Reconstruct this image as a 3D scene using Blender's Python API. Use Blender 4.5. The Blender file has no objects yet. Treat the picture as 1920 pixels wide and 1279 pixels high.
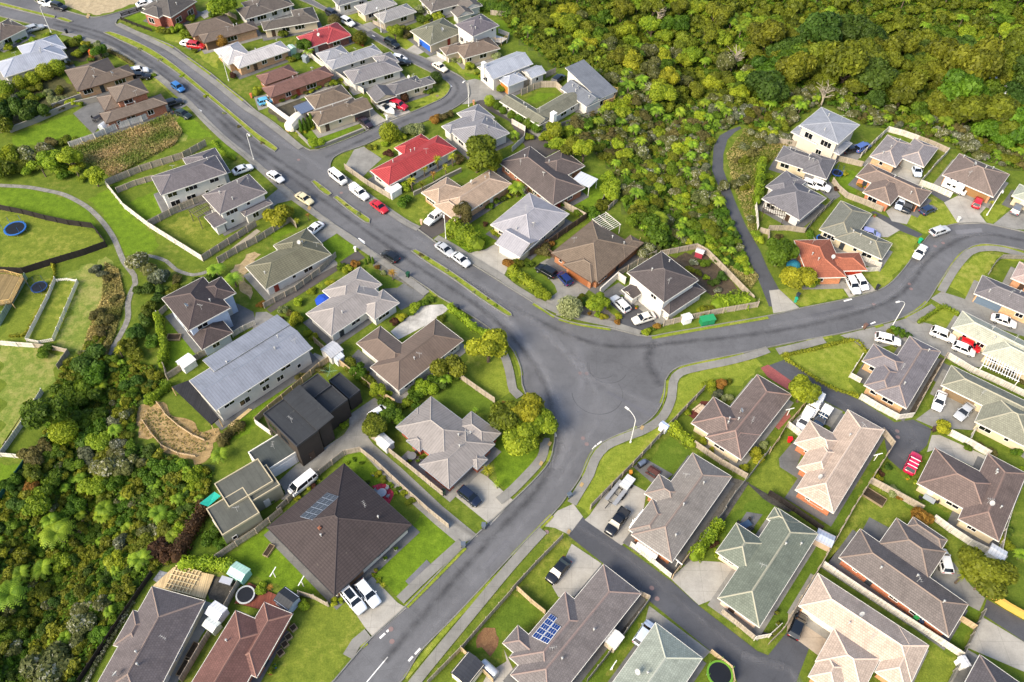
import bpy, math, random
import numpy as np
from mathutils import Vector, Matrix

# ------------------------------------------------------------------ camera, sky, sun, exposure
SC = bpy.context.scene
COL = SC.collection
W_PX, H_PX, F_PX, PITCH, ROLL, CAM_H = 1920, 1279, 1525.0, 50.5, 1.25, 115.0
SUN_AZ, SUN_EL, SUN_STR, SUN_ANG = math.radians(228), math.radians(38), 2.6, math.radians(26)   # azimuth clockwise from +Y
SKY_STR, EXPOSURE = 0.15, 0.98

cam = bpy.data.objects.new('camera', bpy.data.cameras.new('camera'))
COL.objects.link(cam); SC.camera = cam
cam.data.sensor_width = 36.0
cam.data.lens = F_PX / W_PX * 36.0
cam.data.clip_start, cam.data.clip_end = 1.0, 8000.0
cam.matrix_world = (Matrix.Translation((0, 0, CAM_H)) @ Matrix.Rotation(math.radians(90 - PITCH), 4, 'X')
                    @ Matrix.Rotation(math.radians(ROLL), 4, 'Z'))
world = bpy.data.worlds.new('World'); SC.world = world; world.use_nodes = True
wn = world.node_tree
sky = wn.nodes.new('ShaderNodeTexSky'); sky.sky_type = 'NISHITA'; sky.sun_disc = False
sky.sun_elevation = SUN_EL; sky.sun_rotation = SUN_AZ
sky.air_density, sky.dust_density, sky.ozone_density = 1.0, 3.0, 1.0
bg = wn.nodes['Background']; bg.inputs['Strength'].default_value = SKY_STR
wn.links.new(sky.outputs[0], bg.inputs['Color'])
sun = bpy.data.objects.new('sun', bpy.data.lights.new('sun', 'SUN'))
COL.objects.link(sun)
sun.data.energy, sun.data.angle, sun.data.color = SUN_STR, SUN_ANG, (1.0, 0.87, 0.67)
SUN_DIR = Vector((math.sin(SUN_AZ) * math.cos(SUN_EL), math.cos(SUN_AZ) * math.cos(SUN_EL), math.sin(SUN_EL)))
sun.rotation_euler = SUN_DIR.to_track_quat('Z', 'Y').to_euler()
SC.view_settings.view_transform = 'Standard'; SC.view_settings.look = 'None'
SC.view_settings.exposure = EXPOSURE; SC.view_settings.gamma = 1.0; SC.view_settings.use_curve_mapping = False
try:
    SC.cycles.max_bounces = 6; SC.cycles.diffuse_bounces = 3; SC.cycles.transparent_max_bounces = 6
    SC.cycles.use_denoising = True
except Exception:
    pass

RNG = random.Random(7)
NP = np.random.default_rng(11)

# ------------------------------------------------------------------ pixel of the photograph -> place in the world
_p, _r = math.radians(PITCH), math.radians(ROLL)
def ray(px, py):
    x, y = (px - W_PX / 2) / F_PX, -(py - H_PX / 2) / F_PX
    x, y = x * math.cos(_r) - y * math.sin(_r), x * math.sin(_r) + y * math.cos(_r)
    return x, math.cos(_p) + y * math.sin(_p), -math.sin(_p) + y * math.cos(_p)
def at(px, py, z=0.0):
    d = ray(px, py); t = (z - CAM_H) / d[2]
    return Vector((d[0] * t, d[1] * t, z))
_inv = cam.matrix_world.inverted()
def project(p):
    q = _inv @ Vector(p)
    return W_PX / 2 + F_PX * q.x / -q.z, H_PX / 2 - F_PX * q.y / -q.z, -q.z
def px_per_m(p):
    return F_PX / -(_inv @ Vector(p)).z

# ------------------------------------------------------------------ terrain
FOREST_PX = [(900, -90), (940, 35), (968, 75), (1010, 100), (1035, 130), (1075, 124), (1165, 168), (1152, 206), (1065, 224),
             (1052, 262), (1112, 285), (1166, 340), (1166, 385), (1190, 425), (1228, 468), (1318, 463), (1345, 500), (1412, 520), (1382, 440),
             (1342, 360), (1328, 300), (1340, 252), (1390, 232), (1440, 258), (1480, 240), (1495, 222), (1545, 196), (1625, 236),
             (1660, 243), (1775, 268), (1815, 296), (1900, 318), (2080, 350), (2080, -90)]
GULLY_PX = [(212, 615), (188, 662), (300, 690), (312, 720), (262, 750), (252, 830), (330, 860), (405, 885), (380, 960), (345, 1045),
            (285, 1075), (240, 1130), (140, 1290), (60, 1420), (-120, 1500), (-120, 960), (20, 905), (70, 860), (90, 760), (120, 690), (170, 640)]
POLY_F = [at(x, y)[:2] for x, y in FOREST_PX]
POLY_G = [at(x, y)[:2] for x, y in GULLY_PX]
def sdist(P, poly):
    """signed distance, positive inside, P (n,2)"""
    P = np.asarray(P, float).reshape(-1, 2); A = np.array(poly); B = np.roll(A, -1, 0)
    best = np.full(len(P), 1e9); inside = np.zeros(len(P), bool)
    for a, b in zip(A, B):
        ab = b - a; t = np.clip(((P - a) @ ab) / (ab @ ab), 0, 1)
        best = np.minimum(best, np.hypot(*(P - a - t[:, None] * ab).T))
        c = (a[1] > P[:, 1]) != (b[1] > P[:, 1])
        xs = a[0] + (P[:, 1] - a[1]) / (ab[1] if ab[1] else 1e-9) * ab[0]
        inside ^= c & (P[:, 0] < xs)
    return np.where(inside, best, -best)
def sstep(x, a, b):
    t = np.clip((x - a) / (b - a), 0, 1); return t * t * (3 - 2 * t)
AXIS = np.array([at(x, y, -10)[:2] for x, y in [(860, -260), (1050, -110), (1280, 0), (1480, 62), (1700, 105), (2050, 190)]])
RIDGE = [at(x, y, -4)[:2] for x, y in [(1080, -40), (1250, 40), (1440, 96), (1640, 128), (1830, 175), (2050, 240)]]
def line_dist(P, L):
    L = np.array(L); best = np.full(len(P), 1e9)
    for a, b in zip(L, L[1:]):
        ab = b - a; t = np.clip(((P - a) @ ab) / (ab @ ab), 0, 1); best = np.minimum(best, np.hypot(*(P - a - t[:, None] * ab).T))
    return best
def terrain(P):
    P = np.asarray(P, float).reshape(-1, 2)
    f = sdist(P, POLY_F); g = sdist(P, POLY_G)
    z = -11.0 * sstep(f, 0.5, 42) - 4.5 * sstep(g, 0.5, 16)
    ya = np.interp(P[:, 0], AXIS[:, 0], AXIS[:, 1])
    z += 9.0 * np.exp(-(line_dist(P, RIDGE) / 13.0) ** 2) * sstep(f, 5, 40)
    z += np.where(f > 0, 1, 0) * 0.5 * np.clip(P[:, 1] - ya, 0, 260) * sstep(f, 5, 45)
    return z
def hz(x, y):
    return float(terrain([(x, y)])[0])
def ground(px, py, up=0.0):
    p = at(px, py, up)
    for _ in range(14):
        p = at(px, py, 0.5 * p.z + 0.5 * (hz(p.x, p.y) + up))
    return p

# ------------------------------------------------------------------ materials
def lin(h, k=1.0):
    h = h.lstrip('#'); v = [int(h[i:i + 2], 16) / 255 for i in (0, 2, 4)]
    return tuple(min(1, (c / 12.92 if c <= 0.04045 else ((c + 0.055) / 1.055) ** 2.4) * k) for c in v) + (1.0,)
def soften(h, k=.32):
    h = h.lstrip('#'); v = [int(h[i:i + 2], 16) for i in (0, 2, 4)]
    if max(v) - min(v) > 60: k = .08
    g = .3 * v[0] + .55 * v[1] + .15 * v[2]; return '#' + ''.join('%02x' % int(c + (g - c) * k) for c in v)
def blend(a, b, k):
    A, B = ([int(x.lstrip('#')[i:i + 2], 16) for i in (0, 2, 4)] for x in (a, b)); return '#' + ''.join('%02x' % int(p + (q - p) * k) for p, q in zip(A, B))
class NT:
    def __init__(s, name):
        s.m = bpy.data.materials.new(name); s.m.use_nodes = True; s.t = s.m.node_tree
        s.b = s.t.nodes['Principled BSDF']; s.b.inputs['Roughness'].default_value = 0.8
        s.b.inputs['Specular IOR Level'].default_value = 0.3
    def n(s, typ, **kw):
        nd = s.t.nodes.new('ShaderNode' + typ)
        for k, v in kw.items():
            if k in nd.inputs: nd.inputs[k].default_value = v
            else: setattr(nd, k, v)
        return nd
    def l(s, a, b): s.t.links.new(a, b)
    def coord(s, which='Object'):
        return s.n('TexCoord').outputs[which]
    def noise(s, vec, scale, detail=4, rough=0.55):
        nd = s.n('TexNoise', Scale=scale, Detail=detail, Roughness=rough); s.l(vec, nd.inputs['Vector']); return nd.outputs['Fac']
    def ramp(s, fac, stops):
        nd = s.n('ValToRGB'); e = nd.color_ramp.elements
        while len(e) < len(stops): e.new(0.5)
        for el, (p, c) in zip(e, stops): el.position = p; el.color = c
        s.l(fac, nd.inputs['Fac']); return nd.outputs['Color']
    def mix(s, fac, a, b, mode='MIX'):
        nd = s.n('MixRGB', blend_type=mode)
        for v, i in ((fac, 0), (a, 1), (b, 2)):
            if isinstance(v, (int, float)): nd.inputs[i].default_value = v
            elif isinstance(v, tuple): nd.inputs[i].default_value = v
            else: s.l(v, nd.inputs[i])
        return nd.outputs[0]
    def math(s, op, a, b=0.0):
        nd = s.n('Math', operation=op)
        for v, i in ((a, 0), (b, 1)):
            if isinstance(v, (int, float)): nd.inputs[i].default_value = v
            else: s.l(v, nd.inputs[i])
        return nd.outputs[0]
    def bump(s, h, strength=0.4, dist=0.05):
        nd = s.n('Bump', Strength=strength, Distance=dist); s.l(h, nd.inputs['Height']); s.l(nd.outputs[0], s.b.inputs['Normal'])
    def out(s, colr): s.l(colr, s.b.inputs['Base Color'])
_MC = {}
def cached(fn):
    def g(*a):
        k = (fn.__name__,) + a
        if k not in _MC: _MC[k] = fn(*a)
        return _MC[k]
    return g
def grey(v): return (v, v, v, 1)
@cached
def m_plain(hexa, rough=0.6, metal=0.0):
    n = NT('plain'); c = n.coord()
    n.out(n.mix(n.noise(c, 3.0), lin(hexa, 0.9), lin(hexa, 1.06))); n.b.inputs['Roughness'].default_value = rough
    n.b.inputs['Metallic'].default_value = metal; return n.m
@cached
def m_paint(hexa):
    n = NT('car_paint'); n.b.inputs['Base Color'].default_value = lin(hexa); n.b.inputs['Roughness'].default_value = 0.28
    n.b.inputs['Coat Weight'].default_value = 0.6; n.b.inputs['Coat Roughness'].default_value = 0.08; n.b.inputs['Specular IOR Level'].default_value = 0.5; return n.m
@cached
def m_glass(hexa='#0d1218', rough=0.06):
    n = NT('window_glass'); n.b.inputs['Base Color'].default_value = lin(hexa); n.b.inputs['Roughness'].default_value = rough
    n.b.inputs['Specular IOR Level'].default_value = 0.6; return n.m
@cached
def m_roof(kind, hexa):
    n = NT('roof_' + kind); uv = n.coord('UV'); ob = n.coord('Object')
    sep = n.n('SeparateXYZ'); n.l(uv, sep.inputs[0])
    stain = n.noise(ob, 0.35, 5, 0.65); fine = n.noise(ob, 2.2, 3)
    if kind == 'tile':
        br = n.n('TexBrick', Scale=1.0); n.l(uv, br.inputs['Vector'])
        br.inputs['Color1'].default_value = lin(hexa, 0.90); br.inputs['Color2'].default_value = lin(hexa, 1.08)
        br.inputs['Mortar'].default_value = lin(hexa, 0.62); br.inputs['Brick Width'].default_value = 0.34
        br.inputs['Row Height'].default_value = 0.36; br.inputs['Mortar Size'].default_value = 0.028; br.inputs['Mortar Smooth'].default_value = 0.6
        col = br.outputs['Color']
        saw = n.math('FRACT', n.math('DIVIDE', sep.outputs['Y'], 0.36))
        n.bump(saw, 0.55, 0.06)
    elif kind == 'run':
        s1 = n.math('FRACT', n.math('DIVIDE', sep.outputs['X'], 0.46))
        rib = n.math('LESS_THAN', s1, 0.2)
        col = n.mix(rib, lin(hexa, 1.0), lin(hexa, 0.8)); n.bump(rib, 0.35, 0.04)
        n.b.inputs['Roughness'].default_value = 0.5
    elif kind == 'press':
        s1 = n.math('FRACT', n.math('DIVIDE', sep.outputs['Y'], 0.40))
        band = n.math('LESS_THAN', s1, 0.2)
        s2 = n.math('SINE', n.math('MULTIPLY', sep.outputs['X'], 2 * math.pi / 0.55))
        c0 = n.mix(n.math('MULTIPLY_ADD', s2, 0.5), lin(hexa, 0.9), lin(hexa, 1.1))
        col = n.mix(band, c0, lin(hexa, 0.62)); n.bump(s1, 0.5, 0.05)
    else:
        s1 = n.math('FRACT', n.math('DIVIDE', sep.outputs['X'], 1.0))
        col = n.mix(n.math('LESS_THAN', s1, 0.05), lin(hexa, 1.0), lin(hexa, 0.75))
    mp = n.n('Mapping'); mp.inputs['Scale'].default_value = (1.1, .12, 1); n.l(uv, mp.inputs['Vector']); streak = n.noise(mp.outputs[0], 1.0, 4, .7)
    col = n.mix(0.5, col, n.ramp(streak, [(0.3, grey(0.68)), (0.55, grey(1.0)), (0.75, grey(1.12))]), 'MULTIPLY')
    lich = n.ramp(n.noise(ob, 1.1, 6, .8), [(0.62, grey(0)), (0.74, grey(.55))]); col = n.mix(lich, col, lin(blend(hexa, '#a7a48c', .55)))
    col = n.mix(0.55, col, n.ramp(stain, [(0.3, grey(0.62)), (0.5, grey(0.95)), (0.7, grey(1.0))]), 'MULTIPLY')
    col = n.mix(0.35, col, n.ramp(fine, [(0.3, grey(0.7)), (0.7, grey(1.0))]), 'MULTIPLY')
    n.out(col); return n.m
@cached
def m_wall(kind, hexa):
    n = NT('wall_' + kind); uv = n.coord('UV'); ob = n.coord('Object')
    st = n.ramp(n.noise(ob, 0.8, 5, 0.6), [(0.25, grey(0.8)), (0.6, grey(1.0))])
    if kind == 'brick':
        br = n.n('TexBrick', Scale=1.0); n.l(uv, br.inputs['Vector'])
        br.inputs['Color1'].default_value = lin(hexa, 0.8); br.inputs['Color2'].default_value = lin(hexa, 1.2)
        br.inputs['Mortar'].default_value = lin('#b9a596', 0.8); br.inputs['Brick Width'].default_value = 0.36
        br.inputs['Row Height'].default_value = 0.17; br.inputs['Mortar Size'].default_value = 0.012
        col = br.outputs['Color']
    elif kind == 'board':
        sep = n.n('SeparateXYZ'); n.l(uv, sep.inputs[0])
        f = n.math('FRACT', n.math('DIVIDE', sep.outputs['Y'], 0.22))
        col = n.mix(n.math('LESS_THAN', f, 0.14), lin(hexa), lin(hexa, 0.7))
    else:
        col = n.mix(n.noise(ob, 6.0), lin(hexa, 0.93), lin(hexa, 1.03))
    n.out(n.mix(0.6, col, st, 'MULTIPLY')); return n.m
@cached
def m_grass(a, b, dry, amount):
    n = NT('grass'); ob = n.coord()
    big = n.noise(ob, 0.10, 4, 0.6); mid = n.noise(ob, 0.7, 5, 0.7); fine = n.noise(ob, 4.0, 4, 0.8)
    col = n.mix(n.ramp(mid, [(0.3, grey(0)), (0.7, grey(1))]), lin(a), lin(b))
    patch = n.mix(0.5, big, mid)
    col = n.mix(n.ramp(patch, [(0.62 - amount * 0.3, grey(0)), (0.78 - amount * 0.3, grey(min(1, 0.4 + amount)))]), col, lin(dry))
    col = n.mix(0.75, col, n.ramp(fine, [(0.28, grey(0.45)), (0.55, grey(0.95)), (0.8, grey(1.25))]), 'MULTIPLY')
    n.out(col); n.b.inputs['Roughness'].default_value = 0.95; n.b.inputs['Specular IOR Level'].default_value = 0.1
    n.bump(fine, 0.6, 0.1); return n.m
@cached
def m_asphalt(hexa):
    n = NT('asphalt'); ob = n.coord()
    big = n.noise(ob, 0.07, 5, 0.6); mid = n.noise(ob, 0.5, 6, 0.7); fine = n.noise(ob, 9.0, 2, 0.9)
    col = n.mix(n.ramp(big, [(0.35, grey(0)), (0.65, grey(1))]), lin(hexa, 0.82), lin(hexa, 1.16))
    col = n.mix(0.6, col, n.ramp(mid, [(0.3, grey(0.7)), (0.5, grey(1)), (0.75, grey(1.12))]), 'MULTIPLY')
    col = n.mix(0.6, col, n.ramp(fine, [(0.3, grey(0.72)), (0.7, grey(1.2))]), 'MULTIPLY')
    vor = n.n('TexVoronoi', Scale=0.12, feature='DISTANCE_TO_EDGE'); wob = n.mix(0.12, ob, n.n('TexNoise', Scale=0.6).outputs['Color']); n.l(wob, vor.inputs['Vector'])
    crack = n.math('LESS_THAN', vor.outputs['Distance'], 0.0022)
    col = n.mix(n.math('MULTIPLY', crack, 0.35), col, lin(hexa, 0.4))
    n.out(col); n.b.inputs['Roughness'].default_value = 0.75; return n.m
@cached
def m_concrete(hexa, contrast=0.5):
    n = NT('concrete'); ob = n.coord()
    big = n.noise(ob, 0.35, 6, 0.7); fine = n.noise(ob, 7.0, 3, 0.8)
    col = n.mix(n.ramp(big, [(0.3, grey(0)), (0.68, grey(1))]), lin(hexa, 1 - 0.6 * contrast), lin(hexa, 1.06))
    col = n.mix(0.4, col, n.ramp(fine, [(0.3, grey(0.7)), (0.6, grey(1.05))]), 'MULTIPLY')
    br = n.n('TexBrick', Scale=1.0, offset=0.0); n.l(ob, br.inputs['Vector']); br.inputs['Brick Width'].default_value = 3.2; br.inputs['Row Height'].default_value = 3.2
    br.inputs['Mortar Size'].default_value = 0.018; br.inputs['Color1'].default_value = grey(1); br.inputs['Color2'].default_value = grey(0.94); br.inputs['Mortar'].default_value = grey(0.6)
    n.out(n.mix(1.0, col, br.outputs['Color'], 'MULTIPLY')); return n.m
@cached
def m_paver(hexa, w=0.5, h=0.5):
    n = NT('paving'); ob = n.coord(); br = n.n('TexBrick', Scale=1.0); n.l(ob, br.inputs['Vector'])
    br.inputs['Brick Width'].default_value = w; br.inputs['Row Height'].default_value = h; br.inputs['Mortar Size'].default_value = 0.03
    br.inputs['Color1'].default_value = lin(hexa, 0.85); br.inputs['Color2'].default_value = lin(hexa, 1.12); br.inputs['Mortar'].default_value = lin(hexa, 0.5)
    n.out(n.mix(0.5, br.outputs['Color'], n.ramp(n.noise(ob, 0.7), [(0.3, grey(0.7)), (0.6, grey(1))]), 'MULTIPLY')); return n.m
@cached
def m_soil(a, b):
    n = NT('soil'); ob = n.coord(); f = n.noise(ob, 0.9, 7, 0.75)
    n.out(n.mix(0.6, n.mix(n.ramp(f, [(0.35, grey(0)), (0.65, grey(1))]), lin(a), lin(b)), n.ramp(n.noise(ob, 5, 3), [(0.3, grey(0.6)), (0.7, grey(1.1))]), 'MULTIPLY'))
    n.bump(f, 0.8, 0.2); return n.m
@cached
def m_fence(hexa):
    n = NT('fence_boards'); uv = n.coord('UV'); sep = n.n('SeparateXYZ'); n.l(uv, sep.inputs[0])
    k = n.math('DIVIDE', sep.outputs['X'], 0.15); f = n.math('FRACT', k)
    wn_ = n.n('TexWhiteNoise', noise_dimensions='1D'); n.l(n.math('FLOOR', k), wn_.inputs['W'])
    col = n.mix(wn_.outputs['Value'], lin(hexa, 0.72), lin(hexa, 1.15))
    col = n.mix(n.math('LESS_THAN', f, 0.1), col, lin(hexa, 0.4))
    n.out(n.mix(0.5, col, n.ramp(n.noise(n.coord(), 1.3, 5), [(0.3, grey(0.6)), (0.6, grey(1))]), 'MULTIPLY')); return n.m
@cached
def m_leaf(dark, light, fleck=None):
    n = NT('foliage'); a = n.n('Attribute', attribute_name='tint'); oi = n.n('ObjectInfo')
    col = n.mix(a.outputs['Fac'], lin(dark), lin(light))
    if fleck:
        col = n.mix(n.math('GREATER_THAN', a.outputs['Fac'], 0.72), col, lin(fleck))
    hsv = n.n('HueSaturation'); n.l(col, hsv.inputs['Color'])
    n.l(n.math('MULTIPLY_ADD', oi.outputs['Random'], 0.03), hsv.inputs['Hue']); hsv.inputs['Hue'].default_value = 0.5
    ma = hsv.inputs['Hue'].links[0].from_node; ma.inputs[2].default_value = 0.477
    vv = n.n('Math', operation='MULTIPLY_ADD'); fr = n.math('FRACT', n.math('MULTIPLY', oi.outputs['Random'], 7.31)); n.l(fr, vv.inputs[0]); vv.inputs[1].default_value = 0.35; vv.inputs[2].default_value = 0.85
    n.l(vv.outputs[0], hsv.inputs['Value'])
    n.out(hsv.outputs[0]); n.b.inputs['Roughness'].default_value = 0.6; n.b.inputs['Specular IOR Level'].default_value = 0.25
    tr = n.n('BsdfTranslucent'); n.l(hsv.outputs[0], tr.inputs['Color'])
    mx = n.n('MixShader'); mx.inputs[0].default_value = 0.38
    out = n.t.nodes['Material Output']; n.l(n.b.outputs[0], mx.inputs[1]); n.l(tr.outputs[0], mx.inputs[2]); n.l(mx.outputs[0], out.inputs['Surface'])
    return n.m

# ------------------------------------------------------------------ mesh builder, objects
class MB:
    def __init__(s): s.v, s.f, s.uv, s.mi = [], [], [], []
    def face(s, pts, uv=None, mi=0):
        b = len(s.v); s.v += [tuple(p) for p in pts]; s.f.append(tuple(range(b, b + len(pts))))
        s.uv.append(uv or [(0, 0)] * len(pts)); s.mi.append(mi)
    def quad(s, a, b, c, d, mi=0):
        a, b, c, d = map(Vector, (a, b, c, d)); w = (b - a).length; h = (d - a).length
        s.face([a, b, c, d], [(0, 0), (w, 0), (w, h), (0, h)], mi)
    def box(s, x0, x1, y0, y1, z0, z1, M=None, mi=0):
        P = [Vector((x, y, z)) for z in (z0, z1) for y in (y0, y1) for x in (x0, x1)]
        if M is not None: P = [M @ p for p in P]
        for q in ((0, 1, 5, 4), (1, 3, 7, 5), (3, 2, 6, 7), (2, 0, 4, 6), (4, 5, 7, 6), (2, 3, 1, 0)):
            s.quad(*[P[i] for i in q], mi)
    def tube(s, pts, r0, r1=None, n=8, cap=True, mi=0):
        pts = [Vector(p) for p in pts]; r1 = r0 if r1 is None else r1; rings = []
        for i, p in enumerate(pts):
            d = (pts[min(i + 1, len(pts) - 1)] - pts[max(i - 1, 0)]).normalized()
            u = d.cross(Vector((0.31, 0.17, 0.93) if abs(d.z) < 0.9 else (1, 0, 0))).normalized(); w = d.cross(u)
            r = r0 + (r1 - r0) * i / max(1, len(pts) - 1)
            rings.append([p + (u * math.cos(a) + w * math.sin(a)) * r for a in [2 * math.pi * k / n for k in range(n)]])
        for a, b in zip(rings, rings[1:]):
            for k in range(n): s.face([a[k], a[(k + 1) % n], b[(k + 1) % n], b[k]], None, mi)
        if cap: s.face(rings[0][::-1], None, mi); s.face(rings[-1], None, mi)
    def lathe(s, prof, n=16, M=None, mi=0):
        R = [[Vector((r * math.cos(2 * math.pi * k / n), r * math.sin(2 * math.pi * k / n), z)) for k in range(n)] for r, z in prof]
        if M is not None: R = [[M @ p for p in q] for q in R]
        for a, b in zip(R, R[1:]):
            for k in range(n): s.face([a[k], a[(k + 1) % n], b[(k + 1) % n], b[k]], None, mi)
    def mesh(s, name, mats, smooth=False, weld=False):
        me = bpy.data.meshes.new(name); me.from_pydata(s.v, [], s.f)
        uvl = me.uv_layers.new(name='UVMap'); flat = [c for f in s.uv for p in f for c in p]
        if flat: uvl.data.foreach_set('uv', flat)
        for m in mats: me.materials.append(m)
        if any(s.mi): me.polygons.foreach_set('material_index', s.mi)
        if weld:
            import bmesh
            bm = bmesh.new(); bm.from_mesh(me); bmesh.ops.remove_doubles(bm, verts=bm.verts, dist=0.002)
            bmesh.ops.recalc_face_normals(bm, faces=bm.faces); bm.to_mesh(me); bm.free()
        if smooth: me.polygons.foreach_set('use_smooth', [True] * len(me.polygons))
        me.update(); return me
def obj(name, me, parent=None, loc=(0, 0, 0), rz=0.0):
    o = bpy.data.objects.new(name, me); COL.objects.link(o); o.location = loc; o.rotation_euler = (0, 0, rz)
    if parent is not None: o.parent = parent
    return o
def tag(o, label, cat, group=None):
    o['label'] = label; o['category'] = cat
    if group: o['group'] = group
    return o
def empty(name, loc=(0, 0, 0), rz=0.0): return obj(name, None, None, loc, rz)
def setmat(o, m, i=0):
    o.material_slots[i].link = 'OBJECT'; o.material_slots[i].material = m
def struct(o, kind='structure'): o['kind'] = kind; return o
THINGS = []          # (object, label base) whose labels get sorted out at the end

# ------------------------------------------------------------------ flat sheets: lawns, roads, drives
_LEV = []
def sheet(name, pts, mat, world_pts=False, lift=0.0, rough=0.0):
    P = [Vector((p[0], p[1], 0)) for p in pts] if world_pts else [at(x, y) for x, y in pts]
    if rough:
        Q = []; pr_ = sum((P[k] - P[k - 1]).length for k in range(len(P))); ar_ = abs(sum(P[k - 1].x * P[k].y - P[k].x * P[k - 1].y for k in range(len(P)))) / 2; rough = min(rough, .8 * ar_ / pr_ if ar_ / pr_ > .7 else .12)
        for i, a in enumerate(P):
            b = P[(i + 1) % len(P)]; d = b - a; n = max(1, int(d.length / .8)); t = Vector((-d.y, d.x, 0)) / max(d.length, 1e-6)
            for k in range(n):
                q = a + d * (k / n); w = math.sin(q.x * 1.7 + q.y * .9) + math.sin(q.x * .6 - q.y * 1.3 + 1) + .7 * math.sin(q.x * 3.1 + q.y * 2.7); Q.append(q + t * w * rough * .45)
        P = Q
    bb = (min(p.x for p in P), max(p.x for p in P), min(p.y for p in P), max(p.y for p in P)); lv = 0
    for b, k in _LEV:
        if b[0] < bb[1] and bb[0] < b[1] and b[2] < bb[3] and bb[2] < b[3]: lv = max(lv, k + 1)
    _LEV.append((bb, lv)); z = 0.012 + 0.004 * lv + lift
    me = bpy.data.meshes.new(name); me.from_pydata([(p.x, p.y, z) for p in P], [], [tuple(range(len(P)))]); me.materials.append(mat)
    if me.polygons[0].normal.z < 0: me.flip_normals()
    return struct(obj(name, me))
def smooth_line(P, step=1.2):
    """Catmull-Rom through world points, resampled"""
    P = [Vector(p) for p in P]; out = []
    for i in range(len(P) - 1):
        a, b, c, d = P[max(i - 1, 0)], P[i], P[i + 1], P[min(i + 2, len(P) - 1)]
        n = max(1, int((c - b).length / step))
        for k in range(n):
            t = k / n
            out.append(0.5 * ((2 * b) + (c - a) * t + (2 * a - 5 * b + 4 * c - d) * t * t + (3 * b - 3 * c + d - a) * t ** 3))
    out.append(P[-1]); return out
def offs(L, d):
    out = []
    for i, p in enumerate(L):
        t = (L[min(i + 1, len(L) - 1)] - L[max(i - 1, 0)]).normalized(); out.append(p + Vector((-t.y, t.x, 0)) * d)
    return out
def strip(name, pix, width, mat, lift=0.03, drape=True, height=0.0):
    L = smooth_line([at(*p) for p in pix]); A, B = offs(L, width / 2), offs(L, -width / 2); mb = MB()
    def g(p): return Vector((p.x, p.y, (hz(p.x, p.y) if drape else 0) + lift))
    A, B = [g(p) for p in A], [g(p) for p in B]
    for i in range(len(L) - 1):
        mb.face([B[i], B[i + 1], A[i + 1], A[i]])
        if height:
            h = Vector((0, 0, height)); mb.face([A[i] - h, A[i], A[i + 1] - Vector((0, 0, 0)), A[i + 1] - h]); mb.face([B[i], B[i] - h, B[i + 1] - h, B[i + 1]])
    return struct(obj(name, mb.mesh(name, [mat])))
def curve_px(pix):  # smooth a pixel outline in the world, returned as world points
    return smooth_line([at(*p) for p in pix], 1.0)

# ------------------------------------------------------------------ ground
def build_ground():
    xs = np.concatenate([[-3000, -1200, -500, -260], np.arange(-190, 231, 2.5), [300, 560, 1300, 3000]])
    ys = np.concatenate([[-2500, -800, -200, -40], np.arange(0, 331, 2.5), [400, 700, 1500, 3500]])
    X, Y = np.meshgrid(xs, ys); Z = terrain(np.stack([X.ravel(), Y.ravel()], 1))
    far = (np.abs(X.ravel()) > 250) | (Y.ravel() > 340); Z[far] = np.clip(Z[far], -12, 60)
    nx, ny = len(xs), len(ys); V = np.stack([X.ravel(), Y.ravel(), Z], 1)
    I = np.arange(nx * ny).reshape(ny, nx)
    Q = np.stack([I[:-1, :-1], I[:-1, 1:], I[1:, 1:], I[1:, :-1]], -1).reshape(-1, 4)
    cx = V[Q].mean(1); inf = sdist(cx[:, :2], POLY_F) > 0.3; ing = sdist(cx[:, :2], POLY_G) > 0.3
    me = bpy.data.meshes.new('ground'); me.from_pydata(V.tolist(), [], Q.tolist())
    me.materials.append(m_grass('#4e621f', '#6d7c2c', '#878246', 0.3)); me.materials.append(m_soil('#3c4a1a', '#5f6e28'))
    me.polygons.foreach_set('material_index', (inf | ing).astype(int)); me.polygons.foreach_set('use_smooth', [True] * len(Q))
    return struct(obj('ground', me))
build_ground()

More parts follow.
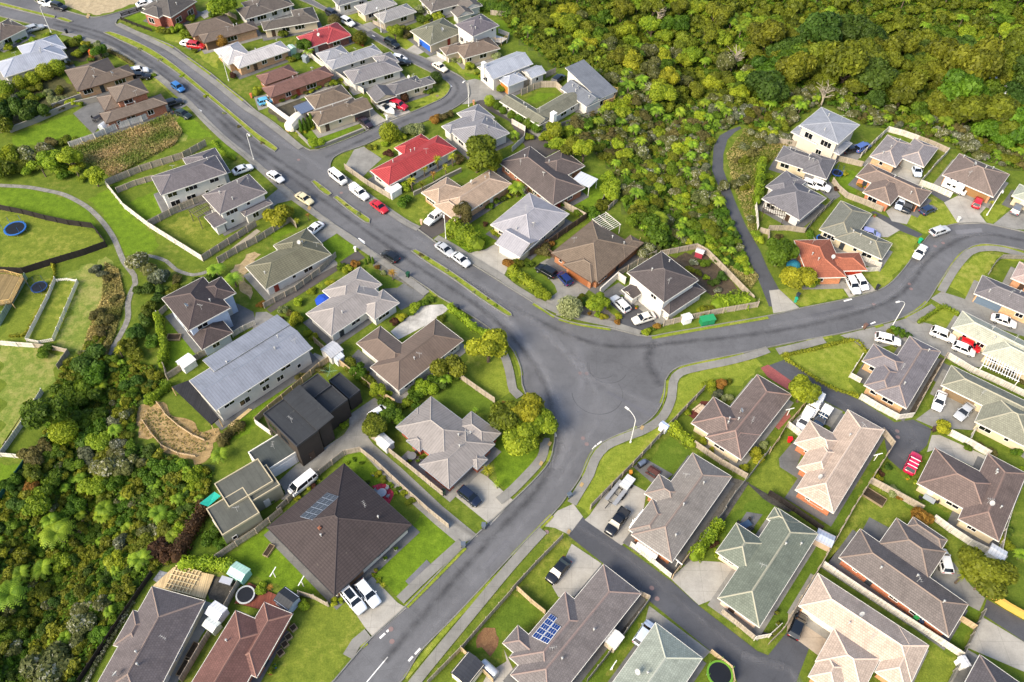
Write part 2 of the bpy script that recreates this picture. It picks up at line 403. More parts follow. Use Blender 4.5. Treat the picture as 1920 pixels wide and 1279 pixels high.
G_BRIGHT, G_MID, G_DRY, G_DARK = (m_grass('#50691b', '#6f8a24', '#869038', 0.12), m_grass('#5a6a24', '#7c8832', '#98934a', 0.35),
                                  m_grass('#607430', '#808c3e', '#9c955c', 0.5), m_grass('#4b611e', '#627828', '#777c36', 0.15))  # G_DARK: deeper green, shade on parts of the lawns put into the colour
G_VERGE = m_grass('#667826', '#8b9538', '#a09a54', 0.35)
LAWNS = [  # material, outline
 (G_BRIGHT, [(20,255),(135,213),(172,252),(95,270),(28,276)]), (G_BRIGHT, [(325,212),(345,200),(358,215),(402,258),(345,262),(330,240)]),
 (G_BRIGHT, [(385,272),(410,258),(445,290),(440,300)]), (G_DRY, [(205,335),(150,285),(230,268),(322,212),(345,262),(262,305)]),
 (G_BRIGHT, [(228,36),(280,17),(300,52),(285,60)]), (G_VERGE, [(300,68),(325,60),(350,75),(338,84)]), (G_VERGE, [(362,98),(388,92),(412,90),(408,130),(380,110)]),
 (m_soil('#94866a', '#b8a888'), [(118,-2),(125,12),(160,25),(180,28),(205,23),(250,8),(290,-8),(290,-40),(110,-40)]),
 (G_BRIGHT, [(0,375),(0,352),(50,353),(120,370),(165,392),(178,425),(90,408),(10,388)]), (G_BRIGHT, [(165,375),(205,355),(270,425),(300,460),(270,480),(235,478),(215,430)]),
 (G_MID, [(0,400),(60,402),(172,430),(198,462),(160,475),(52,508),(0,508)]), (G_DRY, [(0,640),(67,652),(128,664),(108,694),(60,770),(2,852),(0,860)]),
 (G_MID, [(52,530),(108,522),(60,640),(2,635)]), (G_DRY, [(110,525),(200,480),(222,500),(236,560),(215,630),(180,665),(130,660),(105,640),(150,535)]), (G_MID, [(112,530),(148,533),(104,640),(56,640)]),
 (G_BRIGHT, [(0,870),(48,868),(10,935),(0,942)]),
 (G_BRIGHT, [(238,382),(290,360),(300,390),(345,375),(378,372),(282,418)]), (G_BRIGHT, [(212,345),(285,328),(290,340),(222,360)]), (G_MID, [(296,430),(366,398),(400,440),(425,450),(384,482)]),
 (G_BRIGHT, [(505,425),(540,420),(556,430),(512,455)]), (G_BRIGHT, [(600,458),(632,438),(668,466),(672,472),(632,494)]), (G_DARK, [(675,508),(700,505),(745,535),(740,541),(717,541)]),
 (G_DARK, [(545,595),(600,560),(612,585),(590,622),(565,620)]), (G_DARK, [(830,595),(845,585),(885,615),(880,640)]),
 (G_VERGE, [(865,700),(880,650),(900,640),(945,662),(962,690),(966,735),(940,745),(925,752)]), (G_DARK, [(785,762),(860,708),(928,755),(915,775),(875,772),(820,750)]),
 (G_BRIGHT, [(920,830),(945,815),(1000,838),(1016,830),(1014,855),(1000,875),(955,922),(935,905)]), (G_BRIGHT, [(700,1078),(775,985),(788,958),(806,962),(862,1012),(752,1118),(708,1090)]),
 (G_MID, [(555,1130),(617,1140),(642,1114),(690,1180),(655,1212),(640,1248),(620,1290),(490,1290),(548,1152)]), (G_BRIGHT, [(645,855),(676,850),(728,898),(706,912),(645,872)]),
 (G_BRIGHT, [(430,1045),(530,965),(512,1005),(600,1095),(590,1120),(560,1112),(470,1080)]), (G_DARK, [(340,985),(380,945),(390,965),(428,1005),(405,1045),(345,1060)]),
 (G_BRIGHT, [(420,800),(490,740),(545,700),(560,715),(480,790),(470,815),(425,830)]), (G_BRIGHT, [(310,600),(350,640),(372,660),(330,690),(315,680)]),
 (G_VERGE, [(1100,968),(1078,948),(1095,915),(1115,875),(1140,842),(1210,812),(1250,782),(1264,745),(1270,712),(1310,695),(1415,673),(1430,686),(1390,720),(1322,730),(1250,803),(1185,873)]),
 (G_VERGE, [(1468,666),(1600,640),(1622,660),(1594,715),(1612,742),(1560,726),(1472,674)]), (G_VERGE, [(1706,600),(1760,572),(1800,585),(1790,622),(1745,605)]),
 (G_VERGE, [(1708,378),(1745,370),(1786,392),(1797,420),(1750,438),(1722,434),(1702,420)]), (G_VERGE, [(1648,456),(1686,436),(1722,447),(1712,478),(1650,548),(1640,545),(1616,514),(1652,490)]),
 (G_VERGE, [(1460,542),(1572,530),(1590,556),(1500,577),(1464,560)]), (G_VERGE, [(1776,530),(1800,500),(1842,474),(1925,482),(1925,490),(1870,485),(1845,515),(1820,560)]),
 (G_VERGE, [(1842,403),(1895,365),(1898,385),(1862,421),(1850,418)]), (G_BRIGHT, [(1545,330),(1560,340),(1600,370),(1620,330),(1600,318)]),
 (G_MID, [(1390,540),(1412,535),(1450,582),(1440,590),(1430,585)]), (G_DARK, [(1402,940),(1440,925),(1485,958),(1440,965),(1355,1010),(1340,990)]), (G_MID, [(1410,900),(1470,822),(1458,860),(1462,880),(1500,905),(1484,930),(1500,945),(1560,975),(1540,990)]),
 (G_DARK, [(1565,965),(1655,850),(1670,838),(1600,958),(1545,1055),(1470,1180),(1425,1175)]), (G_MID, [(1630,905),(1725,957),(1745,975),(1700,985),(1665,992),(1620,975),(1575,1050),(1545,1060),(1600,960)]),
 (G_DARK, [(1655,900),(1672,870),(1720,930),(1810,980),(1795,1010),(1640,905)]), (G_MID, [(1720,960),(1810,1020),(1830,1060),(1800,1085),(1760,1020)]), (G_DARK, [(1780,1150),(1805,1128),(1835,1145),(1800,1230),(1720,1185)]),
 (G_MID, [(1700,1290),(1742,1212),(1796,1232),(1775,1290)]), (G_MID, [(1035,1010),(1055,1003),(1072,1022),(1035,1090),(1005,1140),(970,1105)]), (G_DARK, [(960,1112),(1020,1150),(990,1180),(945,1183),(940,1230),(870,1225)]),
 (G_DARK, [(1100,1240),(1150,1185),(1200,1130),(1190,1190),(1120,1285),(1085,1285)]), (G_MID, [(1285,830),(1320,790),(1335,830),(1355,855),(1390,865),(1430,810),(1440,840),(1400,895),(1360,870)]),
 (G_DARK, [(1225,850),(1255,820),(1300,850),(1260,890),(1215,870)]), (G_VERGE, [(747,245),(765,262),(735,290),(715,297),(682,275)]), (G_BRIGHT, [(563,252),(600,233),(655,232),(664,242),(612,268),(585,272)]),
 (G_VERGE, [(768,205),(815,195),(842,170),(842,150),(815,155),(775,180),(760,190),(800,190)]), (G_VERGE, [(622,18),(655,17),(697,44),(682,48)]), (G_VERGE, [(740,70),(765,72),(785,85),(760,95),(745,78)]),
 (G_VERGE, [(832,118),(850,110),(880,118),(890,138),(862,137),(845,125)]), (G_BRIGHT, [(870,138),(905,140),(910,152),(892,152)]), (G_BRIGHT, [(925,38),(965,36),(965,70),(930,60)]),
 (G_BRIGHT, [(985,188),(1010,172),(1042,176),(1005,194)]), (G_BRIGHT, [(1058,220),(1085,204),(1098,212),(1065,228)]), (G_BRIGHT, [(1070,385),(1100,325),(1130,330),(1142,365),(1095,395)]),
 (G_DARK, [(835,335),(875,318),(905,320),(850,342)]), (G_MID, [(775,375),(792,362),(830,390),(800,400),(785,420),(740,385)]), (G_BRIGHT, [(840,450),(895,420),(930,450),(910,470),(905,495),(830,450)]),
 (G_MID, [(1000,455),(1067,405),(1095,415),(1015,470)]), (G_DARK, [(1120,535),(1200,470),(1215,480),(1175,512),(1160,530),(1125,548)]), (G_DARK, [(985,508),(1005,505),(1045,540),(1030,550)]),
 (G_BRIGHT, [(1845,205),(1850,200),(1870,203),(1850,208)]),
]
for m, P in LAWNS: sheet('lawn', P, m, rough=.5 if m is not G_DRY else 1.1)

ASPH = m_asphalt('#5f6063'); ASPH_D = m_asphalt('#4a4c51'); ASPH_B = m_asphalt('#504c4a')
CONC, CONC_L, CONC_D = m_concrete('#8d8c87', .6), m_concrete('#a5a29a', 0.45), m_concrete('#6c6d6d', 0.6)
ROAD_MAIN = [(-60,-8),(0,8),(-60,-30),(40,-12),(75,8),(120,20),(160,31),(180,33),(207,28),(265,11),(300,-5),(315,-5),(272,18),(220,38),(217,45),(240,53),(290,73),(325,88),(350,106),(395,138),(425,163),
 (457,188),(480,208),(517,233),(570,277),(590,282),(612,277),(680,250),(720,230),(770,212),(805,197),(830,185),(842,172),(844,160),(830,148),(802,133),(760,112),(730,92),(705,77),(660,50),(620,27),(585,10),(550,-6),
 (570,-8),(615,17),(677,47),(700,60),(755,92),(797,110),(837,130),(866,146),(878,162),(880,180),(865,195),(840,210),(792,230),(730,252),(685,272),(640,288),(622,302),(622,322),(652,347),(687,368),(725,393),(755,413),(780,428),
 (805,446),(835,468),(895,502),(960,543),(1010,574),(1042,595),(1080,607),(1147,617),(1197,629),(1225,631),(1255,625),(1440,593),(1500,579),(1590,561),(1640,547),(1665,535),(1690,510),(1715,477),(1740,443),(1755,432),(1790,421),
 (1840,419),(1877,426),(1920,436),(1990,455),(1990,495),(1920,470),(1860,459),(1830,460),(1810,470),(1795,485),(1775,510),(1755,540),(1740,564),(1720,582),(1690,596),(1660,606),(1615,617),(1570,627),(1510,638),(1440,652),(1395,662),
 (1310,679),(1272,689),(1255,701),(1247,714),(1246,735),(1240,758),(1225,781),(1200,800),(1160,815),(1130,830),(1112,845),(1100,868),(1085,900),(1060,935),(1040,960),(960,1041),(855,1154),(790,1220),(735,1290),(612,1290),(627,1276),
 (655,1243),(697,1196),(760,1138),(870,1026),(960,941),(1005,897),(1030,866),(1037,840),(1040,820),(1034,800),(985,738),(979,722),(976,690),(961,656),(943,638),(920,618),(890,597),(855,575),(822,556),(805,543),(755,510),(705,478),
 (670,450),(610,410),(560,370),(527,343),(505,322),(480,310),(440,276),(400,241),(360,206),(330,180),(290,146),(230,111),(180,86),(125,63),(60,46),(0,31),(-60,14)]
ROAD_MAIN = ROAD_MAIN[2:]
road_w = curve_px(ROAD_MAIN)
sheet('road', road_w, ASPH, True)
KERB = m_concrete('#7f7f7a', 0.5)
def kerb(L, w=0.17, h=0.13):
    """a kerb stone laid along a line of world points"""
    A, B = offs(L, w / 2), offs(L, -w / 2); mb = MB(); Z = Vector((0, 0, h + 0.12))
    for i in range(len(L) - 1):
        a, b, c, d = A[i], A[i + 1], B[i + 1], B[i]
        mb.face([d + Z, c + Z, b + Z, a + Z]); mb.face([a, a + Z, b + Z, b]); mb.face([d + Z, d, c, c + Z])
    return struct(obj('kerb', mb.mesh('kerb', [KERB])))
def cut(pix, keep=None):
    return smooth_line([at(*p) for p in pix], 1.0)
kerb(road_w[:-1])
MEDIANS = [
 [(195,62),(205,60),(240,72),(287,95),(325,121),(362,151),(410,191),(445,220),(480,249),(512,272),(521,280),(516,285),(505,279),(480,261),(425,212),(370,167),(325,132),(275,100),(225,76)],
 [(584,341),(590,339),(605,350),(622,364),(616,368),(600,358)], [(625,371),(632,368),(660,389),(694,412),(693,419),(686,418),(655,396)],
 [(771,471),(779,469),(810,487),(855,516),(910,555),(958,588),(960,593),(953,594),(900,560),(850,524),(800,492)],
 [(-30,-2),(0,5),(50,18),(104,31),(103,35),(98,35),(45,22),(0,11),(-30,3)], [(105,35),(115,33),(128,37),(137,41),(130,43),(118,40)]]
for P in MEDIANS:
    L = curve_px(P + [P[0]]); sheet('median', L[:-1], G_VERGE, True, 0.10); kerb(L)
LANES = [
 (ASPH_D, [(1092,970),(1165,1021),(1260,1091),(1310,1136),(1385,1194),(1420,1221),(1440,1229),(1475,1186),(1517,1215),(1500,1260),(1485,1300),(1385,1300),(1380,1270),(1360,1241),(1330,1219),(1222,1131),(1130,1056),(1065,1004)]),
 (ASPH_D, [(1470,675),(1560,727),(1615,752),(1677,792),(1712,787),(1747,805),(1738,835),(1712,860),(1690,882),(1665,860),(1657,815),(1580,770),(1537,747),(1485,715),(1440,686)]),
 (ASPH_D, [(1850,1124),(1930,1170),(1930,1210),(1842,1152)]),
 (ASPH_B, [(670,470),(685,484),(640,503),(575,545),(507,587),(500,580),(560,535),(632,495)]),
 (ASPH_D, [(1387,237),(1368,244),(1350,254),(1338,275),(1335,320),(1350,357),(1370,407),(1390,460),(1415,508),(1430,545),(1442,575),(1500,578),(1460,542),(1440,505),(1425,470),(1400,427),(1380,382),(1361,332),(1356,318),(1356,290),(1364,262),(1378,248),(1390,241)]),
 (ASPH_B, [(892,187),(905,187),(960,214),(1002,250),(1030,268),(1045,282),(1000,308),(965,292),(985,275),(955,228),(893,195)]),
 (ASPH_D, [(1632,398),(1640,396),(1690,420),(1730,440),(1720,446),(1680,430)]), (ASPH_D, [(1740,360),(1745,355),(1782,372),(1775,382)]),
 (ASPH_D, [(1442,688),(1470,676),(1480,684),(1450,696)]),
]
for m, P in LANES: sheet('lane', P, m)
DRIVES = [
 (CONC_L, [(840,920),(890,882),(912,893),(962,938),(920,985)]), (CONC, [(655,778),(702,746),(728,765),(712,790),(690,820),(700,833),(755,880),(830,950),(897,1005),(862,1022),(815,983),(740,915),(677,846),(650,850),(600,890),(540,935),(528,938),(520,905),(555,872),(600,845),(645,815),(655,800)]),
 (CONC_L, [(640,1112),(682,1073),(700,1083),(745,1130),(762,1140),(700,1195),(688,1182)]), (m_concrete('#c2c0ba', 0.95), [(732,622),(792,573),(830,571),(842,580),(805,607),(747,637)]),
 (CONC_D, [(717,542),(745,540),(772,520),(806,546),(790,562),(752,582)]), (CONC, [(600,458),(580,440),(610,412),(641,432)]), (CONC, [(507,392),(500,372),(527,350),(558,373),(520,382)]),
 (CONC, [(646,314),(664,281),(682,275),(716,298),(694,318),(680,332)]), (CONC_D, [(690,322),(705,320),(738,345),(722,354)]), (ASPH_B, [(780,428),(800,418),(826,395),(842,408),(832,436),(808,448)]),
 (CONC_L, [(868,477),(910,468),(930,457),(972,482),(955,497),(940,527),(896,504)]), (CONC, [(1010,495),(1027,485),(1060,505),(1107,540),(1062,594),(1012,574),(1045,548),(1040,535),(1015,507)]),
 (ASPH_D, [(1140,567),(1160,555),(1190,560),(1257,590),(1262,598),(1242,607),(1200,627),(1160,605),(1167,590)]), (CONC, [(1060,592),(1042,592),(1050,570),(1065,592)]), (CONC_D, [(1125,552),(1160,530),(1175,540),(1165,553),(1140,566)]),
 (CONC_D, [(425,595),(440,567),(475,585),(482,612),(437,625)]), (CONC, [(480,586),(500,585),(545,612),(540,625),(510,625),(495,645),(470,640)]),
 (CONC_L, [(760,95),(780,82),(807,92),(782,104)]), (CONC_L, [(797,110),(822,101),(840,110),(825,121)]), (CONC_L, [(697,201),(704,210),(727,228),(688,247),(668,226)]), (CONC_L, [(730,200),(757,198),(772,212),(731,228),(718,214)]),
 (CONC, [(476,182),(497,178),(515,188),(507,200),(485,208)]), (CONC, [(872,152),(890,148),(930,158),(955,163),(958,173),(945,187),(900,188),(880,195),(866,196),(880,182)]), (CONC, [(670,50),(695,41),(712,48),(690,60)]),
 (CONC_D, [(340,84),(362,78),(392,90),(370,98),(352,92)]), (CONC_L, [(372,25),(397,14),(410,22),(383,36)]), (CONC, [(312,196),(330,185),(347,185),(358,195),(333,206)]), (CONC, [(252,132),(285,128),(300,138),(285,145),(255,150)]),
 (CONC_D, [(137,213),(165,195),(187,190),(203,222),(192,230),(175,252)]), (CONC_L, [(1661,397),(1680,382),(1715,390),(1700,421),(1672,415)]), (CONC_L, [(1770,380),(1800,365),(1860,377),(1837,402),(1850,419),(1797,421)]),
 (CONC, [(1862,421),(1897,392),(1930,385),(1930,432),(1905,430)]), (CONC_L, [(1620,412),(1640,405),(1687,432),(1665,445),(1640,445),(1625,430)]), (CONC, [(1572,302),(1585,280),(1600,270),(1628,272),(1618,290),(1605,303),(1590,306)]),
 (CONC_L, [(1676,322),(1690,300),(1712,308),(1732,318),(1722,348),(1692,338)]), (CONC_D, [(1525,342),(1545,332),(1560,345),(1576,368),(1560,378),(1545,365),(1530,352)]), (CONC_L, [(1572,527),(1588,517),(1615,515),(1642,545),(1592,558)]),
 (CONC, [(1745,560),(1765,547),(1800,558),(1825,567),(1922,598),(1922,632),(1800,592)]), (CONC, [(1575,629),(1660,608),(1700,597),(1745,608),(1790,630),(1850,662),(1840,690),(1790,682),(1760,662),(1700,640),(1660,650),(1622,655),(1600,640)]),
 (CONC, [(1717,787),(1747,765),(1767,727),(1815,760),(1832,777),(1825,807),(1752,802)]), (CONC_L, [(1747,816),(1762,816),(1850,856),(1838,882),(1757,842),(1738,848)]), (CONC, [(1537,749),(1580,772),(1562,805),(1550,797),(1490,800),(1482,795),(1520,759)]),
 (CONC_D, [(1460,860),(1490,825),(1507,840),(1495,872),(1515,902),(1502,929),(1484,929),(1500,900),(1462,876)]), (CONC_L, [(1105,967),(1140,918),(1180,905),(1212,922),(1205,965),(1192,1002),(1165,1023),(1096,975)]),
 (CONC_D, [(1187,876),(1210,860),(1262,890),(1230,912)]), (m_soil('#4c4a46', '#6f6c66'), [(1372,896),(1405,905),(1302,1062),(1262,1056)]), (CONC_L, [(1257,1085),(1295,1051),(1350,1054),(1385,1068),(1350,1119),(1310,1135)]),
 (CONC_L, [(1035,1099),(1072,1020),(1128,1057),(1080,1118),(1047,1120)]), (CONC_L, [(1020,987),(1045,958),(1075,945),(1093,969),(1067,1003),(1040,990)]), (CONC, [(1203,1190),(1217,1136),(1332,1222),(1318,1236),(1234,1173),(1215,1200)]),
 (m_concrete('#b0a392', 0.6), [(1478,1150),(1510,1138),(1562,1180),(1537,1232),(1515,1215),(1475,1186)]), (CONC, [(1743,1088),(1760,1058),(1788,1055),(1820,1098),(1847,1122),(1836,1146),(1805,1130)]), (CONC_L, [(1812,1214),(1838,1155),(1925,1207),(1925,1262)]),
 (CONC_D, [(1617,994),(1630,970),(1667,990),(1650,1017)]), (CONC_L, [(541,706),(590,662),(612,672),(605,685),(560,705)]), (CONC_D, [(655,673),(672,655),(737,710),(722,720)]), (CONC, [(750,860),(765,845),(797,862),(790,875),(845,917),(830,925)]),
 (CONC, [(288,365),(300,360),(330,385),(322,392),(304,400)]), (CONC_L, [(915,1262),(950,1240),(945,1218),(965,1262),(975,1290),(900,1290)]), (CONC_D, [(1380,990),(1400,960),(1430,965),(1405,1000)]),
 (CONC_L, [(1442,545),(1461,543),(1500,579),(1450,588)]),
]
for m, P in DRIVES: sheet('driveway', P, m)
PATIOS = [
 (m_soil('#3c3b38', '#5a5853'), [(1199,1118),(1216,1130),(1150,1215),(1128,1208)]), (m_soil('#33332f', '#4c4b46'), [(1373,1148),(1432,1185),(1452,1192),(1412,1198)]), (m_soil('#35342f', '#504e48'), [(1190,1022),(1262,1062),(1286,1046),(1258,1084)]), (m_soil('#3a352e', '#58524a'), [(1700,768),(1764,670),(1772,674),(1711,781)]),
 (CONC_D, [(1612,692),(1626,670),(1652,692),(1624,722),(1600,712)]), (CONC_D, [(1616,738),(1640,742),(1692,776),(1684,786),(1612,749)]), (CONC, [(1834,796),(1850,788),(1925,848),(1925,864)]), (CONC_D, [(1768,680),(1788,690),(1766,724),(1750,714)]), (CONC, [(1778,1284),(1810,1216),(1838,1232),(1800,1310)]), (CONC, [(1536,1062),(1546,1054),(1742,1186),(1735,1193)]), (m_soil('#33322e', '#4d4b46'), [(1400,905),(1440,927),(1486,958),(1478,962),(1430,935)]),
 (m_paver('#a05a58', .3, .15), [(1426,690),(1440,684),(1488,718),(1478,732),(1440,708)]), (m_paver('#a4645a', .3, .15), [(1447,796),(1472,764),(1483,781),(1460,806)]), (m_fence('#8a4a3e'), [(1290,778),(1315,752),(1337,753),(1300,786)]),
 (m_paver('#b3364c', .5, .5), [(697,912),(720,905),(740,925),(730,946)]), (m_paver('#9c3a34', .5, .5), [(688,1064),(768,985),(774,991),(697,1073)]), (m_paver('#6c7fa8', .6, .6), [(385,1132),(412,1139),(300,1310),(284,1310)]),
 (m_soil('#37352f', '#56524a'), [(400,1082),(450,1090),(425,1135),(385,1125)]), (m_paver('#868a90', .6, .6), [(287,1087),(300,1070),(320,1075),(305,1100)]), (m_soil('#7f6a44', '#b0976a'), [(250,797),(265,757),(295,755),(350,790),(410,815),(395,857),(370,867),(312,852),(287,820),(258,822)]),
 (m_soil('#8c7a5a', '#b7a37c'), [(430,507),(478,472),(490,477),(456,520),(480,550),(470,562)]), (m_soil('#6a4a34', '#8a6a48'), [(895,1190),(925,1180),(940,1200),(920,1230),(890,1215)]),
 (m_soil('#40382c', '#5c5040'), [(1235,485),(1300,472),(1330,482),(1400,565),(1350,580),(1320,545)]), (m_soil('#5d554b', '#7d766c'), [(1075,590),(1100,560),(1140,570),(1165,610),(1150,612)]),
 (m_soil('#5a5850', '#7c7a72'), [(740,510),(770,525),(800,548),(770,540),(700,500),(690,478),(700,480)]), (m_soil('#3d3a30', '#5a5546'), [(500,205),(545,240),(560,228),(600,200),(640,190),(560,185),(520,190)]),
 (m_soil('#45402f', '#625c42'), [(100,80),(165,90),(200,105),(180,118),(120,115),(125,95)]), (m_soil('#3b3f22', '#5d5a36'), [(5,175),(110,140),(150,180),(100,200),(40,230),(0,250)]),
]
for m, P in PATIOS: sheet('patio', P, m, rough=.9 if m.name.startswith('soil') else 0)
# footpaths along the kerbs (1.5 m of broom-finished concrete) and grass verge strips between path and kerb
PATH = m_concrete('#85847f', 0.5)
PATHS = [
 [(118,63),(155,73),(200,88),(250,116),(295,143),(335,177),(355,195),(390,232),(425,265),(460,292),(492,320),(542,365),(580,393),(620,422),(655,448),(695,475),(755,518),(800,552)],
 [(925,638),(944,664),(955,697),(962,732),(975,745)], [(1022,822),(1019,850),(1006,872),(960,920),(935,940)], [(866,1018),(800,1078),(750,1126)], [(690,1188),(668,1206),(652,1232)],
 [(221,46),(287,78),(325,98),(370,131),(410,161),(457,200),(487,219),(525,248),(565,279)], [(637,329),(692,370),(755,414),(785,430)], [(818,446),(855,467),(892,491),(942,522),(960,537),(1010,567),(1060,589),(1110,601),(1147,609),(1200,626)],
 [(1440,656),(1410,667),(1360,680),(1310,690),(1275,700),(1262,717),(1259,747),(1242,783),(1210,806),(1172,821),(1135,838),(1115,863),(1105,890),(1090,915),(1072,945)], [(1018,995),(960,1059),(880,1155),(800,1252),(770,1290)],
 [(1457,660),(1500,650),(1545,638)], [(1705,602),(1752,576)], [(1764,548),(1790,505),(1818,474),(1845,467),(1880,469),(1930,484)],
]
for P in PATHS: strip('footpath', P, 1.55, PATH, 0.17, False)
VERGES = [[(125,65),(180,89),(230,114),(290,149),(330,184),(345,196)], [(435,275),(470,304)], [(590,398),(608,411)], [(640,433),(680,460)], [(708,482),(755,513)], [(805,545),(820,556)], [(963,660),(974,690),(977,705)], [(1034,846),(1028,866)],
 [(872,1027),(815,1085),(762,1138)], [(688,1205),(676,1214)], [(233,51),(290,75),(325,91)], [(352,109),(395,141)], [(405,150),(455,190)], [(628,322),(690,371),(780,429)], [(1000,570),(1040,595)], [(1048,599),(1085,609),(1145,618)],
 [(1394,664),(1310,682),(1272,692)], [(1250,714),(1247,737),(1240,757)], [(1195,803),(1130,833),(1108,855),(1092,895)], [(1035,967),(1000,1003),(960,1044)], [(955,1058),(860,1154),(760,1272)], [(1738,567),(1715,586),(1695,596)],
 [(1758,540),(1793,488),(1812,471),(1835,462),(1870,462),(1920,475)], [(1640,614),(1655,609)], [(1512,640),(1560,631)], [(1222,634),(1300,620),(1440,596)]]
for P in VERGES: strip('verge', P, 0.75, G_VERGE, 0.145, False)
GRAVEL = m_soil('#6c6b66', '#918f88')
strip('gravel_path', [(-40,345),(0,348),(50,351),(90,358),(122,366),(160,386),(185,408),(203,430),(215,450),(224,472),(234,494),(252,517),(254,532),(246,548),(240,568),(240,597),(230,620),(218,642),(202,668),(192,694)], 1.05, GRAVEL, 0.05)
strip('gravel_path', [(238,494),(255,482),(280,480),(312,490),(330,506),(362,516),(388,510)], .8, GRAVEL, 0.06)
strip('gravel_path', [(412,492),(430,475),(455,455),(485,432)], 1.2, m_concrete('#a29a8a', 0.5), 0.06)
strip('dirt_track', [(150,880),(152,920),(140,960),(128,985),(118,1030)], 1.1, m_soil('#6a6046', '#8c8060'), 0.12)
# painted and worn marks on the road
WHITE = m_plain('#e6e6e2', 0.6)
def mark(a, b, w, m=WHITE):
    A, B = at(*a), at(*b); t = (B - A).normalized(); n_ = Vector((-t.y, t.x, 0)) * w / 2
    sheet('road_marking', [A + n_, A - n_, B - n_, B + n_], m, True)
mark((727,1232), (672,1298), .14)
for a, b in [((712,1197),(722,1188)),((725,1185),(734,1177)),((766,1240),(774,1231)),((778,1227),(788,1216)),((1036,802),(1039,812)),((1040,811),(1043,819)),((1111,843),(1118,835)),((1120,834),(1128,828)),((752,409),(760,414)),((747,408),(755,416)),
             ((672,447),(683,454)),((674,451),(684,457)),((1582,565),(1597,561)),((1616,614),(1627,609)),((1632,608),(1641,604)),((843,158),(847,163)),((698,66),(703,69)),((697,82),(702,85)),((440,181),(447,186)),((370,204),(378,209)),((82,47),(91,50))]:
    mark(a, b, .3)
@cached
def m_wear(hexa, amount):
    n = NT('road_wear'); uv = n.coord('UV'); ob = n.coord(); sep = n.n('SeparateXYZ'); n.l(uv, sep.inputs[0])
    edge = n.math('SUBTRACT', 1.0, n.math('ABSOLUTE', n.math('SUBTRACT', n.math('MULTIPLY', sep.outputs['Y'], 2.0), 1.0)))
    a = n.math('MULTIPLY', n.math('MULTIPLY', edge, n.ramp(n.noise(ob, .35, 6, .75), [(0.3, grey(0)), (0.65, grey(1))])), amount)
    n.b.inputs['Base Color'].default_value = lin(hexa); tr = n.n('BsdfTransparent'); mx = n.n('MixShader'); n.l(a, mx.inputs[0]); n.l(tr.outputs[0], mx.inputs[1]); n.l(n.b.outputs[0], mx.inputs[2]); n.l(mx.outputs[0], n.t.nodes['Material Output'].inputs['Surface']); return n.m
_WZ = [0.0]
def wear(pix, width, hexa, amount):
    L = smooth_line([at(*p) for p in pix]); A, B = offs(L, width / 2), offs(L, -width / 2); mb = MB(); _WZ[0] += .0015; Z = Vector((0, 0, .105 + _WZ[0]))
    for i in range(len(L) - 1): mb.face([B[i] + Z, B[i + 1] + Z, A[i + 1] + Z, A[i] + Z], [(i, 0), (i + 1, 0), (i + 1, 1), (i, 1)])
    struct(obj('road_wear', mb.mesh('road_wear', [m_wear(hexa, amount)])))
for P, w, h_, k in [
 ([(100,46),(190,72),(260,112),(330,160),(400,215),(470,280),(540,330),(640,400),(760,485),(900,578),(975,650),(1020,720),(1040,800),(1045,850),(1010,915),(940,990),(840,1100),(720,1240)], 1.6, '#3c3d40', .55),
 ([(105,40),(200,66),(270,108),(340,156),(410,210),(480,272),(600,352),(700,425),(830,505),(960,575),(1060,625),(1150,650),(1300,640),(1450,622),(1600,590),(1690,550),(1750,480),(1830,440),(1920,452)], 1.5, '#3c3d40', .5),
 ([(260,80),(340,120),(420,180),(500,245),(580,300),(660,360),(760,430),(880,520),(980,590),(1050,650),(1110,720),(1120,780),(1090,840),(1050,900),(980,985),(880,1100),(760,1240)], 2.2, '#8f9094', .4),
 ([(880,540),(960,610),(1010,680),(1050,760),(1060,820),(1040,880)], 3.0, '#9a9b9f', .45), ([(960,560),(1040,640),(1100,700),(1180,740),(1235,765)], 2.2, '#8d8e92', .4), ([(1060,610),(1090,680),(1085,760),(1070,830),(1030,900)], 2.6, '#909196', .35),
 ([(1230,640),(1215,670),(1225,700),(1240,725)], 2.6, '#45464a', .55), ([(1440,612),(1560,590),(1660,560),(1720,500),(1770,450),(1860,438)], 1.4, '#8d8e92', .4),
 ([(620,20),(690,62),(760,102),(830,140),(858,165),(835,195),(770,222),(690,258),(610,296)], 1.5, '#404145', .5), ([(1080,985),(1180,1050),(1300,1150),(1390,1222),(1470,1250)], 1.4, '#6e6f73', .5), ([(1460,684),(1560,745),(1660,800),(1710,830)], 1.4, '#6a6b70', .5), ([(1700,800),(1720,830),(1690,860)], 2.5, '#76777b', .45),
 ([(1390,1230),(1440,1245),(1480,1255),(1500,1290)], 1.6, '#7a7b7f', .5), ([(700,840),(760,900),(840,970),(890,1005)], 1.2, '#5c5c58', .5), ([(560,920),(600,870),(650,810),(700,770)], 1.6, '#6a6862', .45)]: wear(P, w, h_, k)
COVER = m_plain('#7d6a68', .7)
for x, y in [(1088,700),(1100,701),(1093,822),(1100,833),(640,362),(700,492),(733,1180),(735,1203),(1222,1103),(1232,1123),(1682,809),(1683,820),(1753,462),(1768,456),(1708,542),(1705,533),(1638,571),(1330,610),(1025,998),(560,300),(820,180)]:
    c = at(x, y); me_ = sheet('manhole_cover', [c + Vector((math.cos(t), math.sin(t), 0)) * .36 for t in np.linspace(0, 6.28, 15)[:-1]], COVER, True, lift=.02)
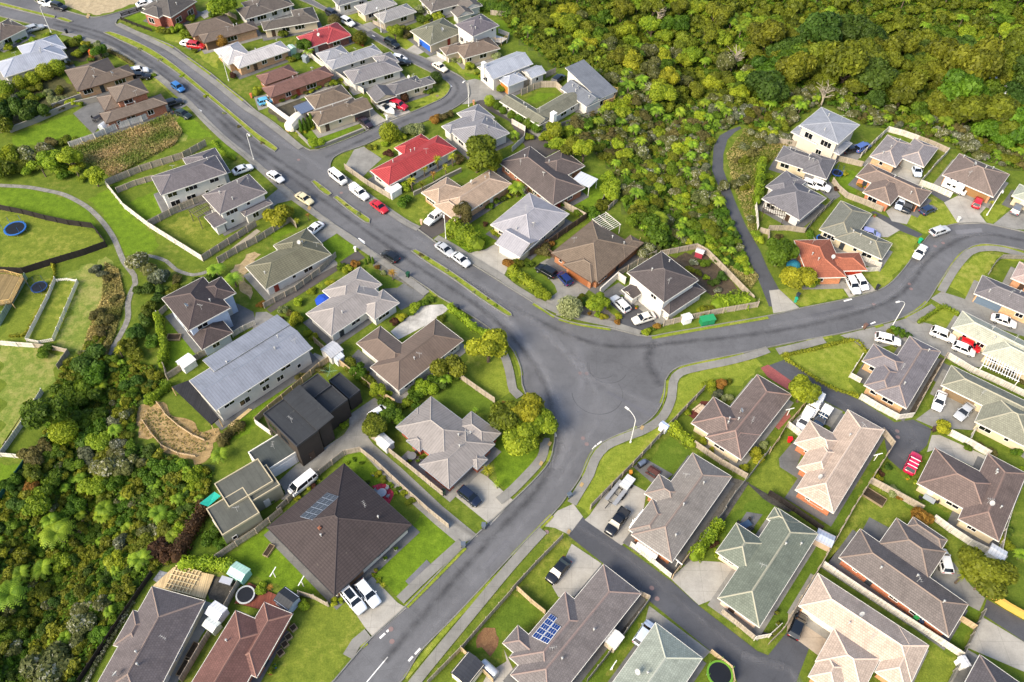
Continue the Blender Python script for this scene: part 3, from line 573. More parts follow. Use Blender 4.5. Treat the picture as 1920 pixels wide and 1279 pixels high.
for P, h_ in [([(880,600),(905,590),(925,612),(900,622)], '#57585c'), ([(760,1090),(800,1050),(812,1062),(772,1102)], '#6b6c70'), ([(1520,590),(1600,572),(1603,580),(1524,599)], '#58595d'), ([(640,375),(690,408),(684,414),(635,381)], '#5a5b5f'), ([(420,235),(450,260),(445,265),(415,240)], '#58595c'), ([(905,1060),(950,1010),(958,1018),(914,1068)], '#5a5b5f'), ([(1790,432),(1840,428),(1842,436),(1794,440)], '#6d6e72')]: sheet('road_patch', P, m_asphalt(h_))
PAD = m_plain('#a48c62')
for x, y in [(1014,870),(1090,910),(1030,833),(1203,803),(580,391),(663,347),(165,31),(1066,998),(540,245)]:
    sheet('kerb_ramp', [(x - 4, y + 2), (x + 1, y + 5), (x + 5, y - 2), (x, y - 5)], PAD, lift=0.16)
TYRE = m_plain('#4a4b4e', 0.8)
for cx, cy, rx, a0, a1 in [(1120,738,4.4,-60,150),(1140,690,3.4,-70,95),(1128,688,2.6,-80,70)]:
    c = at(cx, cy); L = [c + Vector((math.cos(t), math.sin(t), 0)) * rx for t in np.radians(np.linspace(a0 - 120, a1 - 120, 40))]
    A, B = offs(L, .06), offs(L, -.06); sheet('tyre_mark', A + B[::-1], TYRE, True)
sheet("road_patch", [(1135,736),(1140,733),(1225,778),(1222,784)], m_asphalt("#5d5e63"))

# ------------------------------------------------------------------ houses
OVH = 0.55
HOUSES = []      # (centre, short phrase)
M_FASC = {'w': m_plain('#d9d6cc', .5), 'd': m_plain('#3a3b3e', .5), 'b': m_plain('#5b4638', .5), 'g': m_plain('#8f959b', .4), 't': m_plain('#b3a88c', .5)}
FRAME_W, FRAME_D = m_plain('#e4e2dc', .4), m_plain('#2f3236', .4)
PANE = m_glass()
PV, PV_DARK = m_glass('#12306b', .12), m_plain('#3c434c', .35)
STEEL = m_plain('#aeb2b6', .35, .6)
_WIN = {}
def window_mesh(w, h, frame):
    k = (round(w, 1), round(h, 1), frame.name)
    if k not in _WIN:
        t = 0.07; f = MB(); f.box(-w/2, w/2, -.03, .06, -h/2, -h/2 + t); f.box(-w/2, w/2, -.03, .06, h/2 - t, h/2)
        f.box(-w/2, -w/2 + t, -.03, .06, -h/2 + t, h/2 - t); f.box(w/2 - t, w/2, -.03, .06, -h/2 + t, h/2 - t)
        n = 0 if w < 1.0 else 1 if w < 2.3 else 2
        for i in range(n): x = -w/2 + w * (i + 1) / (n + 1); f.box(x - .03, x + .03, -.02, .05, -h/2 + t, h/2 - t)
        p = MB(); p.box(-w/2 + t, w/2 - t, -.02, .015, -h/2 + t, h/2 - t)
        _WIN[k] = (f.mesh('window', [frame]), p.mesh('pane', [PANE]))
    return _WIN[k]
_DISH = []
def rooftop_meshes():
    if not _DISH:
        a = MB(); a.tube([(0, 0, -.3), (0, 0, 1.3)], .025, n=6); a.tube([(-.55, 0, 1.2), (.55, 0, 1.2)], .02, n=5)
        for k in range(4): x = -.5 + .3 * k; a.tube([(x, -.26, 1.22), (x, .26, 1.22)], .014, n=4)
        d = MB(); d.lathe([(0.02, .0), (.22, .05), (.4, .15), (.42, .19), (.38, .16), (.2, .08), (0.02, .05)], 14, Matrix.Translation((0, 0, .7)) @ Matrix.Rotation(.9, 4, 'X')); d.tube([(0, 0, -.3), (0, .05, .75)], .04, n=6); d.tube([(0, 0, .75), (0, -.45, .95)], .02, n=4)
        v = MB(); v.tube([(0, 0, -.4), (0, 0, .45)], .09, n=8); v.lathe([(.09, .45), (.17, .47), (.15, .56), (.02, .62)], 10)
        s = m_plain('#a9aaa8', .5)
        _DISH.extend([a.mesh('aerial', [s]), d.mesh('satellite_dish', [s], True), v.mesh('vent_pipe', [s])])
    return _DISH
def house(short, label, ang, wings, roof=('tile', '#6d5c52'), wall=('render', '#d8d4c8'), cap=None, fasc='w', h=2.5, pitch=23, garage=(), gcol='#8d8d88', extra=(), frame=None, windows=True,
          lowwall=None, category='house', z0=0.0, solar=None, chim=None, upper_wall=None, ov=OVH):
    """wings: (list of eave-corner pixels, type, eave height or None). types: h hip, g gable along the long side, G across,
    f flat with parapet, u+/u-/v+/v- single slope rising that way"""
    roof = (roof[0], soften(roof[1]))
    h0 = wings[0][2] if len(wings[0]) > 2 and wings[0][2] else h
    a, b = at(*ang[0], h0), at(*ang[1], h0); th = math.atan2(b.y - a.y, b.x - a.x)
    pts0 = [at(x, y, h0) for x, y in wings[0][0]]; c = sum(pts0, Vector()) / len(pts0); c.z = 0
    R = Matrix.Rotation(-th, 3, 'Z'); rects = []
    for i, w in enumerate(wings):
        hh = w[2] if len(w) > 2 and w[2] else h
        q = [R @ (at(x, y, hh) - c) for x, y in w[0]]; e = i * 0.03
        rects.append((min(p.x for p in q) + e, max(p.x for p in q) - e, min(p.y for p in q) + e, max(p.y for p in q) - e, hh - i * 0.012, w[1]))
    root = empty(category.replace(' ', '_'), (c.x, c.y, z0), th); HOUSES.append((Vector((c.x, c.y, 0)), short, project((c.x, c.y, 2))))
    tag(root, label, category, 'houses of the suburb' if category == 'house' else None)
    tanp = math.tan(math.radians(pitch)); rf, cp, fa, wl = MB(), MB(), MB(), MB(); caps = []
    def slope(pts, e0, e1):
        e0, e1 = Vector(e0), Vector(e1); t = (e1 - e0).normalized(); P = [Vector(p) for p in pts]
        nrm = (P[1] - P[0]).cross(P[2] - P[0]).normalized(); up = nrm.cross(t); up = up if up.z >= 0 else -up
        rf.face(P, [((p - e0).dot(t), (p - e0).dot(up)) for p in P])
    walls = []
    for (x0, x1, y0, y1, z, ty) in rects:
        dx, dy = x1 - x0, y1 - y0; wz = [z] * 4   # wall top at corners (x0y0, x1y0, x1y1, x0y1)
        o_ = ov if ty != 'f' else 0.02; X0, X1, Y0, Y1 = x0 + o_, x1 - o_, y0 + o_, y1 - o_
        if ty in 'h':
            k = min(dx, dy) / 2; zr = z + k * tanp; m = .02 if abs(dx - dy) < .05 else 0
            if dx >= dy: r0, r1 = (x0 + k - m, (y0 + y1) / 2, zr), (x1 - k + m, (y0 + y1) / 2, zr)
            else: r0, r1 = ((x0 + x1) / 2, y0 + k - m, zr), ((x0 + x1) / 2, y1 - k + m, zr)
            A, B, C_, D = (x0, y0, z), (x1, y0, z), (x1, y1, z), (x0, y1, z)
            if dx >= dy:
                slope([A, B, r1, r0], A, B); slope([C_, D, r0, r1], C_, D); slope([B, C_, r1], B, C_); slope([D, A, r0], D, A)
                caps += [(A, r0), (D, r0), (B, r1), (C_, r1), (r0, r1)]
            else:
                slope([B, C_, r1, r0], B, C_); slope([D, A, r0, r1], D, A); slope([A, B, r0], A, B); slope([C_, D, r1], C_, D)
                caps += [(A, r0), (B, r0), (C_, r1), (D, r1), (r0, r1)]
        elif ty in 'gG':
            along = (dx >= dy) == (ty == 'g'); k = (dy if along else dx) / 2; zr = z + k * tanp
            A, B, C_, D = (x0, y0, z), (x1, y0, z), (x1, y1, z), (x0, y1, z)
            if along:
                ym = (y0 + y1) / 2; r0, r1 = (x0, ym, zr), (x1, ym, zr); slope([A, B, r1, r0], A, B); slope([C_, D, r0, r1], C_, D)
                for xx, s in ((x0 + .25, 1), (x1 - .25, -1)):
                    P = [(xx, y0 + .1, z - .02), (xx, y1 - .1, z - .02), (xx, ym, zr - .06)]; wl.face(P[::-1] if s > 0 else P, [(0, 0), (dy, 0), (dy / 2, k)][::1])
            else:
                xm = (x0 + x1) / 2; r0, r1 = (xm, y0, zr), (xm, y1, zr); slope([B, C_, r1, r0], B, C_); slope([D, A, r0, r1], D, A)
                for yy, s in ((y0 + .25, 1), (y1 - .25, -1)):
                    P = [(x0 + .1, yy, z - .02), (x1 - .1, yy, z - .02), (xm, yy, zr - .06)]; wl.face(P if s > 0 else P[::-1], [(0, 0), (dx, 0), (dx / 2, k)])
            caps.append((r0, r1))
        elif ty == 'f':
            rf.face([(x0 + .15, y0 + .15, z - .2), (x1 - .15, y0 + .15, z - .2), (x1 - .15, y1 - .15, z - .2), (x0 + .15, y1 - .15, z - .2)], [(x0, y0), (x1, y0), (x1, y1), (x0, y1)])
            for q in ((x0, x1, y0, y0 + .15), (x0, x1, y1 - .15, y1), (x0, x0 + .15, y0 + .15, y1 - .15), (x1 - .15, x1, y0 + .15, y1 - .15)): fa.box(*q, z - .42, z)
            z = z - .42
        else:
            L = dx if ty[0] == 'u' else dy; zz = z + L * math.tan(math.radians(min(pitch, 10)))
            zs = {'u+': (z, zz, zz, z), 'u-': (zz, z, z, zz), 'v+': (z, z, zz, zz), 'v-': (zz, zz, z, z)}[ty]
            P = [(x0, y0, zs[0]), (x1, y0, zs[1]), (x1, y1, zs[2]), (x0, y1, zs[3])]; i = {'u+': 3, 'u-': 1, 'v+': 0, 'v-': 2}[ty]
            slope(P, P[i], P[(i + 1) % 4])
            for i in range(4):
                p, q = P[i], P[(i + 1) % 4]; d = Vector((0, 0, .16)); p, q = Vector(p), Vector(q); fa.quad(p - d, q - d, q, p)
            t_ = (zz - z) / L; zc = lambda x, y: {'u+': z + (x - x0) * t_, 'u-': z + (x1 - x) * t_, 'v+': z + (y - y0) * t_, 'v-': z + (y1 - y) * t_}[ty]
            C4 = [(X0, Y0), (X1, Y0), (X1, Y1), (X0, Y1)]
            for i in range(4):
                (p, q), (r, s) = C4[i], C4[(i + 1) % 4]; zp, zq = zc(p, q) - .03, zc(r, s) - .03; ln = math.hypot(r - p, s - q)
                wl.face([(p, q, z - .05), (r, s, z - .05), (r, s, zq), (p, q, zp)], [(0, z), (ln, z), (ln, zq), (0, zp)])
            rf.face([(x, y, zc(x, y) - .05) for x, y in ((x0, y1), (x1, y1), (x1, y0), (x0, y0))])
        if ty in 'hgG':
            rf.face([(x0, y1, z - .03), (x1, y1, z - .03), (x1, y0, z - .03), (x0, y0, z - .03)])
            for q in ((x0 - .06, x1 + .06, y0 - .06, y0), (x0 - .06, x1 + .06, y1, y1 + .06), (x0 - .06, x0, y0, y1), (x1, x1 + .06, y0, y1)): fa.box(*q, z - .2, z + .015)
        zt = z - .03
        for p, q, r, s in ((X0, Y0, X1, Y0), (X1, Y0, X1, Y1), (X1, Y1, X0, Y1), (X0, Y1, X0, Y0)):
            ln = math.hypot(r - p, s - q); wl.face([(p, q, -.6), (r, s, -.6), (r, s, zt), (p, q, zt)], [(0, -.6), (ln, -.6), (ln, zt), (0, zt)])
        walls.append((X0, X1, Y0, Y1, zt))
    capm = m_plain(soften(blend(cap, roof[1], .35), .25), .7) if cap else m_plain(roof[1], .6)
    for A, B in caps:
        A, B = Vector(A), Vector(B); d = B - A
        if d.length < .1: continue
        d.normalize(); s = d.cross(Vector((0, 0, 1))).normalized() * .15; up = Vector((0, 0, .10)); dn = Vector((0, 0, -.04))
        cp.face([A - s + dn, B - s + dn, B + up, A + up]); cp.face([A + up, B + up, B + s + dn, A + s + dn]); cp.face([A + s + dn, A - s + dn, A + up]); cp.face([B - s + dn, B + s + dn, B + up])
    r_o = obj('roof', rf.mesh('roof', [m_roof(*roof)]), root)
    if caps: obj('ridge_cap', cp.mesh('ridge_cap', [capm]), r_o)
    if fa.v: obj('gutter', fa.mesh('gutter', [M_FASC[fasc]]), r_o)
    obj('wall', wl.mesh('wall', [m_wall(*wall)]), root)
    # openings
    if category == 'house' and rects[0][5] in 'hg':
        x0, x1, y0, y1 = rects[0][:4]; Mi = R.inverted(); e = .75
        sheet('paving', [Mi @ Vector((x, y, 0)) + c for x, y in ((x0 - e, y0 - e), (x1 + e, y0 - e), (x1 + e, y1 + e), (x0 - e, y1 + e))], CONC_D if int(abs(c.x)) % 2 else CONC, True)
    taken = []
    Li = lambda px, py, z: R @ (at(px, py, z) - c)
    def sides():
        for i, (X0, X1, Y0, Y1, zt) in enumerate(walls):
            yield i, Vector((X0, Y0, 0)), Vector((X1, Y0, 0)), zt; yield i, Vector((X1, Y0, 0)), Vector((X1, Y1, 0)), zt
            yield i, Vector((X1, Y1, 0)), Vector((X0, Y1, 0)), zt; yield i, Vector((X0, Y1, 0)), Vector((X0, Y0, 0)), zt
    def free(p, me_, zt):
        for j, (X0, X1, Y0, Y1, z2) in enumerate(walls):
            if j != me_ and X0 - .2 < p.x < X1 + .2 and Y0 - .2 < p.y < Y1 + .2 and z2 > zt - 1.2: return False
        return True
    for g in garage:
        gx, gy, gw = (g + (4.8,))[:3]; best = None; gl = Li(gx, gy, 1.1); gl.z = 0
        for i, A, B, zt in sides():
            d = (B - A).normalized(); t = (gl - A).dot(d); L = (B - A).length
            if L < 2.6: continue
            w_ = min(gw, L - .4); t = min(max(t, w_ / 2 + .2), L - w_ / 2 - .2); p = A + d * t; n_ = Vector((d.y, -d.x, 0))
            if not free(p + n_ * .5, i, 2.4): continue
            q = (p - gl).length
            if best is None or q < best[0]: best = (q, p, d, n_, w_)
        if best:
            _, p, d, n_, w_ = best; mb = MB(); hh = min(2.2, h - .25)
            for k in range(4): z_a, z_b = .05 + hh * k / 4, .05 + hh * (k + 1) / 4 - .03; mb.box(-w_/2, w_/2, -.05, .03, z_a, z_b)
            mb.box(-w_/2 + .02, w_/2 - .02, -.06, .005, .05, hh)
            go = obj('garage_door', mb.mesh('garage_door', [m_plain(gcol, .5)]), root, p, math.atan2(-n_.x, n_.y)); taken.append((p, w_ / 2 + .5))
    wr = random.Random(int(abs(c.x * 31 + c.y * 17)) + 3); nwin = 0; door_done = False
    if windows:
        for i, A, B, zt in sides():
            L = (B - A).length; d = (B - A) / max(L, 1e-6); n_ = Vector((d.y, -d.x, 0))
            floors = [1.5] if zt < 4.2 else ([1.5, 4.2] if zt < 6.6 else [1.4, 4.0, zt - 1.1])
            for zc in floors:
                if zc > zt - .7: zc = zt - .95
                t = wr.uniform(1.2, 2.2)
                while t < L - 1.0 and nwin < 40:
                    w_, hh = wr.choice([(1.4, 1.3), (2.0, 1.4), (2.6, 1.5), (0.8, 1.0), (2.0, 1.5)])
                    p = A + d * t
                    if t + w_ / 2 < L - .35 and t - w_ / 2 > .35 and free(p + n_ * .4, i, zc + .9) and all((p - q).length > r + w_ / 2 for q, r in taken):
                        fm, pm = window_mesh(w_, hh, frame or FRAME_W); rz = math.atan2(-n_.x, n_.y)
                        if not door_done and zc < 2 and wr.random() < .3:
                            mb = MB(); mb.box(-.48, .48, -.05, .05, .1, 2.1); mb.box(-.36, -.1, .05, .07, .3, 1.9); mb.box(.1, .36, .05, .07, .3, 1.9)
                            dr = obj('front_door', mb.mesh('front_door', [m_plain(wr.choice(['#4a3a30', '#31363c', '#8a3a2c', '#c9c6bd']), .5)]), root, p, rz); mb = MB(); mb.box(.38, .44, .05, .12, .98, 1.12); obj('handle', mb.mesh('handle', [STEEL]), dr); door_done = True
                        else:
                            wo = obj('window', fm, root, p + Vector((0, 0, zc + .05)), rz); obj('pane', pm, wo); nwin += 1
                    t += w_ + wr.uniform(1.0, 2.6)
    # things fixed on the roof
    def roof_z(x, y):
        z = 0
        for (x0, x1, y0, y1, zz, ty) in rects:
            if x0 < x < x1 and y0 < y < y1:
                e = min(x - x0, x1 - x, y - y0, y1 - y) if ty == 'h' else (min(y - y0, y1 - y) if ((x1 - x0 >= y1 - y0) == (ty == 'g')) else min(x - x0, x1 - x)) if ty in 'gG' else 0
                z = max(z, zz + e * tanp)
        return z
    ae, di, ve = rooftop_meshes()
    x0, x1, y0, y1, zz, ty = rects[0]
    for me_, nm, cnt in ((ae, 'aerial', 1), (di, 'satellite_dish', wr.randint(0, 1)), (ve, 'vent_pipe', wr.randint(1, 3))):
        for _ in range(cnt):
            x, y = wr.uniform(x0 + 1.2, x1 - 1.2) if x1 - x0 > 3 else (x0 + x1) / 2, wr.uniform(y0 + 1.2, y1 - 1.2) if y1 - y0 > 3 else (y0 + y1) / 2
            if ty in ('f',) and nm != 'aerial': continue
            obj(nm, me_, root, (x, y, (roof_z(x, y) if ty in 'hgG' else zz) + .1), wr.uniform(0, 6.3))
    if solar:      # list of (pixel of panel centre, columns direction) laid on the roof slope
        for spec in solar:
            P = [Li(x, y, spec['z']) for x, y in spec['quad']]   # quad corners a,b,c,d on the roof plane
            P = [Vector((p.x, p.y, roof_z(p.x, p.y) + .16)) for p in P]; nu, nv = spec['n']; sk = spec.get('skip', ())
            for i in range(nu):
                for j in range(nv):
                    if (i, j) in sk: continue
                    def bl(s, t): return (P[0] * (1 - s) * (1 - t) + P[1] * s * (1 - t) + P[2] * s * t + P[3] * (1 - s) * t)
                    sh = spec.get('shift', 0) * j
                    a, b, c2, d = bl((i + .03) / nu + sh, (j + .03) / nv), bl((i + .97) / nu + sh, (j + .03) / nv), bl((i + .97) / nu + sh, (j + .97) / nv), bl((i + .03) / nu + sh, (j + .97) / nv)
                    nn = (b - a).cross(d - a).normalized(); nn = nn if nn.z > 0 else -nn
                    fr_ = MB(); fr_.face([a, b, c2, d]); fr_.face([a - nn * .1, b - nn * .1, b, a]); fr_.face([c2 - nn * .1, d - nn * .1, d, c2]); fr_.face([b - nn * .1, c2 - nn * .1, c2, b]); fr_.face([d - nn * .1, a - nn * .1, a, d])
                    so = obj('solar_panel', fr_.mesh('solar_panel', [m_plain(spec.get('frame', '#d5d9dc'), .4)]), r_o)
                    cc = (a + b + c2 + d) / 4; ce = MB(); e = .93
                    for u in (0, 1, 2):
                        q = [cc + (p - cc) * e for p in (a, b, c2, d)]; s0, s1 = u / 3 + .012, (u + 1) / 3 - .012
                        A_, B_, C2, D_ = q[0].lerp(q[1], s0), q[0].lerp(q[1], s1), q[3].lerp(q[2], s1), q[3].lerp(q[2], s0); ce.face([p + nn * .012 for p in (A_, B_, C2, D_)])
                    obj('cells', ce.mesh('cells', [PV if spec.get('blue') else PV_DARK]), so)
    if chim:
        for cx, cy, w_, hh, colr in chim:
            p = Li(cx, cy, h + hh); mb = MB(); mb.box(p.x - w_/2, p.x + w_/2, p.y - w_/2, p.y + w_/2, h - .8, h + hh); mb.box(p.x - w_/2 - .06, p.x + w_/2 + .06, p.y - w_/2 - .06, p.y + w_/2 + .06, h + hh, h + hh + .12); mb.box(p.x - w_*.25, p.x + w_*.25, p.y - w_*.25, p.y + w_*.25, h + hh + .12, h + hh + .3)
            obj('chimney', mb.mesh('chimney', [m_plain(colr, .7)]), root)
    return root

T = 'tile'; BR = 'brick'; RD = 'render'
CREAM, WHT, TAN, ORB, GRYW = (RD, '#c6b89c'), (RD, '#cac8c2'), (BR, '#b58f68'), (BR, '#98593a'), (RD, '#b9bcc0')
# top left
house('the red brick house', 'red brick house with dark grey roof beside the corner lawn', [(320,33),(369,2)], [([(320,33),(369,2),(286,3)],'h'),([(272,25),(298,33),(291,6)],'h')], (T,'#57524f'), (BR,'#8e4434'), h=3.6, garage=())
house('the brown roofed house behind the parked red car', 'brown L-shaped hip roof house behind the white and red cars', [(390,78),(483,53)], [([(372,66),(390,79),(484,53)],'h'),([(347,48),(374,66),(424,27)],'h')], (T,'#6e5e50'), TAN, h=2.5, fasc='b', garage=((400,84),), gcol='#5e4a3a')
house('the pale grey roofed house', 'pale grey hip roof house with tan brick walls and bays', [(462,123),(544,94)], [([(430,110),(462,123),(544,94)],'h'),([(410,103),(440,117),(446,78)],'h')], ('press','#b9b4b4'), TAN, garage=((430,122),))
house('the white house with brown roof by the left road', 'white house with brown roof by the street lamp, cut by the photo edge', [(0,78),(52,52)], [([(0,78),(52,52),(10,38)],'h'),([(-50,92),(20,65),(-20,50)],'h')], (T,'#6f6156'), WHT)
house('the long blue-grey roofed house', 'long white house with blue-grey metal hip roof above round ball trees', [(20,139),(125,105)], [([(-10,118),(22,141),(125,105)],'h'),([(32,87),(60,110),(124,89)],'h')], ('run','#98a2b4'), WHT, h=2.8)
house('the brown roofed house by the white and black cars', 'brown hip roof house with beige walls beside white and black parked suvs', [(160,167),(251,139)], [([(168,165),(251,139),(240,121)],'h'),([(121,132),(160,167),(207,115)],'h')], (T,'#6c5d50'), TAN, fasc='b', garage=((253,147,3.0),))
house('the two storey orange brick house', 'orange brick house with brown roof and upper storey beside the dry grass', [(207,229),(314,194)], [([(187,213),(207,229),(314,194)],'h'),([(181,183),(208,205),(240,175)],'h'),([(200,165),(229,189),(279,172)],'h',5.0)], (T,'#736355'), ORB, h=2.7, fasc='b')
house('the grey roofed house beside the red fence', 'white house with brown-grey hip roof near the top, garden fence red', [(475,31),(551,9)], [([(475,31),(551,9),(520,-14)],'h'),([(442,17),(475,32),(500,5)],'h')], (T,'#5f5650'), WHT)
house('the dark grey house behind the red roof', 'cream house with dark brown-grey roof behind the smaller red roof', [(515,51),(597,37)], [([(489,41),(513,54),(597,37)],'h'),([(555,45),(597,37),(572,15)],'h')], (T,'#5d564f'), CREAM)
house('the small red roofed house', 'smaller bright red roofed house up the street with dark red walls', [(625,77),(657,66)], [([(556,69),(583,82),(657,64)],'h'),([(604,72),(626,78),(658,66),(618,46)],'h')], ('press','#9e3c42'), (BR,'#6c3634'), h=2.4)
house('the light blue-grey roofed house', 'light blue-grey hip roof house below the small red roof', [(634,127),(717,99)], [([(608,115),(634,127),(717,99)],'h'),([(592,100),(618,117),(645,90)],'h')], ('press','#8f929c'), WHT)
house('the grey roofed house with brick bay', 'grey roofed white house with brick bay and glazed doors', [(680,152),(754,130)], [([(644,134),(680,153),(754,130)],'h'),([(708,118),(747,116),(732,97)],'h')], ('press','#7f7c80'), WHT, garage=((744,124,3.0),))
house('the grey gabled house behind the boats', 'cream gabled house with grey roof and black garage behind two boats', [(741,178),(797,160)], [([(741,178),(797,160),(722,160)],'h'),([(687,172),(715,189),(741,177)],'G'),([(775,152),(797,161),(815,152)],'h')], (T,'#68666a'), CREAM, h=2.6, garage=((727,188,4.4),), gcol='#2c2b2c')
house('the red-brown tiled house', 'red-brown tiled house with orange brick walls by the blue hatchback', [(515,181),(626,141)], [([(491,165),(515,181),(626,141)],'h'),([(480,142),(502,158),(545,124)],'h')], (T,'#7d5348'), ORB, fasc='b', garage=((500,178,4.4),), gcol='#b9a08a')
house('the brown house with orange gable', 'brown roofed cream house with orange gable above its dark garage', [(613,231),(665,213)], [([(576,212),(613,231),(682,205)],'h'),([(571,181),(606,200),(650,170)],'h'),([(660,216),(697,200),(672,184)],'g')], (T,'#75634f'), CREAM, h=2.6, garage=((680,217,4.6),), gcol='#55504c')
house('the big red roofed house', 'large bright red metal roofed white house on the street corner', [(742,340),(855,279)], [([(694,320),(742,341),(856,279)],'h'),([(739,277),(762,290),(800,258)],'h')], ('press','#a53a3c'), WHT, h=2.6)
house('the grey roofed house beside the dark lane', 'white hip roof house in light grey beside the dark private lane', [(925,262),(954,249)], [([(842,244),(925,263),(955,249)],'h'),([(828,237),(850,248),(885,212)],'h'),([(865,208),(880,232),(928,220)],'h')], ('press','#85858c'), WHT, h=2.7)
house('the olive roofed house with blue garage', 'olive green roofed cream house with bright blue garage door', [(812,82),(868,59)], [([(769,58),(812,83),(868,59)],'h')], ('press','#6d6f58'), CREAM, garage=((799,82),), gcol='#2a5cb4')
house('the dark roofed white two storey house', 'white two storey house with dark grey hip roof behind the olive one', [(895,64),(935,47)], [([(853,46),(895,65),(935,47)],'h',5.0)], (T,'#66616a'), WHT, h=5.0)
house('the tan roofed cream house', 'cream brick house with tan-brown hip roof and white bay', [(880,106),(937,90)], [([(858,97),(880,107),(937,90),(897,74)],'h'),([(824,90),(846,101),(868,86)],'h')], (T,'#796555'), CREAM, garage=((836,102),))
house('the grey double roof house', 'grey hip roof house in two blocks beside a long brown lawn', [(725,41),(781,22)], [([(701,27),(725,41),(781,22)],'h'),([(664,12),(692,25),(742,5)],'h')], ('press','#918f90'), CREAM, garage=((712,40,4),))
house('the white house at the top road', 'white walled house at the head of the side street', [(641,8),(690,-6)], [([(622,-2),(641,9),(690,-8)],'h')], (T,'#6b6d74'), WHT, h=3.0)
house('the gabled house by the far hedge', 'white gabled house with brown-grey roofs beside the long hedge', [(828,16),(872,4)], [([(785,-2),(828,17),(875,0)],'h'),([(845,21),(867,30),(887,22)],'G'),([(852,3),(878,12),(905,10),(885,-8)],'g')], (T,'#6a625c'), WHT, garage=((853,27,4),))
# next to the forest
house('the white modern house with timber garage', 'white modern house with sloping pale blue roofs and timber garage door', [(985,152),(1022,137)], [([(932,146),(956,161),(988,148),(966,133)],'h',2.8),([(986,139),(1000,146),(1022,135),(1006,122)],'g',2.8),([(897,127),(930,141),(1000,119),(957,101)],'g',3.7)], ('run','#9aa4b4'), WHT, h=2.8, garage=((945,156),), gcol='#b8783a', chim=((907,118,.9,3.0,'#e8e6e2'),))
house('the dark blue-grey modern house', 'white modern house with dark blue-grey roofs at the forest edge', [(1116,193),(1135,184)], [([(1051,166),(1116,193),(1135,184)],'g',2.8),([(1058,142),(1078,134),(1155,168),(1138,180)],'v+',3.3)], ('run','#6c727e'), WHT, h=2.8)
house('the olive U-shaped house', 'olive roofed U-shaped house around a lawn with white chimney', [(1015,233),(1032,223)], [([(940,192),(960,177),(1015,233)],'g'),([(1012,222),(1032,224),(1085,189),(1063,172)],'g')], (T,'#74745f'), WHT, chim=((1038,212,1.1,2.6,'#e9e7e2'),))
# centre
house('the dark brown house by the yellow car', 'dark brown tiled house with orange brick walls beside a yellow car', [(1057,374),(1097,352)], [([(935,304),(1057,374),(1097,352)],'h'),([(1046,284),(1040,340),(1097,311)],'h')], (T,'#5f5250'), ORB, cap='#77645c')
house('the peach roofed house', 'peach tiled brick house with white ute parked before its garage', [(862,408),(960,345)], [([(862,408),(960,345),(915,320)],'h'),([(791,360),(822,384),(858,345)],'h'),([(812,384),(862,408),(880,390)],'h')], (T,'#ad9074'), TAN, cap='#b59a84', garage=((834,400,4.6),), gcol='#4b3a30')
house('the large silver-grey roofed house', 'large silver-grey metal roofed cream house with white garage gable', [(1011,450),(1067,401)], [([(925,417),(985,458),(1067,401)],'h'),([(929,455),(970,480),(1012,450)],'G')], ('run','#9a98a0'), CREAM, h=2.6, garage=((946,470,4.8),), gcol='#c9c9c6')
house('the brown multi-hip house', 'brown roofed house with many hips and red-brown garage door', [(1109,529),(1143,500)], [([(1048,482),(1095,513),(1196,464),(1102,420)],'h'),([(1057,495),(1109,530),(1144,501)],'h'),([(1150,470),(1163,480),(1197,464),(1182,440)],'h')], (T,'#75614f'), (BR,'#a4683e'), h=2.6, fasc='b', garage=((1083,520),), gcol='#8a5636')
house('the white two storey house with dark roofs', 'white two storey house with dark brown hip roofs on the junction corner', [(1264,555),(1310,525)], [([(1176,511),(1264,555),(1310,525)],'h',5.4),([(1219,561),(1260,587),(1324,545)],'h'),([(1165,543),(1187,561),(1206,549)],'G')], (T,'#554b4c'), WHT, h=2.6, garage=((1245,588),), gcol='#dcdad6')
house('the olive green roofed house', 'olive green tiled white house below a white sedan driveway', [(499,541),(620,477)], [([(460,500),(499,542),(621,477)],'h'),([(512,460),(545,490),(600,453)],'h')], ('press','#6b6a50'), WHT, h=2.6, garage=((596,458,4.4),), gcol='#d0cec8')
house('the mauve-grey roofed house', 'mauve-grey metal roofed white house beside a blue parasol', [(702,599),(749,567)], [([(580,584),(621,630),(722,558)],'h'),([(607,543),(645,580),(705,524),(660,513)],'h'),([(676,570),(702,600),(749,567)],'h')], ('run','#948d89'), WHT, h=2.6)
house('the long brown roofed house', 'long brown metal roofed white house with cluttered brick patio', [(747,732),(868,638)], [([(747,733),(869,638),(812,601)],'h'),([(671,646),(713,611),(742,702)],'h')], ('run','#735e4f'), WHT, h=2.6, cap='#6b584b')
# left
house('the white two storey house by the meadow', 'white two storey house with grey-brown roof beside the green meadow', [(315,362),(432,322)], [([(283,331),(315,362),(424,323)],'h',4.9),([(342,297),(380,322),(432,322),(405,290)],'h',3.2)], (T,'#6a6469'), WHT, h=4.9, garage=((424,332,4),))
house('the white two storey house with orange trim', 'white two storey house with grey hip roofs and orange panels', [(417,399),(500,360)], [([(379,366),(417,400),(500,360),(470,335)],'h',4.9),([(385,405),(401,427),(426,416)],'G',2.7),([(450,397),(460,406),(509,378)],'h',2.8)], (T,'#6f686a'), WHT, h=2.8)
house('the pale blue two storey house', 'pale blue-grey two storey house with dark brown roofs above the bush', [(366,612),(412,587)], [([(304,560),(366,613),(412,587),(381,519)],'h',5.2),([(380,545),(400,572),(436,542),(410,521)],'h',5.2),([(350,622),(385,653),(435,620)],'h',2.7)], (T,'#4b3f40'), (RD,'#b4bfd0'), h=2.7, cap='#5c4a48')
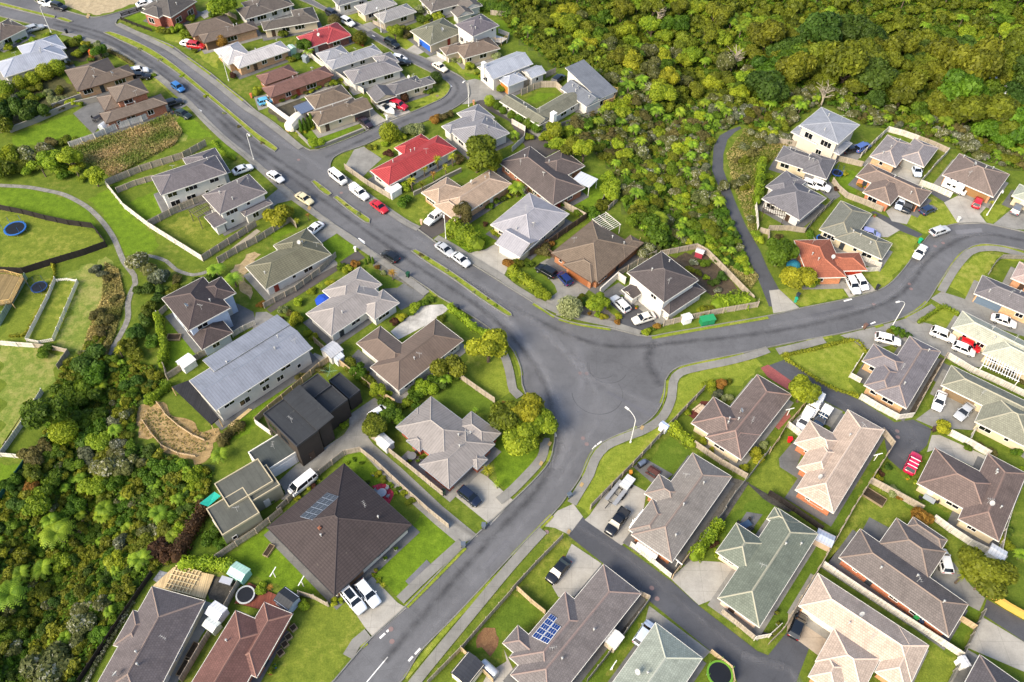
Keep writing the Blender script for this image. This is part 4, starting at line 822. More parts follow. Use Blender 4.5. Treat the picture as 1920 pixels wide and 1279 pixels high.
house('the long white house with blue-grey roof', 'long tall white house with blue-grey metal roof and black deck', [(406,768),(585,652)], [([(355,714),(406,769),(585,652)],'g',4.4),([(384,672),(402,700),(545,613)],'v-',4.38)], ('run','#7d8798'), WHT, h=4.4, pitch=14)
house('the black modern house', 'black flat roofed modern house with timber base and white garage', [(557,836),(597,806)], [([(497,779),(557,836),(597,806),(531,748)],'f',6.2),([(531,747),(597,806),(626,782),(557,726)],'u+',6.3),([(557,726),(585,747),(622,722),(592,702)],'f',5.2),([(585,747),(615,777),(652,747),(622,725)],'f',5.0),([(615,712),(651,746),(677,731),(632,700)],'f',3.6)], ('flat','#33363c'), ('board','#3d3630'), h=5, fasc='d', garage=((666,752,4.4),), gcol='#dedcd8', frame=FRAME_D, pitch=5)
house('the white garage with dark flat roof', 'white garage block with dark green flat roof beside the black house', [(505,878),(556,846)], [([(470,855),(505,879),(556,846),(518,815)],'f',3.0)], ('flat','#454d4c'), WHT, h=3.0, fasc='w', garage=((535,882,4.8),), gcol='#e2e0dc', windows=False, category='garage')
house('the olive flat roofed house', 'grey-green flat roofed modern house with teal shade sail', [(426,998),(485,962)], [([(386,954),(426,998),(486,960),(450,916)],'f',4.0),([(404,912),(440,945),(505,890),(476,863)],'f',4.2),([(455,915),(482,935),(519,898),(495,872)],'f',3.8)], ('flat','#575a52'), (RD,'#84826f'), h=4, fasc='t')
# bottom left
house('the dark pyramid roofed house', 'dark brown pyramid roof house with solar panels beside a red patio', [(502,990),(627,1117)], [([(502,990),(637,876),(772,984),(627,1117)],'h')], ('press','#463a3a'), (RD,'#d8cfc0'), h=2.6, pitch=22, fasc='d', garage=((655,1105,4.8),), gcol='#8d6a50', cap='#3b3132',
      solar=[dict(quad=[(561,966),(612,920),(636,933),(586,977)], n=(5, 3), z=4.4, frame='#7d8794')], chim=((599,990,.35,2.2,'#8a5a44'),))
house('the grey-brown tiled house by the bush', 'long grey-brown tiled house with timber deck at the bush edge', [(384,1127),(305,1280)], [([(285,1100),(384,1127),(262,1345)],'h'),([(250,1144),(290,1170),(212,1210)],'h'),([(190,1290),(160,1345),(230,1330)],'h')], (T,'#6b6062'), CREAM, h=2.6, cap='#96796a', pitch=24)
house('the red-brown mottled tile house', 'red-brown mottled tile house beside a black round trampoline', [(549,1151),(485,1264)], [([(442,1145),(520,1180),(340,1345)],'h'),([(492,1135),(549,1151),(480,1270)],'h')], (T,'#7b4d45'), (BR,'#a5583c'), h=2.5, cap='#9a6a58')
# middle right of the lower road
house('the mauve hip roofed house with the dark blue car', 'mauve-grey many-hipped house beside the dark blue car and round tree', [(842,915),(927,833)], [([(786,871),(842,916),(928,833)],'h'),([(742,801),(820,862),(900,812),(819,756)],'h'),([(868,800),(905,846),(940,812),(882,772)],'h'),([(741,800),(765,815),(800,775),(781,769)],'h'),([(760,826),(789,846),(795,815)],'h'),([(884,853),(895,882),(917,861)],'h')], ('run','#8d8682'), (BR,'#a04a32'), h=2.5, fasc='g', garage=((884,902,4.6),), gcol='#77706c', pitch=21)
house('the brown-pink tiled house by the green corner', 'brown-pink tiled cream house with red deck behind the corner verge', [(1484,740),(1390,861)], [([(1420,702),(1484,740),(1390,862)],'h'),([(1296,793),(1345,748),(1400,800),(1375,835)],'h'),([(1340,827),(1390,862),(1425,815)],'h')], (T,'#76645e'), CREAM, h=2.5, cap='#9c7566')
house('the patchy grey tiled house with the trailer', 'patchy grey tiled brick house with a trailer parked beside it', [(1371,895),(1260,1054)], [([(1299,849),(1371,895),(1260,1054),(1192,1001)],'h'),([(1215,916),(1243,893),(1290,925),(1262,960)],'h'),([(1211,950),(1190,1001),(1225,1020),(1270,965)],'h')], (T,'#878079'), (BR,'#a8683e'), h=2.5, cap='#8f7468', garage=((1207,967,3),))
house('the peach tiled house with the white ute', 'peach tiled house with orange brick walls beside a white ladder ute', [(1658,806),(1563,962)], [([(1590,768),(1658,806),(1563,962),(1512,925)],'h'),([(1502,811),(1528,793),(1585,835),(1560,872)],'h'),([(1494,875),(1535,900),(1590,850)],'h'),([(1502,925),(1563,962),(1580,930)],'h')], (T,'#c2a68e'), (BR,'#b4683c'), h=2.5, cap='#cdb4a0')
house('the sage green tiled house', 'sage green tiled pink-walled house with a large concrete forecourt', [(1534,1001),(1424,1176)], [([(1467,963),(1534,1001),(1424,1176),(1347,1120)],'h'),([(1356,1015),(1372,1055),(1420,1050),(1405,996)],'h'),([(1445,961),(1480,1000),(1500,980)],'h')], (T,'#6f7b68'), (RD,'#d2b8a6'), h=2.5, cap='#b0a98c')
house('the grey tiled house with blue solar panels', 'grey-brown tiled house with blue solar panels and black sedan', [(1199,1111),(1065,1280)], [([(1132,1058),(1199,1111),(1030,1330)],'h'),([(1060,1109),(960,1237),(1112,1188)],'h'),([(943,1207),(963,1181),(1025,1218)],'h')], (T,'#78706e'), TAN, h=2.5, cap='#94766c',
      solar=[dict(quad=[(1033,1146),(1058,1168),(1027,1209),(997,1189)], n=(2, 5), z=3.7, blue=True, skip=((1, 0),))])
house('the pale green tiled house', 'pale mint green tiled house beside the dark lane and silver hatchback', [(1234,1171),(1317,1234)], [([(1234,1171),(1317,1234),(1112,1330)],'h')], (T,'#9aa594'), CREAM, h=2.5, cap='#b3b8a2')
house('the large peach tiled house', 'large peach tiled house with black hatchback before its garage', [(1534,1075),(1741,1210)], [([(1499,1136),(1534,1075),(1741,1210),(1712,1272)],'h'),([(1562,1180),(1530,1240),(1615,1295),(1650,1235)],'h'),([(1655,1230),(1690,1180),(1741,1210),(1700,1300)],'h'),([(1530,1240),(1560,1300),(1600,1250)],'h')], (T,'#c6ab94'), (BR,'#c58a5a'), h=2.5, cap='#d2b9a2', garage=((1527,1160,5),), gcol='#e0d6c6')
house('the grey-brown tiled house with orange walls', 'grey-brown tiled house with long orange brick wall and silver hatchback', [(1579,1049),(1779,1194)], [([(1579,1049),(1611,994),(1808,1128),(1779,1194)],'h'),([(1664,995),(1700,985),(1767,1029),(1741,1086),(1690,1050)],'h'),([(1700,986),(1728,986),(1767,1005),(1766,1030)],'h')], (T,'#716762'), (BR,'#a85c38'), h=2.5, cap='#8a7262')
house('the blue-grey tiled house in the fork', 'blue-grey tiled tan house between the two right-hand drives', [(1762,662),(1700,766)], [([(1706,630),(1762,662),(1700,766),(1658,738)],'h'),([(1625,664),(1650,650),(1705,690),(1690,715)],'h'),([(1624,715),(1648,737),(1700,700)],'h')], (T,'#7a757a'), (BR,'#c49a6e'), h=2.5, cap='#967a6e')
house('the olive tiled house with the silver cars', 'olive grey-green tiled house with two silver cars outside', [(1786,686),(1919,750)], [([(1765,722),(1786,686),(1960,770)],'h'),([(1828,790),(1917,835),(1960,780),(1850,750)],'h')], (T,'#84866f'), CREAM, h=2.5, cap='#a39c80', garage=((1795,752,5),), gcol='#7c6a52')
house('the pale sage roofed house', 'pale sage green roofed cream house with a hexagonal bay by the red car', [(1805,583),(1925,642)], [([(1786,615),(1805,583),(1960,660)],'h'),([(1842,662),(1872,625),(1960,690),(1910,695)],'h')], (T,'#aeb198'), CREAM, h=2.5, cap='#b9b69c')
house('the brown tiled house by the pink ute', 'brown tiled L-shaped house next to the bright pink-red ute', [(1925,888),(1873,1015)], [([(1852,851),(1925,888),(1873,1015),(1810,980)],'h'),([(1722,901),(1755,840),(1880,915),(1845,975)],'h')], (T,'#745f57'), CREAM, h=2.5, cap='#8f6f60')
house('the grey tiled house in the bottom right corner', 'dark grey tiled house cut off in the bottom right corner', [(1836,1230),(1935,1300)], [([(1836,1230),(1798,1310),(1940,1300)],'h')], (T,'#5f5a5e'), WHT, h=2.5, cap='#7d6a64')
# right hill street
house('the tall grey modern house', 'tall three level grey house with sloping steel roofs at the forest', [(1576,266),(1612,234)], [([(1499,235),(1539,204),(1612,234),(1576,266)],'h',6.0),([(1483,247),(1532,270),(1545,258),(1498,236)],'h',3.4),([(1528,268),(1577,288),(1594,266),(1548,250)],'h',3.2)], ('run','#8b919c'), (RD,'#c4bbac'), h=3.6, garage=((1578,292,4.4),), gcol='#5c5f66', pitch=9)
house('the grey roofed house with pointed porch', 'dark grey hip roof house with white garage below the tall house', [(1469,274),(1540,297)], [([(1455,300),(1469,274),(1562,303),(1549,330)],'h'),([(1505,318),(1545,335),(1567,302),(1530,288)],'h')], (T,'#6b6a70'), CREAM, garage=((1523,333,4.6),), gcol='#77777a')
house('the grey hip roofed house by the access lane', 'grey hip roofed white house with dark pergola beside the narrow access lane', [(1499,413),(1546,374)], [([(1437,366),(1480,333),(1546,374),(1499,413)],'h'),([(1462,329),(1490,328),(1500,350),(1440,352)],'h')], (T,'#6e6c73'), WHT)
house('the tan tiled house with carport', 'tan tiled brick house with two cars in its open carport', [(1645,318),(1744,363)], [([(1610,325),(1645,313),(1744,363),(1722,384)],'h'),([(1619,361),(1672,382),(1695,345),(1650,325)],'h')], (T,'#7d6a60'), (BR,'#b9714a'), cap='#9a7c6a', garage=((1700,384,4.6),), gcol='#3a3430')
house('the long grey-green roofed house', 'long grey-green tiled house behind the small orange roof', [(1564,446),(1651,485)], [([(1564,446),(1651,485),(1671,460),(1590,420)],'h'),([(1536,430),(1585,381),(1635,401),(1596,450)],'h')], (T,'#74776a'), CREAM, cap='#8d8468')
house('the orange tiled house', 'small bright orange tiled house with orange brick walls and white cars', [(1582,507),(1622,506)], [([(1491,455),(1512,450),(1555,451),(1585,516),(1530,521)],'h'),([(1550,475),(1612,475),(1622,507),(1560,507)],'h')], (T,'#a05c44'), (BR,'#c47a4c'), garage=((1601,511,3.2),), gcol='#b5402c')
house('the beige-grey roofed house on the ridge', 'beige-grey hip roof house in two blocks on the forest ridge', [(1632,292),(1675,310)], [([(1632,292),(1675,311),(1712,272),(1673,256)],'h'),([(1690,296),(1730,306),(1760,277),(1712,262)],'h')], (T,'#8a8486'), (BR,'#d0a67c'), cap='#b09a8a', garage=((1712,308,4.6),))
house('the brown tiled house behind the campervan', 'brown tiled house behind the white campervan and small red hatch', [(1767,328),(1857,367)], [([(1767,328),(1812,300),(1893,327),(1857,367)],'h')], (T,'#7c6a62'), (BR,'#b98258'), cap='#957c70', garage=((1826,366,5),), gcol='#8a6a44')
house('the mint roofed house at the far edge', 'pale mint roofed house cut off at the far street bend', [(1902,362),(1935,376)], [([(1902,362),(1912,345),(1960,365),(1940,385)],'h')], (T,'#a0a996'), CREAM)
house('the slate roofed house inside the bend', 'slate grey roofed tan house inside the road bend', [(1827,549),(1922,589)], [([(1845,517),(1827,549),(1945,600)],'h')], (T,'#706c70'), (BR,'#cfa274'), garage=((1850,570,4.6),), gcol='#5f6f80')
house('the pink roofed house at the edge', 'small pale pink roofed brick house at the edge above the slate roof', [(1896,521),(1935,538)], [([(1896,521),(1915,492),(1960,515),(1950,545)],'h')], (T,'#b59a92'), (BR,'#c28a62'))

# ------------------------------------------------------------------ where things stand, in words
def where(p, maxd=60):
    """phrase that places a world point against the nearest house, as seen in the photograph"""
    p = Vector((p[0], p[1], 0)); best = min(HOUSES, key=lambda h: (h[0] - p).length)
    a = project(p); dx, dy = a[0] - best[2][0], a[1] - best[2][1]
    k = math.degrees(math.atan2(-dy, dx)) % 360
    w = ['right of', 'behind and right of', 'behind', 'behind and left of', 'left of', 'in front and left of', 'in front of', 'in front and right of'][int((k + 22.5) // 45) % 8]
    return w + ' ' + best[1]

# ------------------------------------------------------------------ vehicles
TYRE_M, RIM_M, LAMP_M, TAIL_M, CHROME = m_plain('#17181a', .8), m_plain('#9a9da1', .35, .5), m_plain('#e8ecef', .2), m_plain('#9c1418', .3), m_plain('#c9ccd0', .3, .6)
AUTO_GLASS = m_glass('#11171d', .05)
def loft(mb, stations, close=True, mi=0):
    """stations: list of rings (same length) -> skin"""
    for a, b in zip(stations, stations[1:]):
        for i in range(len(a) - 1): mb.face([a[i], b[i], b[i + 1], a[i + 1]], None, mi)
    if close: mb.face(stations[0], None, mi); mb.face(stations[-1][::-1], None, mi)
CAR = {}
def car_meshes(kind):
    if kind in CAR: return CAR[kind]
    # L, W, hood z, tail z, belt z, cabin belt x0(rear) x1(front), roof x0 x1, roof z
    L, W, zh, zt, zb, b0, b1, r0, r1, zr = {
        'sedan': (4.6, 1.80, .86, .98, .98, -1.75, 1.05, -1.0, .30, 1.44), 'hatch': (4.1, 1.74, .88, 1.0, 1.0, -1.95, 1.05, -1.55, .35, 1.50),
        'suv': (4.6, 1.86, 1.02, 1.12, 1.12, -2.2, 1.0, -1.85, .40, 1.72), 'wagon': (4.7, 1.80, .88, 1.0, 1.0, -2.25, 1.0, -1.85, .30, 1.50),
        'ute': (5.2, 1.86, 1.08, 1.05, 1.14, -.75, 1.15, -.45, .55, 1.76), 'van': (4.9, 1.80, 1.15, 1.3, 1.25, -2.4, 1.95, -2.25, 1.2, 1.98)}[kind]
    h = L / 2; B = MB(); w = W / 2
    def ring(x, top, k, lo=.28): return [(x, -w * k * .86, lo), (x, -w * k, lo + .16), (x, -w * k, top * .62), (x, -w * k * .985, top - .10), (x, -w * k * .90, top - .02), (x, -w * k * .5, top + .02), (x, 0, top + .03),
                                         (x, w * k * .5, top + .02), (x, w * k * .90, top - .02), (x, w * k * .985, top - .10), (x, w * k, top * .62), (x, w * k, lo + .16), (x, w * k * .86, lo)]
    st = [(-h, zt * .72, .80, .42), (-h + .07, zt * .94, .90, .34), (-h + .35, zt, .965, .28), (-h + .9, zt, 1, .26), (b0 + .3, zb, 1, .26), (0, zb, 1, .26), (b1 - .05, zb * .99, 1, .26), (b1 + .35, (zb + zh) / 2, .995, .26), (h - .6, zh, .965, .28), (h - .22, zh * .92, .90, .30), (h - .05, zh * .80, .82, .34), (h, zh * .62, .74, .40)]
    st = sorted(st, key=lambda s: s[0]); loft(B, [ring(*s) for s in st])
    if kind == 'ute':
        B.box(-h + .12, b0 - .1, -w * .97, -w * .80, zt - .05, zt + .12); B.box(-h + .12, b0 - .1, w * .80, w * .97, zt - .05, zt + .12); B.box(-h + .04, -h + .14, -w * .92, w * .92, zt - .05, zt + .12)
    for s in (-1, 1): B.box(b1 - .35, b1 - .18, s * w * 1.0, s * w * 1.13, zb + .02, zb + .17)
    B.face([(-h + .2, -w * .8, .26), (-h + .2, w * .8, .26), (h - .2, w * .8, .26), (h - .2, -w * .8, .26)])
    G = MB(); kb, kt = w * .93, w * .74
    def gr(x, z, k): return [(x, -k, z), (x, k, z)]
    P = {'A': (b0, zb - .02, kb), 'B': (r0, zr - .03, kt), 'C': (r1, zr - .03, kt), 'D': (b1, zb - .02, kb)}
    a, b, c, d = [gr(x, z, k) for x, z, k in P.values()]
    G.face([a[0], b[0], b[1], a[1]]); G.face([d[1], c[1], c[0], d[0]]); G.face([a[1], b[1], c[1], d[1]]); G.face([d[0], c[0], b[0], a[0]]); G.face([b[0], c[0], c[1], b[1]])
    R = MB(); xm = (r0 + r1) / 2
    rr = lambda x, k, dz: [(x, -kt * k, zr - .05), (x, -kt * k * .96, zr + dz * .6), (x, -kt * .5, zr + dz), (x, 0, zr + dz * 1.15), (x, kt * .5, zr + dz), (x, kt * k * .96, zr + dz * .6), (x, kt * k, zr - .05)]
    loft(R, [rr(r0 - .06, .97, 0), rr(r0 + .18, 1.04, .035), rr(xm, 1.06, .05), rr(r1 - .18, 1.04, .035), rr(r1 + .06, .97, 0)])
    def pillar(p, q, t=.05):
        p, q = Vector(p), Vector(q); R.box(-t, t, -t * .8, t * .8, 0, 1, Matrix.Translation(p) @ Matrix(((1, 0, (q - p).x, 0), (0, 1, (q - p).y, 0), (0, 0, (q - p).z, 0), (0, 0, 0, 1))))
    for i in (0, 1):
        pillar(a[i], b[i], .06); pillar(d[i], c[i], .05); m0 = (xm - .05, a[i][1], zb - .02); m1 = (xm - .05, b[i][1], zr - .03); pillar(m0, m1, .05)
        if kind in ('wagon', 'suv', 'van'): pillar((b0 + .9, a[i][1], zb - .02), (r0 + .75, b[i][1], zr - .03), .05)
    if kind == 'van':
        R.box(b0 + .1, .35, -kb - .005, -kb + .02, zb, zb + .05)
    T_, I_ = MB(), MB(); rw = .34 if kind in ('suv', 'ute') else .31; Mx = Matrix.Rotation(math.pi / 2, 4, 'X')
    T_.lathe([(rw * .62, -.11), (rw * .94, -.11), (rw, -.07), (rw, .07), (rw * .94, .11), (rw * .62, .11)], 18, Mx); I_.lathe([(.001, -.085), (rw * .2, -.10), (rw * .64, -.095), (rw * .64, .095), (rw * .2, .10), (.001, .085)], 12, Mx)
    Lm, Tl = MB(), MB(); Lm.box(-.10, .07, -.20, .20, -.07, .07); Tl.box(-.05, .06, -.16, .16, -.09, .09)
    mt = [m_plain('#888888')]
    CAR[kind] = dict(body=B.mesh('body', mt, True, True), glass=G.mesh('windows', [AUTO_GLASS], False), roof=R.mesh('roof', mt, True), tyre=T_.mesh('wheel', [TYRE_M], True), rim=I_.mesh('rim', [RIM_M], True),
                     lamp=Lm.mesh('headlight', [LAMP_M]), tail=Tl.mesh('tail_light', [TAIL_M]), dim=(L, W, zh, zt, rw, b0, zb, r0, r1, zr, kt))
    return CAR[kind]
def vehicle(px, py, dx, dy, kind, colr, label, cat=None, roofc=None, z=0.13):
    m = car_meshes(kind); L, W, zh, zt, rw = m['dim'][:5]; b0, zb, r0, r1, zr, kt = m['dim'][5:]
    p = at(px, py, .7); q = at(px + dx, py + dy, .7); th = math.atan2(q.y - p.y, q.x - p.x)
    root = empty({'ute': 'pickup_truck', 'van': 'van', 'suv': 'parked_suv'}.get(kind, 'parked_car'), (p.x, p.y, z), th)
    tag(root, label, cat or {'ute': 'pickup', 'van': 'van'}.get(kind, 'car'), 'vehicles on the streets and drives'); THINGS.append(root)
    o = obj('body', m['body'], root); setmat(o, m_paint(colr)); o = obj('roof', m['roof'], root); setmat(o, m_paint(roofc or colr)); obj('windows', m['glass'], root)
    for sx in (-1, 1):
        for sy in (-1, 1):
            wo = obj('wheel', m['tyre'], root, (sx * L * .295 + .05, sy * (W / 2 - .10), rw)); obj('rim', m['rim'], wo)
    for s in (-1, 1):
        obj('headlight', m['lamp'], root, (L / 2 - .16, s * W * .33, zh * .72), -s * -.25); obj('tail_light', m['tail'], root, (-L / 2 + .06, s * W * .36, zt * .80))
    return root
WH, SI, BK, NV, BG, RE = '#e9e9e7', '#a9adb1', '#15161a', '#1c2942', '#c9bf9c', '#a81c22'
VEH = [
 (87,6,20,6,'suv',WH,'white suv parked at the top left kerb by the brown lot'), (111,13,20,6,'suv',BK,'black suv parked behind the white suv by the brown lot'), (271,7,20,-5,'sedan',WH,'white car on the side road beside the dry brown lot'),
 (65,53,22,-6,'wagon',SI,'silver wagon on the drive of the white house cut by the photo edge'), (261,134,22,-4,'suv',WH,'white suv beside a black wagon in front of the brown hip roof'), (265,143,26,0,'wagon',BK,'black wagon beside a white suv in front of the brown hip roof'),
 (334,164,17,12,'hatch','#2f6aa8','bright blue hatchback driving on the divided road'), (325,194,24,-7,'suv',BK,'black suv on the drive of the two storey orange brick house'), (343,214,22,10,'sedan','#1d2a26','dark green sedan parked on the lawn beside the scrub'),
 (354,82,22,4,'sedan',WH,'white sedan behind the red car on the front drive'), (368,86,28,3,'suv',RE,'red suv beside a white sedan near the roadside lawn'), (455,318,22,-8,'sedan',WH,'white sedan on the drive of the white two storey house'),
 (624,27,18,9,'suv','#2a2b33','dark suv at the top of the side street'), (652,42,18,9,'suv','#d6d9da','pale silver suv on the side street beside the red roof'), (735,82,16,9,'suv','#1b2126','black suv driving on the side street by the olive house'),
 (749,110,20,4,'hatch',WH,'white hatchback half hidden behind the black sedan by the brick bay'), (753,118,24,-2,'sedan',BK,'black sedan by the grey roofed house with the brick bay'), (825,126,20,12,'sedan','#dcd6c4','cream white sedan parked at the side street bend'),
 (499,190,26,-6,'hatch','#58a3cc','light blue hatchback before the red-brown tiled house'), (748,198,22,8,'suv','#b01630','bright red suv beside the two boats'), (685,230,22,16,'sedan','#2b2028','dark sedan before the garage with the orange gable'),
 (1047,149,14,-12,'suv','#17191c','black suv tucked behind the dark blue-grey modern house'), (991,290,20,-6,'suv','#1f3346','dark blue suv beside the yellow car'), (1005,301,16,-9,'hatch','#d9b322','bright yellow hatchback among dark brown roofs'),
 (1596,281,18,-4,'sedan','#16181a','black car beside the blue suv by the tall grey house'), (1617,277,17,-8,'suv','#4a63a0','blue suv by the small orange fence'), (1718,320,5,14,'hatch','#c9d6e6','pale blue hatchback before the beige-grey roofed house'),
 (1538,349,18,7,'suv',WH,'white suv on the court before the pointed porch house'), (1520,346,18,7,'hatch',WH,'white hatchback at the garage beneath the tall grey house'), (1688,382,-6,14,'hatch','#b9c4d6','silver-blue hatchback in the open carport'),
 (1702,387,-8,16,'suv','#20242a','black jeep-like suv in the open carport'), (1740,394,18,-8,'hatch','#1f3050','dark blue hatchback parked on the round lawn'), (1833,380,8,-16,'hatch','#c0182a','small red hatchback on the pale drive beside the campervan'),
 (1907,391,10,-16,'wagon','#6a7078','grey wagon on the far right drive'), (1762,433,26,-9,'wagon','#b5b8ba','silver wagon parked at the far street bend'), (1725,473,-12,18,'sedan',WH,'white sedan parked along the far lawn kerb'),
 (1632,438,14,4,'hatch','#8c93c4','lavender hatchback half behind the grey-green roof'), (1599,535,14,26,'wagon','#d2d5d6','silver people carrier on the orange house drive'), (1614,530,14,20,'hatch',WH,'white hatchback beside the silver people carrier'),
 (1882,602,40,14,'sedan',WH,'white sedan on the slate roofed house drive'), (1768,629,36,14,'suv',WH,'white suv on the wide concrete by the sage roof'), (1665,637,34,8,'wagon',WH,'white wagon beside the hedge at the fork'),
 (1807,655,32,13,'hatch',WH,'white hatchback with black pillars in front of the red car'), (1817,648,32,13,'hatch','#c01420','bright red hatchback behind the white hatchback'), (1761,752,-9,26,'sedan','#e4e4e4','white coupe on the olive house drive'),
 (1808,772,-22,22,'sedan',SI,'silver sedan outside the olive house carport'), (1527,761,-18,34,'ute',WH,'white ute with ladder racks on the grey drive'), (1507,790,-14,26,'hatch','#dfe3e6','white hatchback in front of the ladder ute'),
 (1540,786,-14,22,'hatch','#24384f','dark blue hatchback beside the white ladder ute'), (1711,869,14,-30,'suv','#c01a48','bright pink-red suv with white roof bars at the lane end'), (1157,979,-32,44,'ute','#15171c','black ute with open tray on the light concrete'),
 (1200,978,-28,36,'hatch','#e3e5e6','white hatchback beside the patchy grey roof'), (1047,1070,-33,40,'sedan','#14171d','black sedan on the drive by the lower road fence'), (1208,1188,26,-40,'hatch','#bcc8d8','silver-blue hatchback beside the mint roof'),
 (1495,1174,14,-34,'hatch','#14191f','black hatchback on the brownish drive'), (1770,1052,-8,-30,'hatch','#c7cacc','silver hatchback tucked by the grey-brown roof'), (663,1126,36,44,'suv','#dfe3e6','white suv with glass roof on the bottom drive'),
 (690,1113,34,42,'wagon','#ced4da','silver wagon beside the white suv on the bottom drive'), (880,931,38,30,'hatch','#141c30','dark navy hatchback on the concrete pad'), (568,908,-42,34,'van',WH,'white van on the shared drive before the dark pyramid roof'),
 (712,774,16,-10,'hatch',WH,'small white car half under the round trees'), (517,332,24,16,'sedan','#dcdcda','white sedan with red lights parked at the kerb'), (571,373,28,18,'sedan',BG,'beige sedan parked at the near kerb'),
 (634,334,30,24,'van',WH,'white van parked on the main road kerb'), (674,362,32,24,'ute',WH,'white canopy ute parked behind the red sedan'), (711,388,30,22,'sedan','#b0202c','red sedan parked at the main road kerb'),
 (815,408,-32,24,'ute',WH,'white canopy ute on the peach house drive'), (589,430,-28,22,'sedan','#dfe1e2','white sedan on the olive green house drive'), (732,481,-28,-18,'hatch','#121418','black hatchback driving on the main road'),
 (834,468,30,22,'sedan',SI,'silver sedan, rear one of two at the kerb'), (864,487,30,22,'sedan','#c3c6c9','silver sedan, front one of two at the kerb'), (1024,509,-28,-16,'suv','#15181c','black suv before the brown multi-hip house'),
 (1058,522,-20,-22,'hatch','#16265c','deep blue hatchback on the brown multi-hip house drive'), (1163,570,-26,-26,'wagon','#c4c8ca','silver wagon beside the small porch'), (1207,597,-30,9,'sedan','#cfcdc4','silver sedan on the dark corner court'),
 (507,628,20,-10,'suv','#14171c','black suv beside the long blue-grey roof'),
]
for v in VEH:
    r_ = vehicle(*v)
    if 'canopy' in v[6] or 'ladder' in v[6]:
        mb = MB(); mb.box(-2.45, -.75, -.80, .80, 1.15, 1.72); mb.box(-2.5, -.7, -.72, .72, 1.72, 1.78); o = obj('canopy', mb.mesh('canopy', [m_paint(WH)]), r_)
    if 'ladder' in v[6] or 'roof bars' in v[6]:
        zt = 2.0 if 'ladder' in v[6] else 1.8; mb = MB()
        for x in (-2.2, -1.3, -.4, .4) if zt > 1.9 else (-1.5, -.7, .1): mb.box(x - .05, x + .05, -.8, .8, zt, zt + .06)
        if zt > 1.9: mb.box(-2.4, .9, -.35, -.28, zt + .06, zt + .12); mb.box(-2.4, .9, .1, .17, zt + .06, zt + .12)
        obj('roof_rack', mb.mesh('roof_rack', [WHITE]), r_)
    if 'open tray' in v[6]:
        mb = MB(); mb.box(-2.42, -.88, -.72, .72, 1.06, 1.09); obj('tray', mb.mesh('tray', [m_plain('#2b2d31', .7)]), r_)
    if 'glass roof' in v[6]:
        mb = MB(); mb.box(-1.5, .1, -.5, .5, 1.775, 1.79); obj('sunroof', mb.mesh('sunroof', [AUTO_GLASS]), r_)
def campervan(px, py, dx, dy):
    p, q = at(px, py, 1), at(px + dx, py + dy, 1); r = empty('campervan', (p.x, p.y, .13), math.atan2(q.y - p.y, q.x - p.x))
    r.scale = (.84, .84, .84); tag(r, 'white campervan with cab-over on the pale concrete drive', 'campervan'); mb = MB()
    R = lambda x, w, z0, z1: [(x, -w, z0), (x, -w, z1 - .15), (x, -w + .15, z1), (x, w - .15, z1), (x, w, z1 - .15), (x, w, z0)]
    loft(mb, [R(-3.0, 1.05, .5, 2.75), R(1.2, 1.05, .5, 2.85), R(1.9, 1.0, 1.9, 2.75), R(2.15, .85, 2.1, 2.5)]); loft(mb, [R(1.1, .95, .4, 1.9), R(1.9, .95, .4, 1.75), R(2.6, .93, .4, 1.15), R(3.1, .8, .45, .9)])
    obj('body', mb.mesh('body', [m_paint('#ecebe6')]), r); mb = MB(); mb.quad((1.93, -.85, 1.72), (2.6, -.85, 1.18), (2.6, .85, 1.18), (1.93, .85, 1.72)); mb.box(-.2, .2, -.25, .25, 2.86, 2.93); mb.box(-1.9, -1.5, -.25, .25, 2.80, 2.87)
    for s in (-1, 1): mb.box(-2, -1, s * 1.05, s * 1.07, 1.5, 2.1); mb.box(-.5, .3, s * 1.05, s * 1.07, 1.5, 2.1)
    obj('windows', mb.mesh('windows', [AUTO_GLASS]), r); m = car_meshes('suv')
    for sx in (-1.6, 2.0):
        for s in (-.95, .95): w = obj('wheel', m['tyre'], r, (sx, s, .34)); obj('rim', m['rim'], w)
campervan(1790, 351, 28, 12)
def boat(px, py, dx, dy, label):
    p, q = at(px, py, .6), at(px + dx, py + dy, .6); r = empty('boat_on_trailer', (p.x, p.y, .12), math.atan2(q.y - p.y, q.x - p.x)); tag(r, label, 'boat', 'boats on trailers'); mb = MB(); st = []
    for x, w, z in ((-2.5, .95, .55), (-1, 1.02, .55), (.8, .95, .56), (1.9, .6, .65), (2.7, .05, .85)): st.append([(x, -w, 1.3 + max(0, x) * .08), (x, -w * .8, z + .2), (x, 0, z), (x, w * .8, z + .2), (x, w, 1.3 + max(0, x) * .08), (x, w * .75, 1.28 + max(0, x) * .08), (x, 0, 1.12), (x, -w * .75, 1.28 + max(0, x) * .08), (x, -w, 1.3 + max(0, x) * .08)])
    loft(mb, st); obj('hull', mb.mesh('hull', [m_paint('#e6e6e2')]), r); mb = MB(); mb.quad((.5, -.8, 1.35), (.1, -.7, 1.8), (.1, .7, 1.8), (.5, .8, 1.35)); mb.box(-.9, .1, -.6, .6, 1.75, 1.8); obj('windscreen', mb.mesh('windscreen', [AUTO_GLASS]), r)
    mb = MB(); mb.box(-2.85, -2.45, -.22, .22, .6, 1.7); obj('outboard_motor', mb.mesh('outboard_motor', [m_plain('#22252a')]), r); mb = MB(); mb.box(-2.3, 3.6, -.06, .06, .38, .48); mb.box(-.9, -.8, -1, 1, .3, .4); obj('trailer_frame', mb.mesh('trailer_frame', [STEEL]), r)
    for s in (-1, 1): obj('wheel', car_meshes('hatch')['tyre'], r, (-.85, s * 1.0, .31))
boat(727, 197, 17, 9, 'white motor boat on a trailer nearer the black garage'); boat(725, 208, 16, 9, 'white motor boat on a trailer next to the fence')

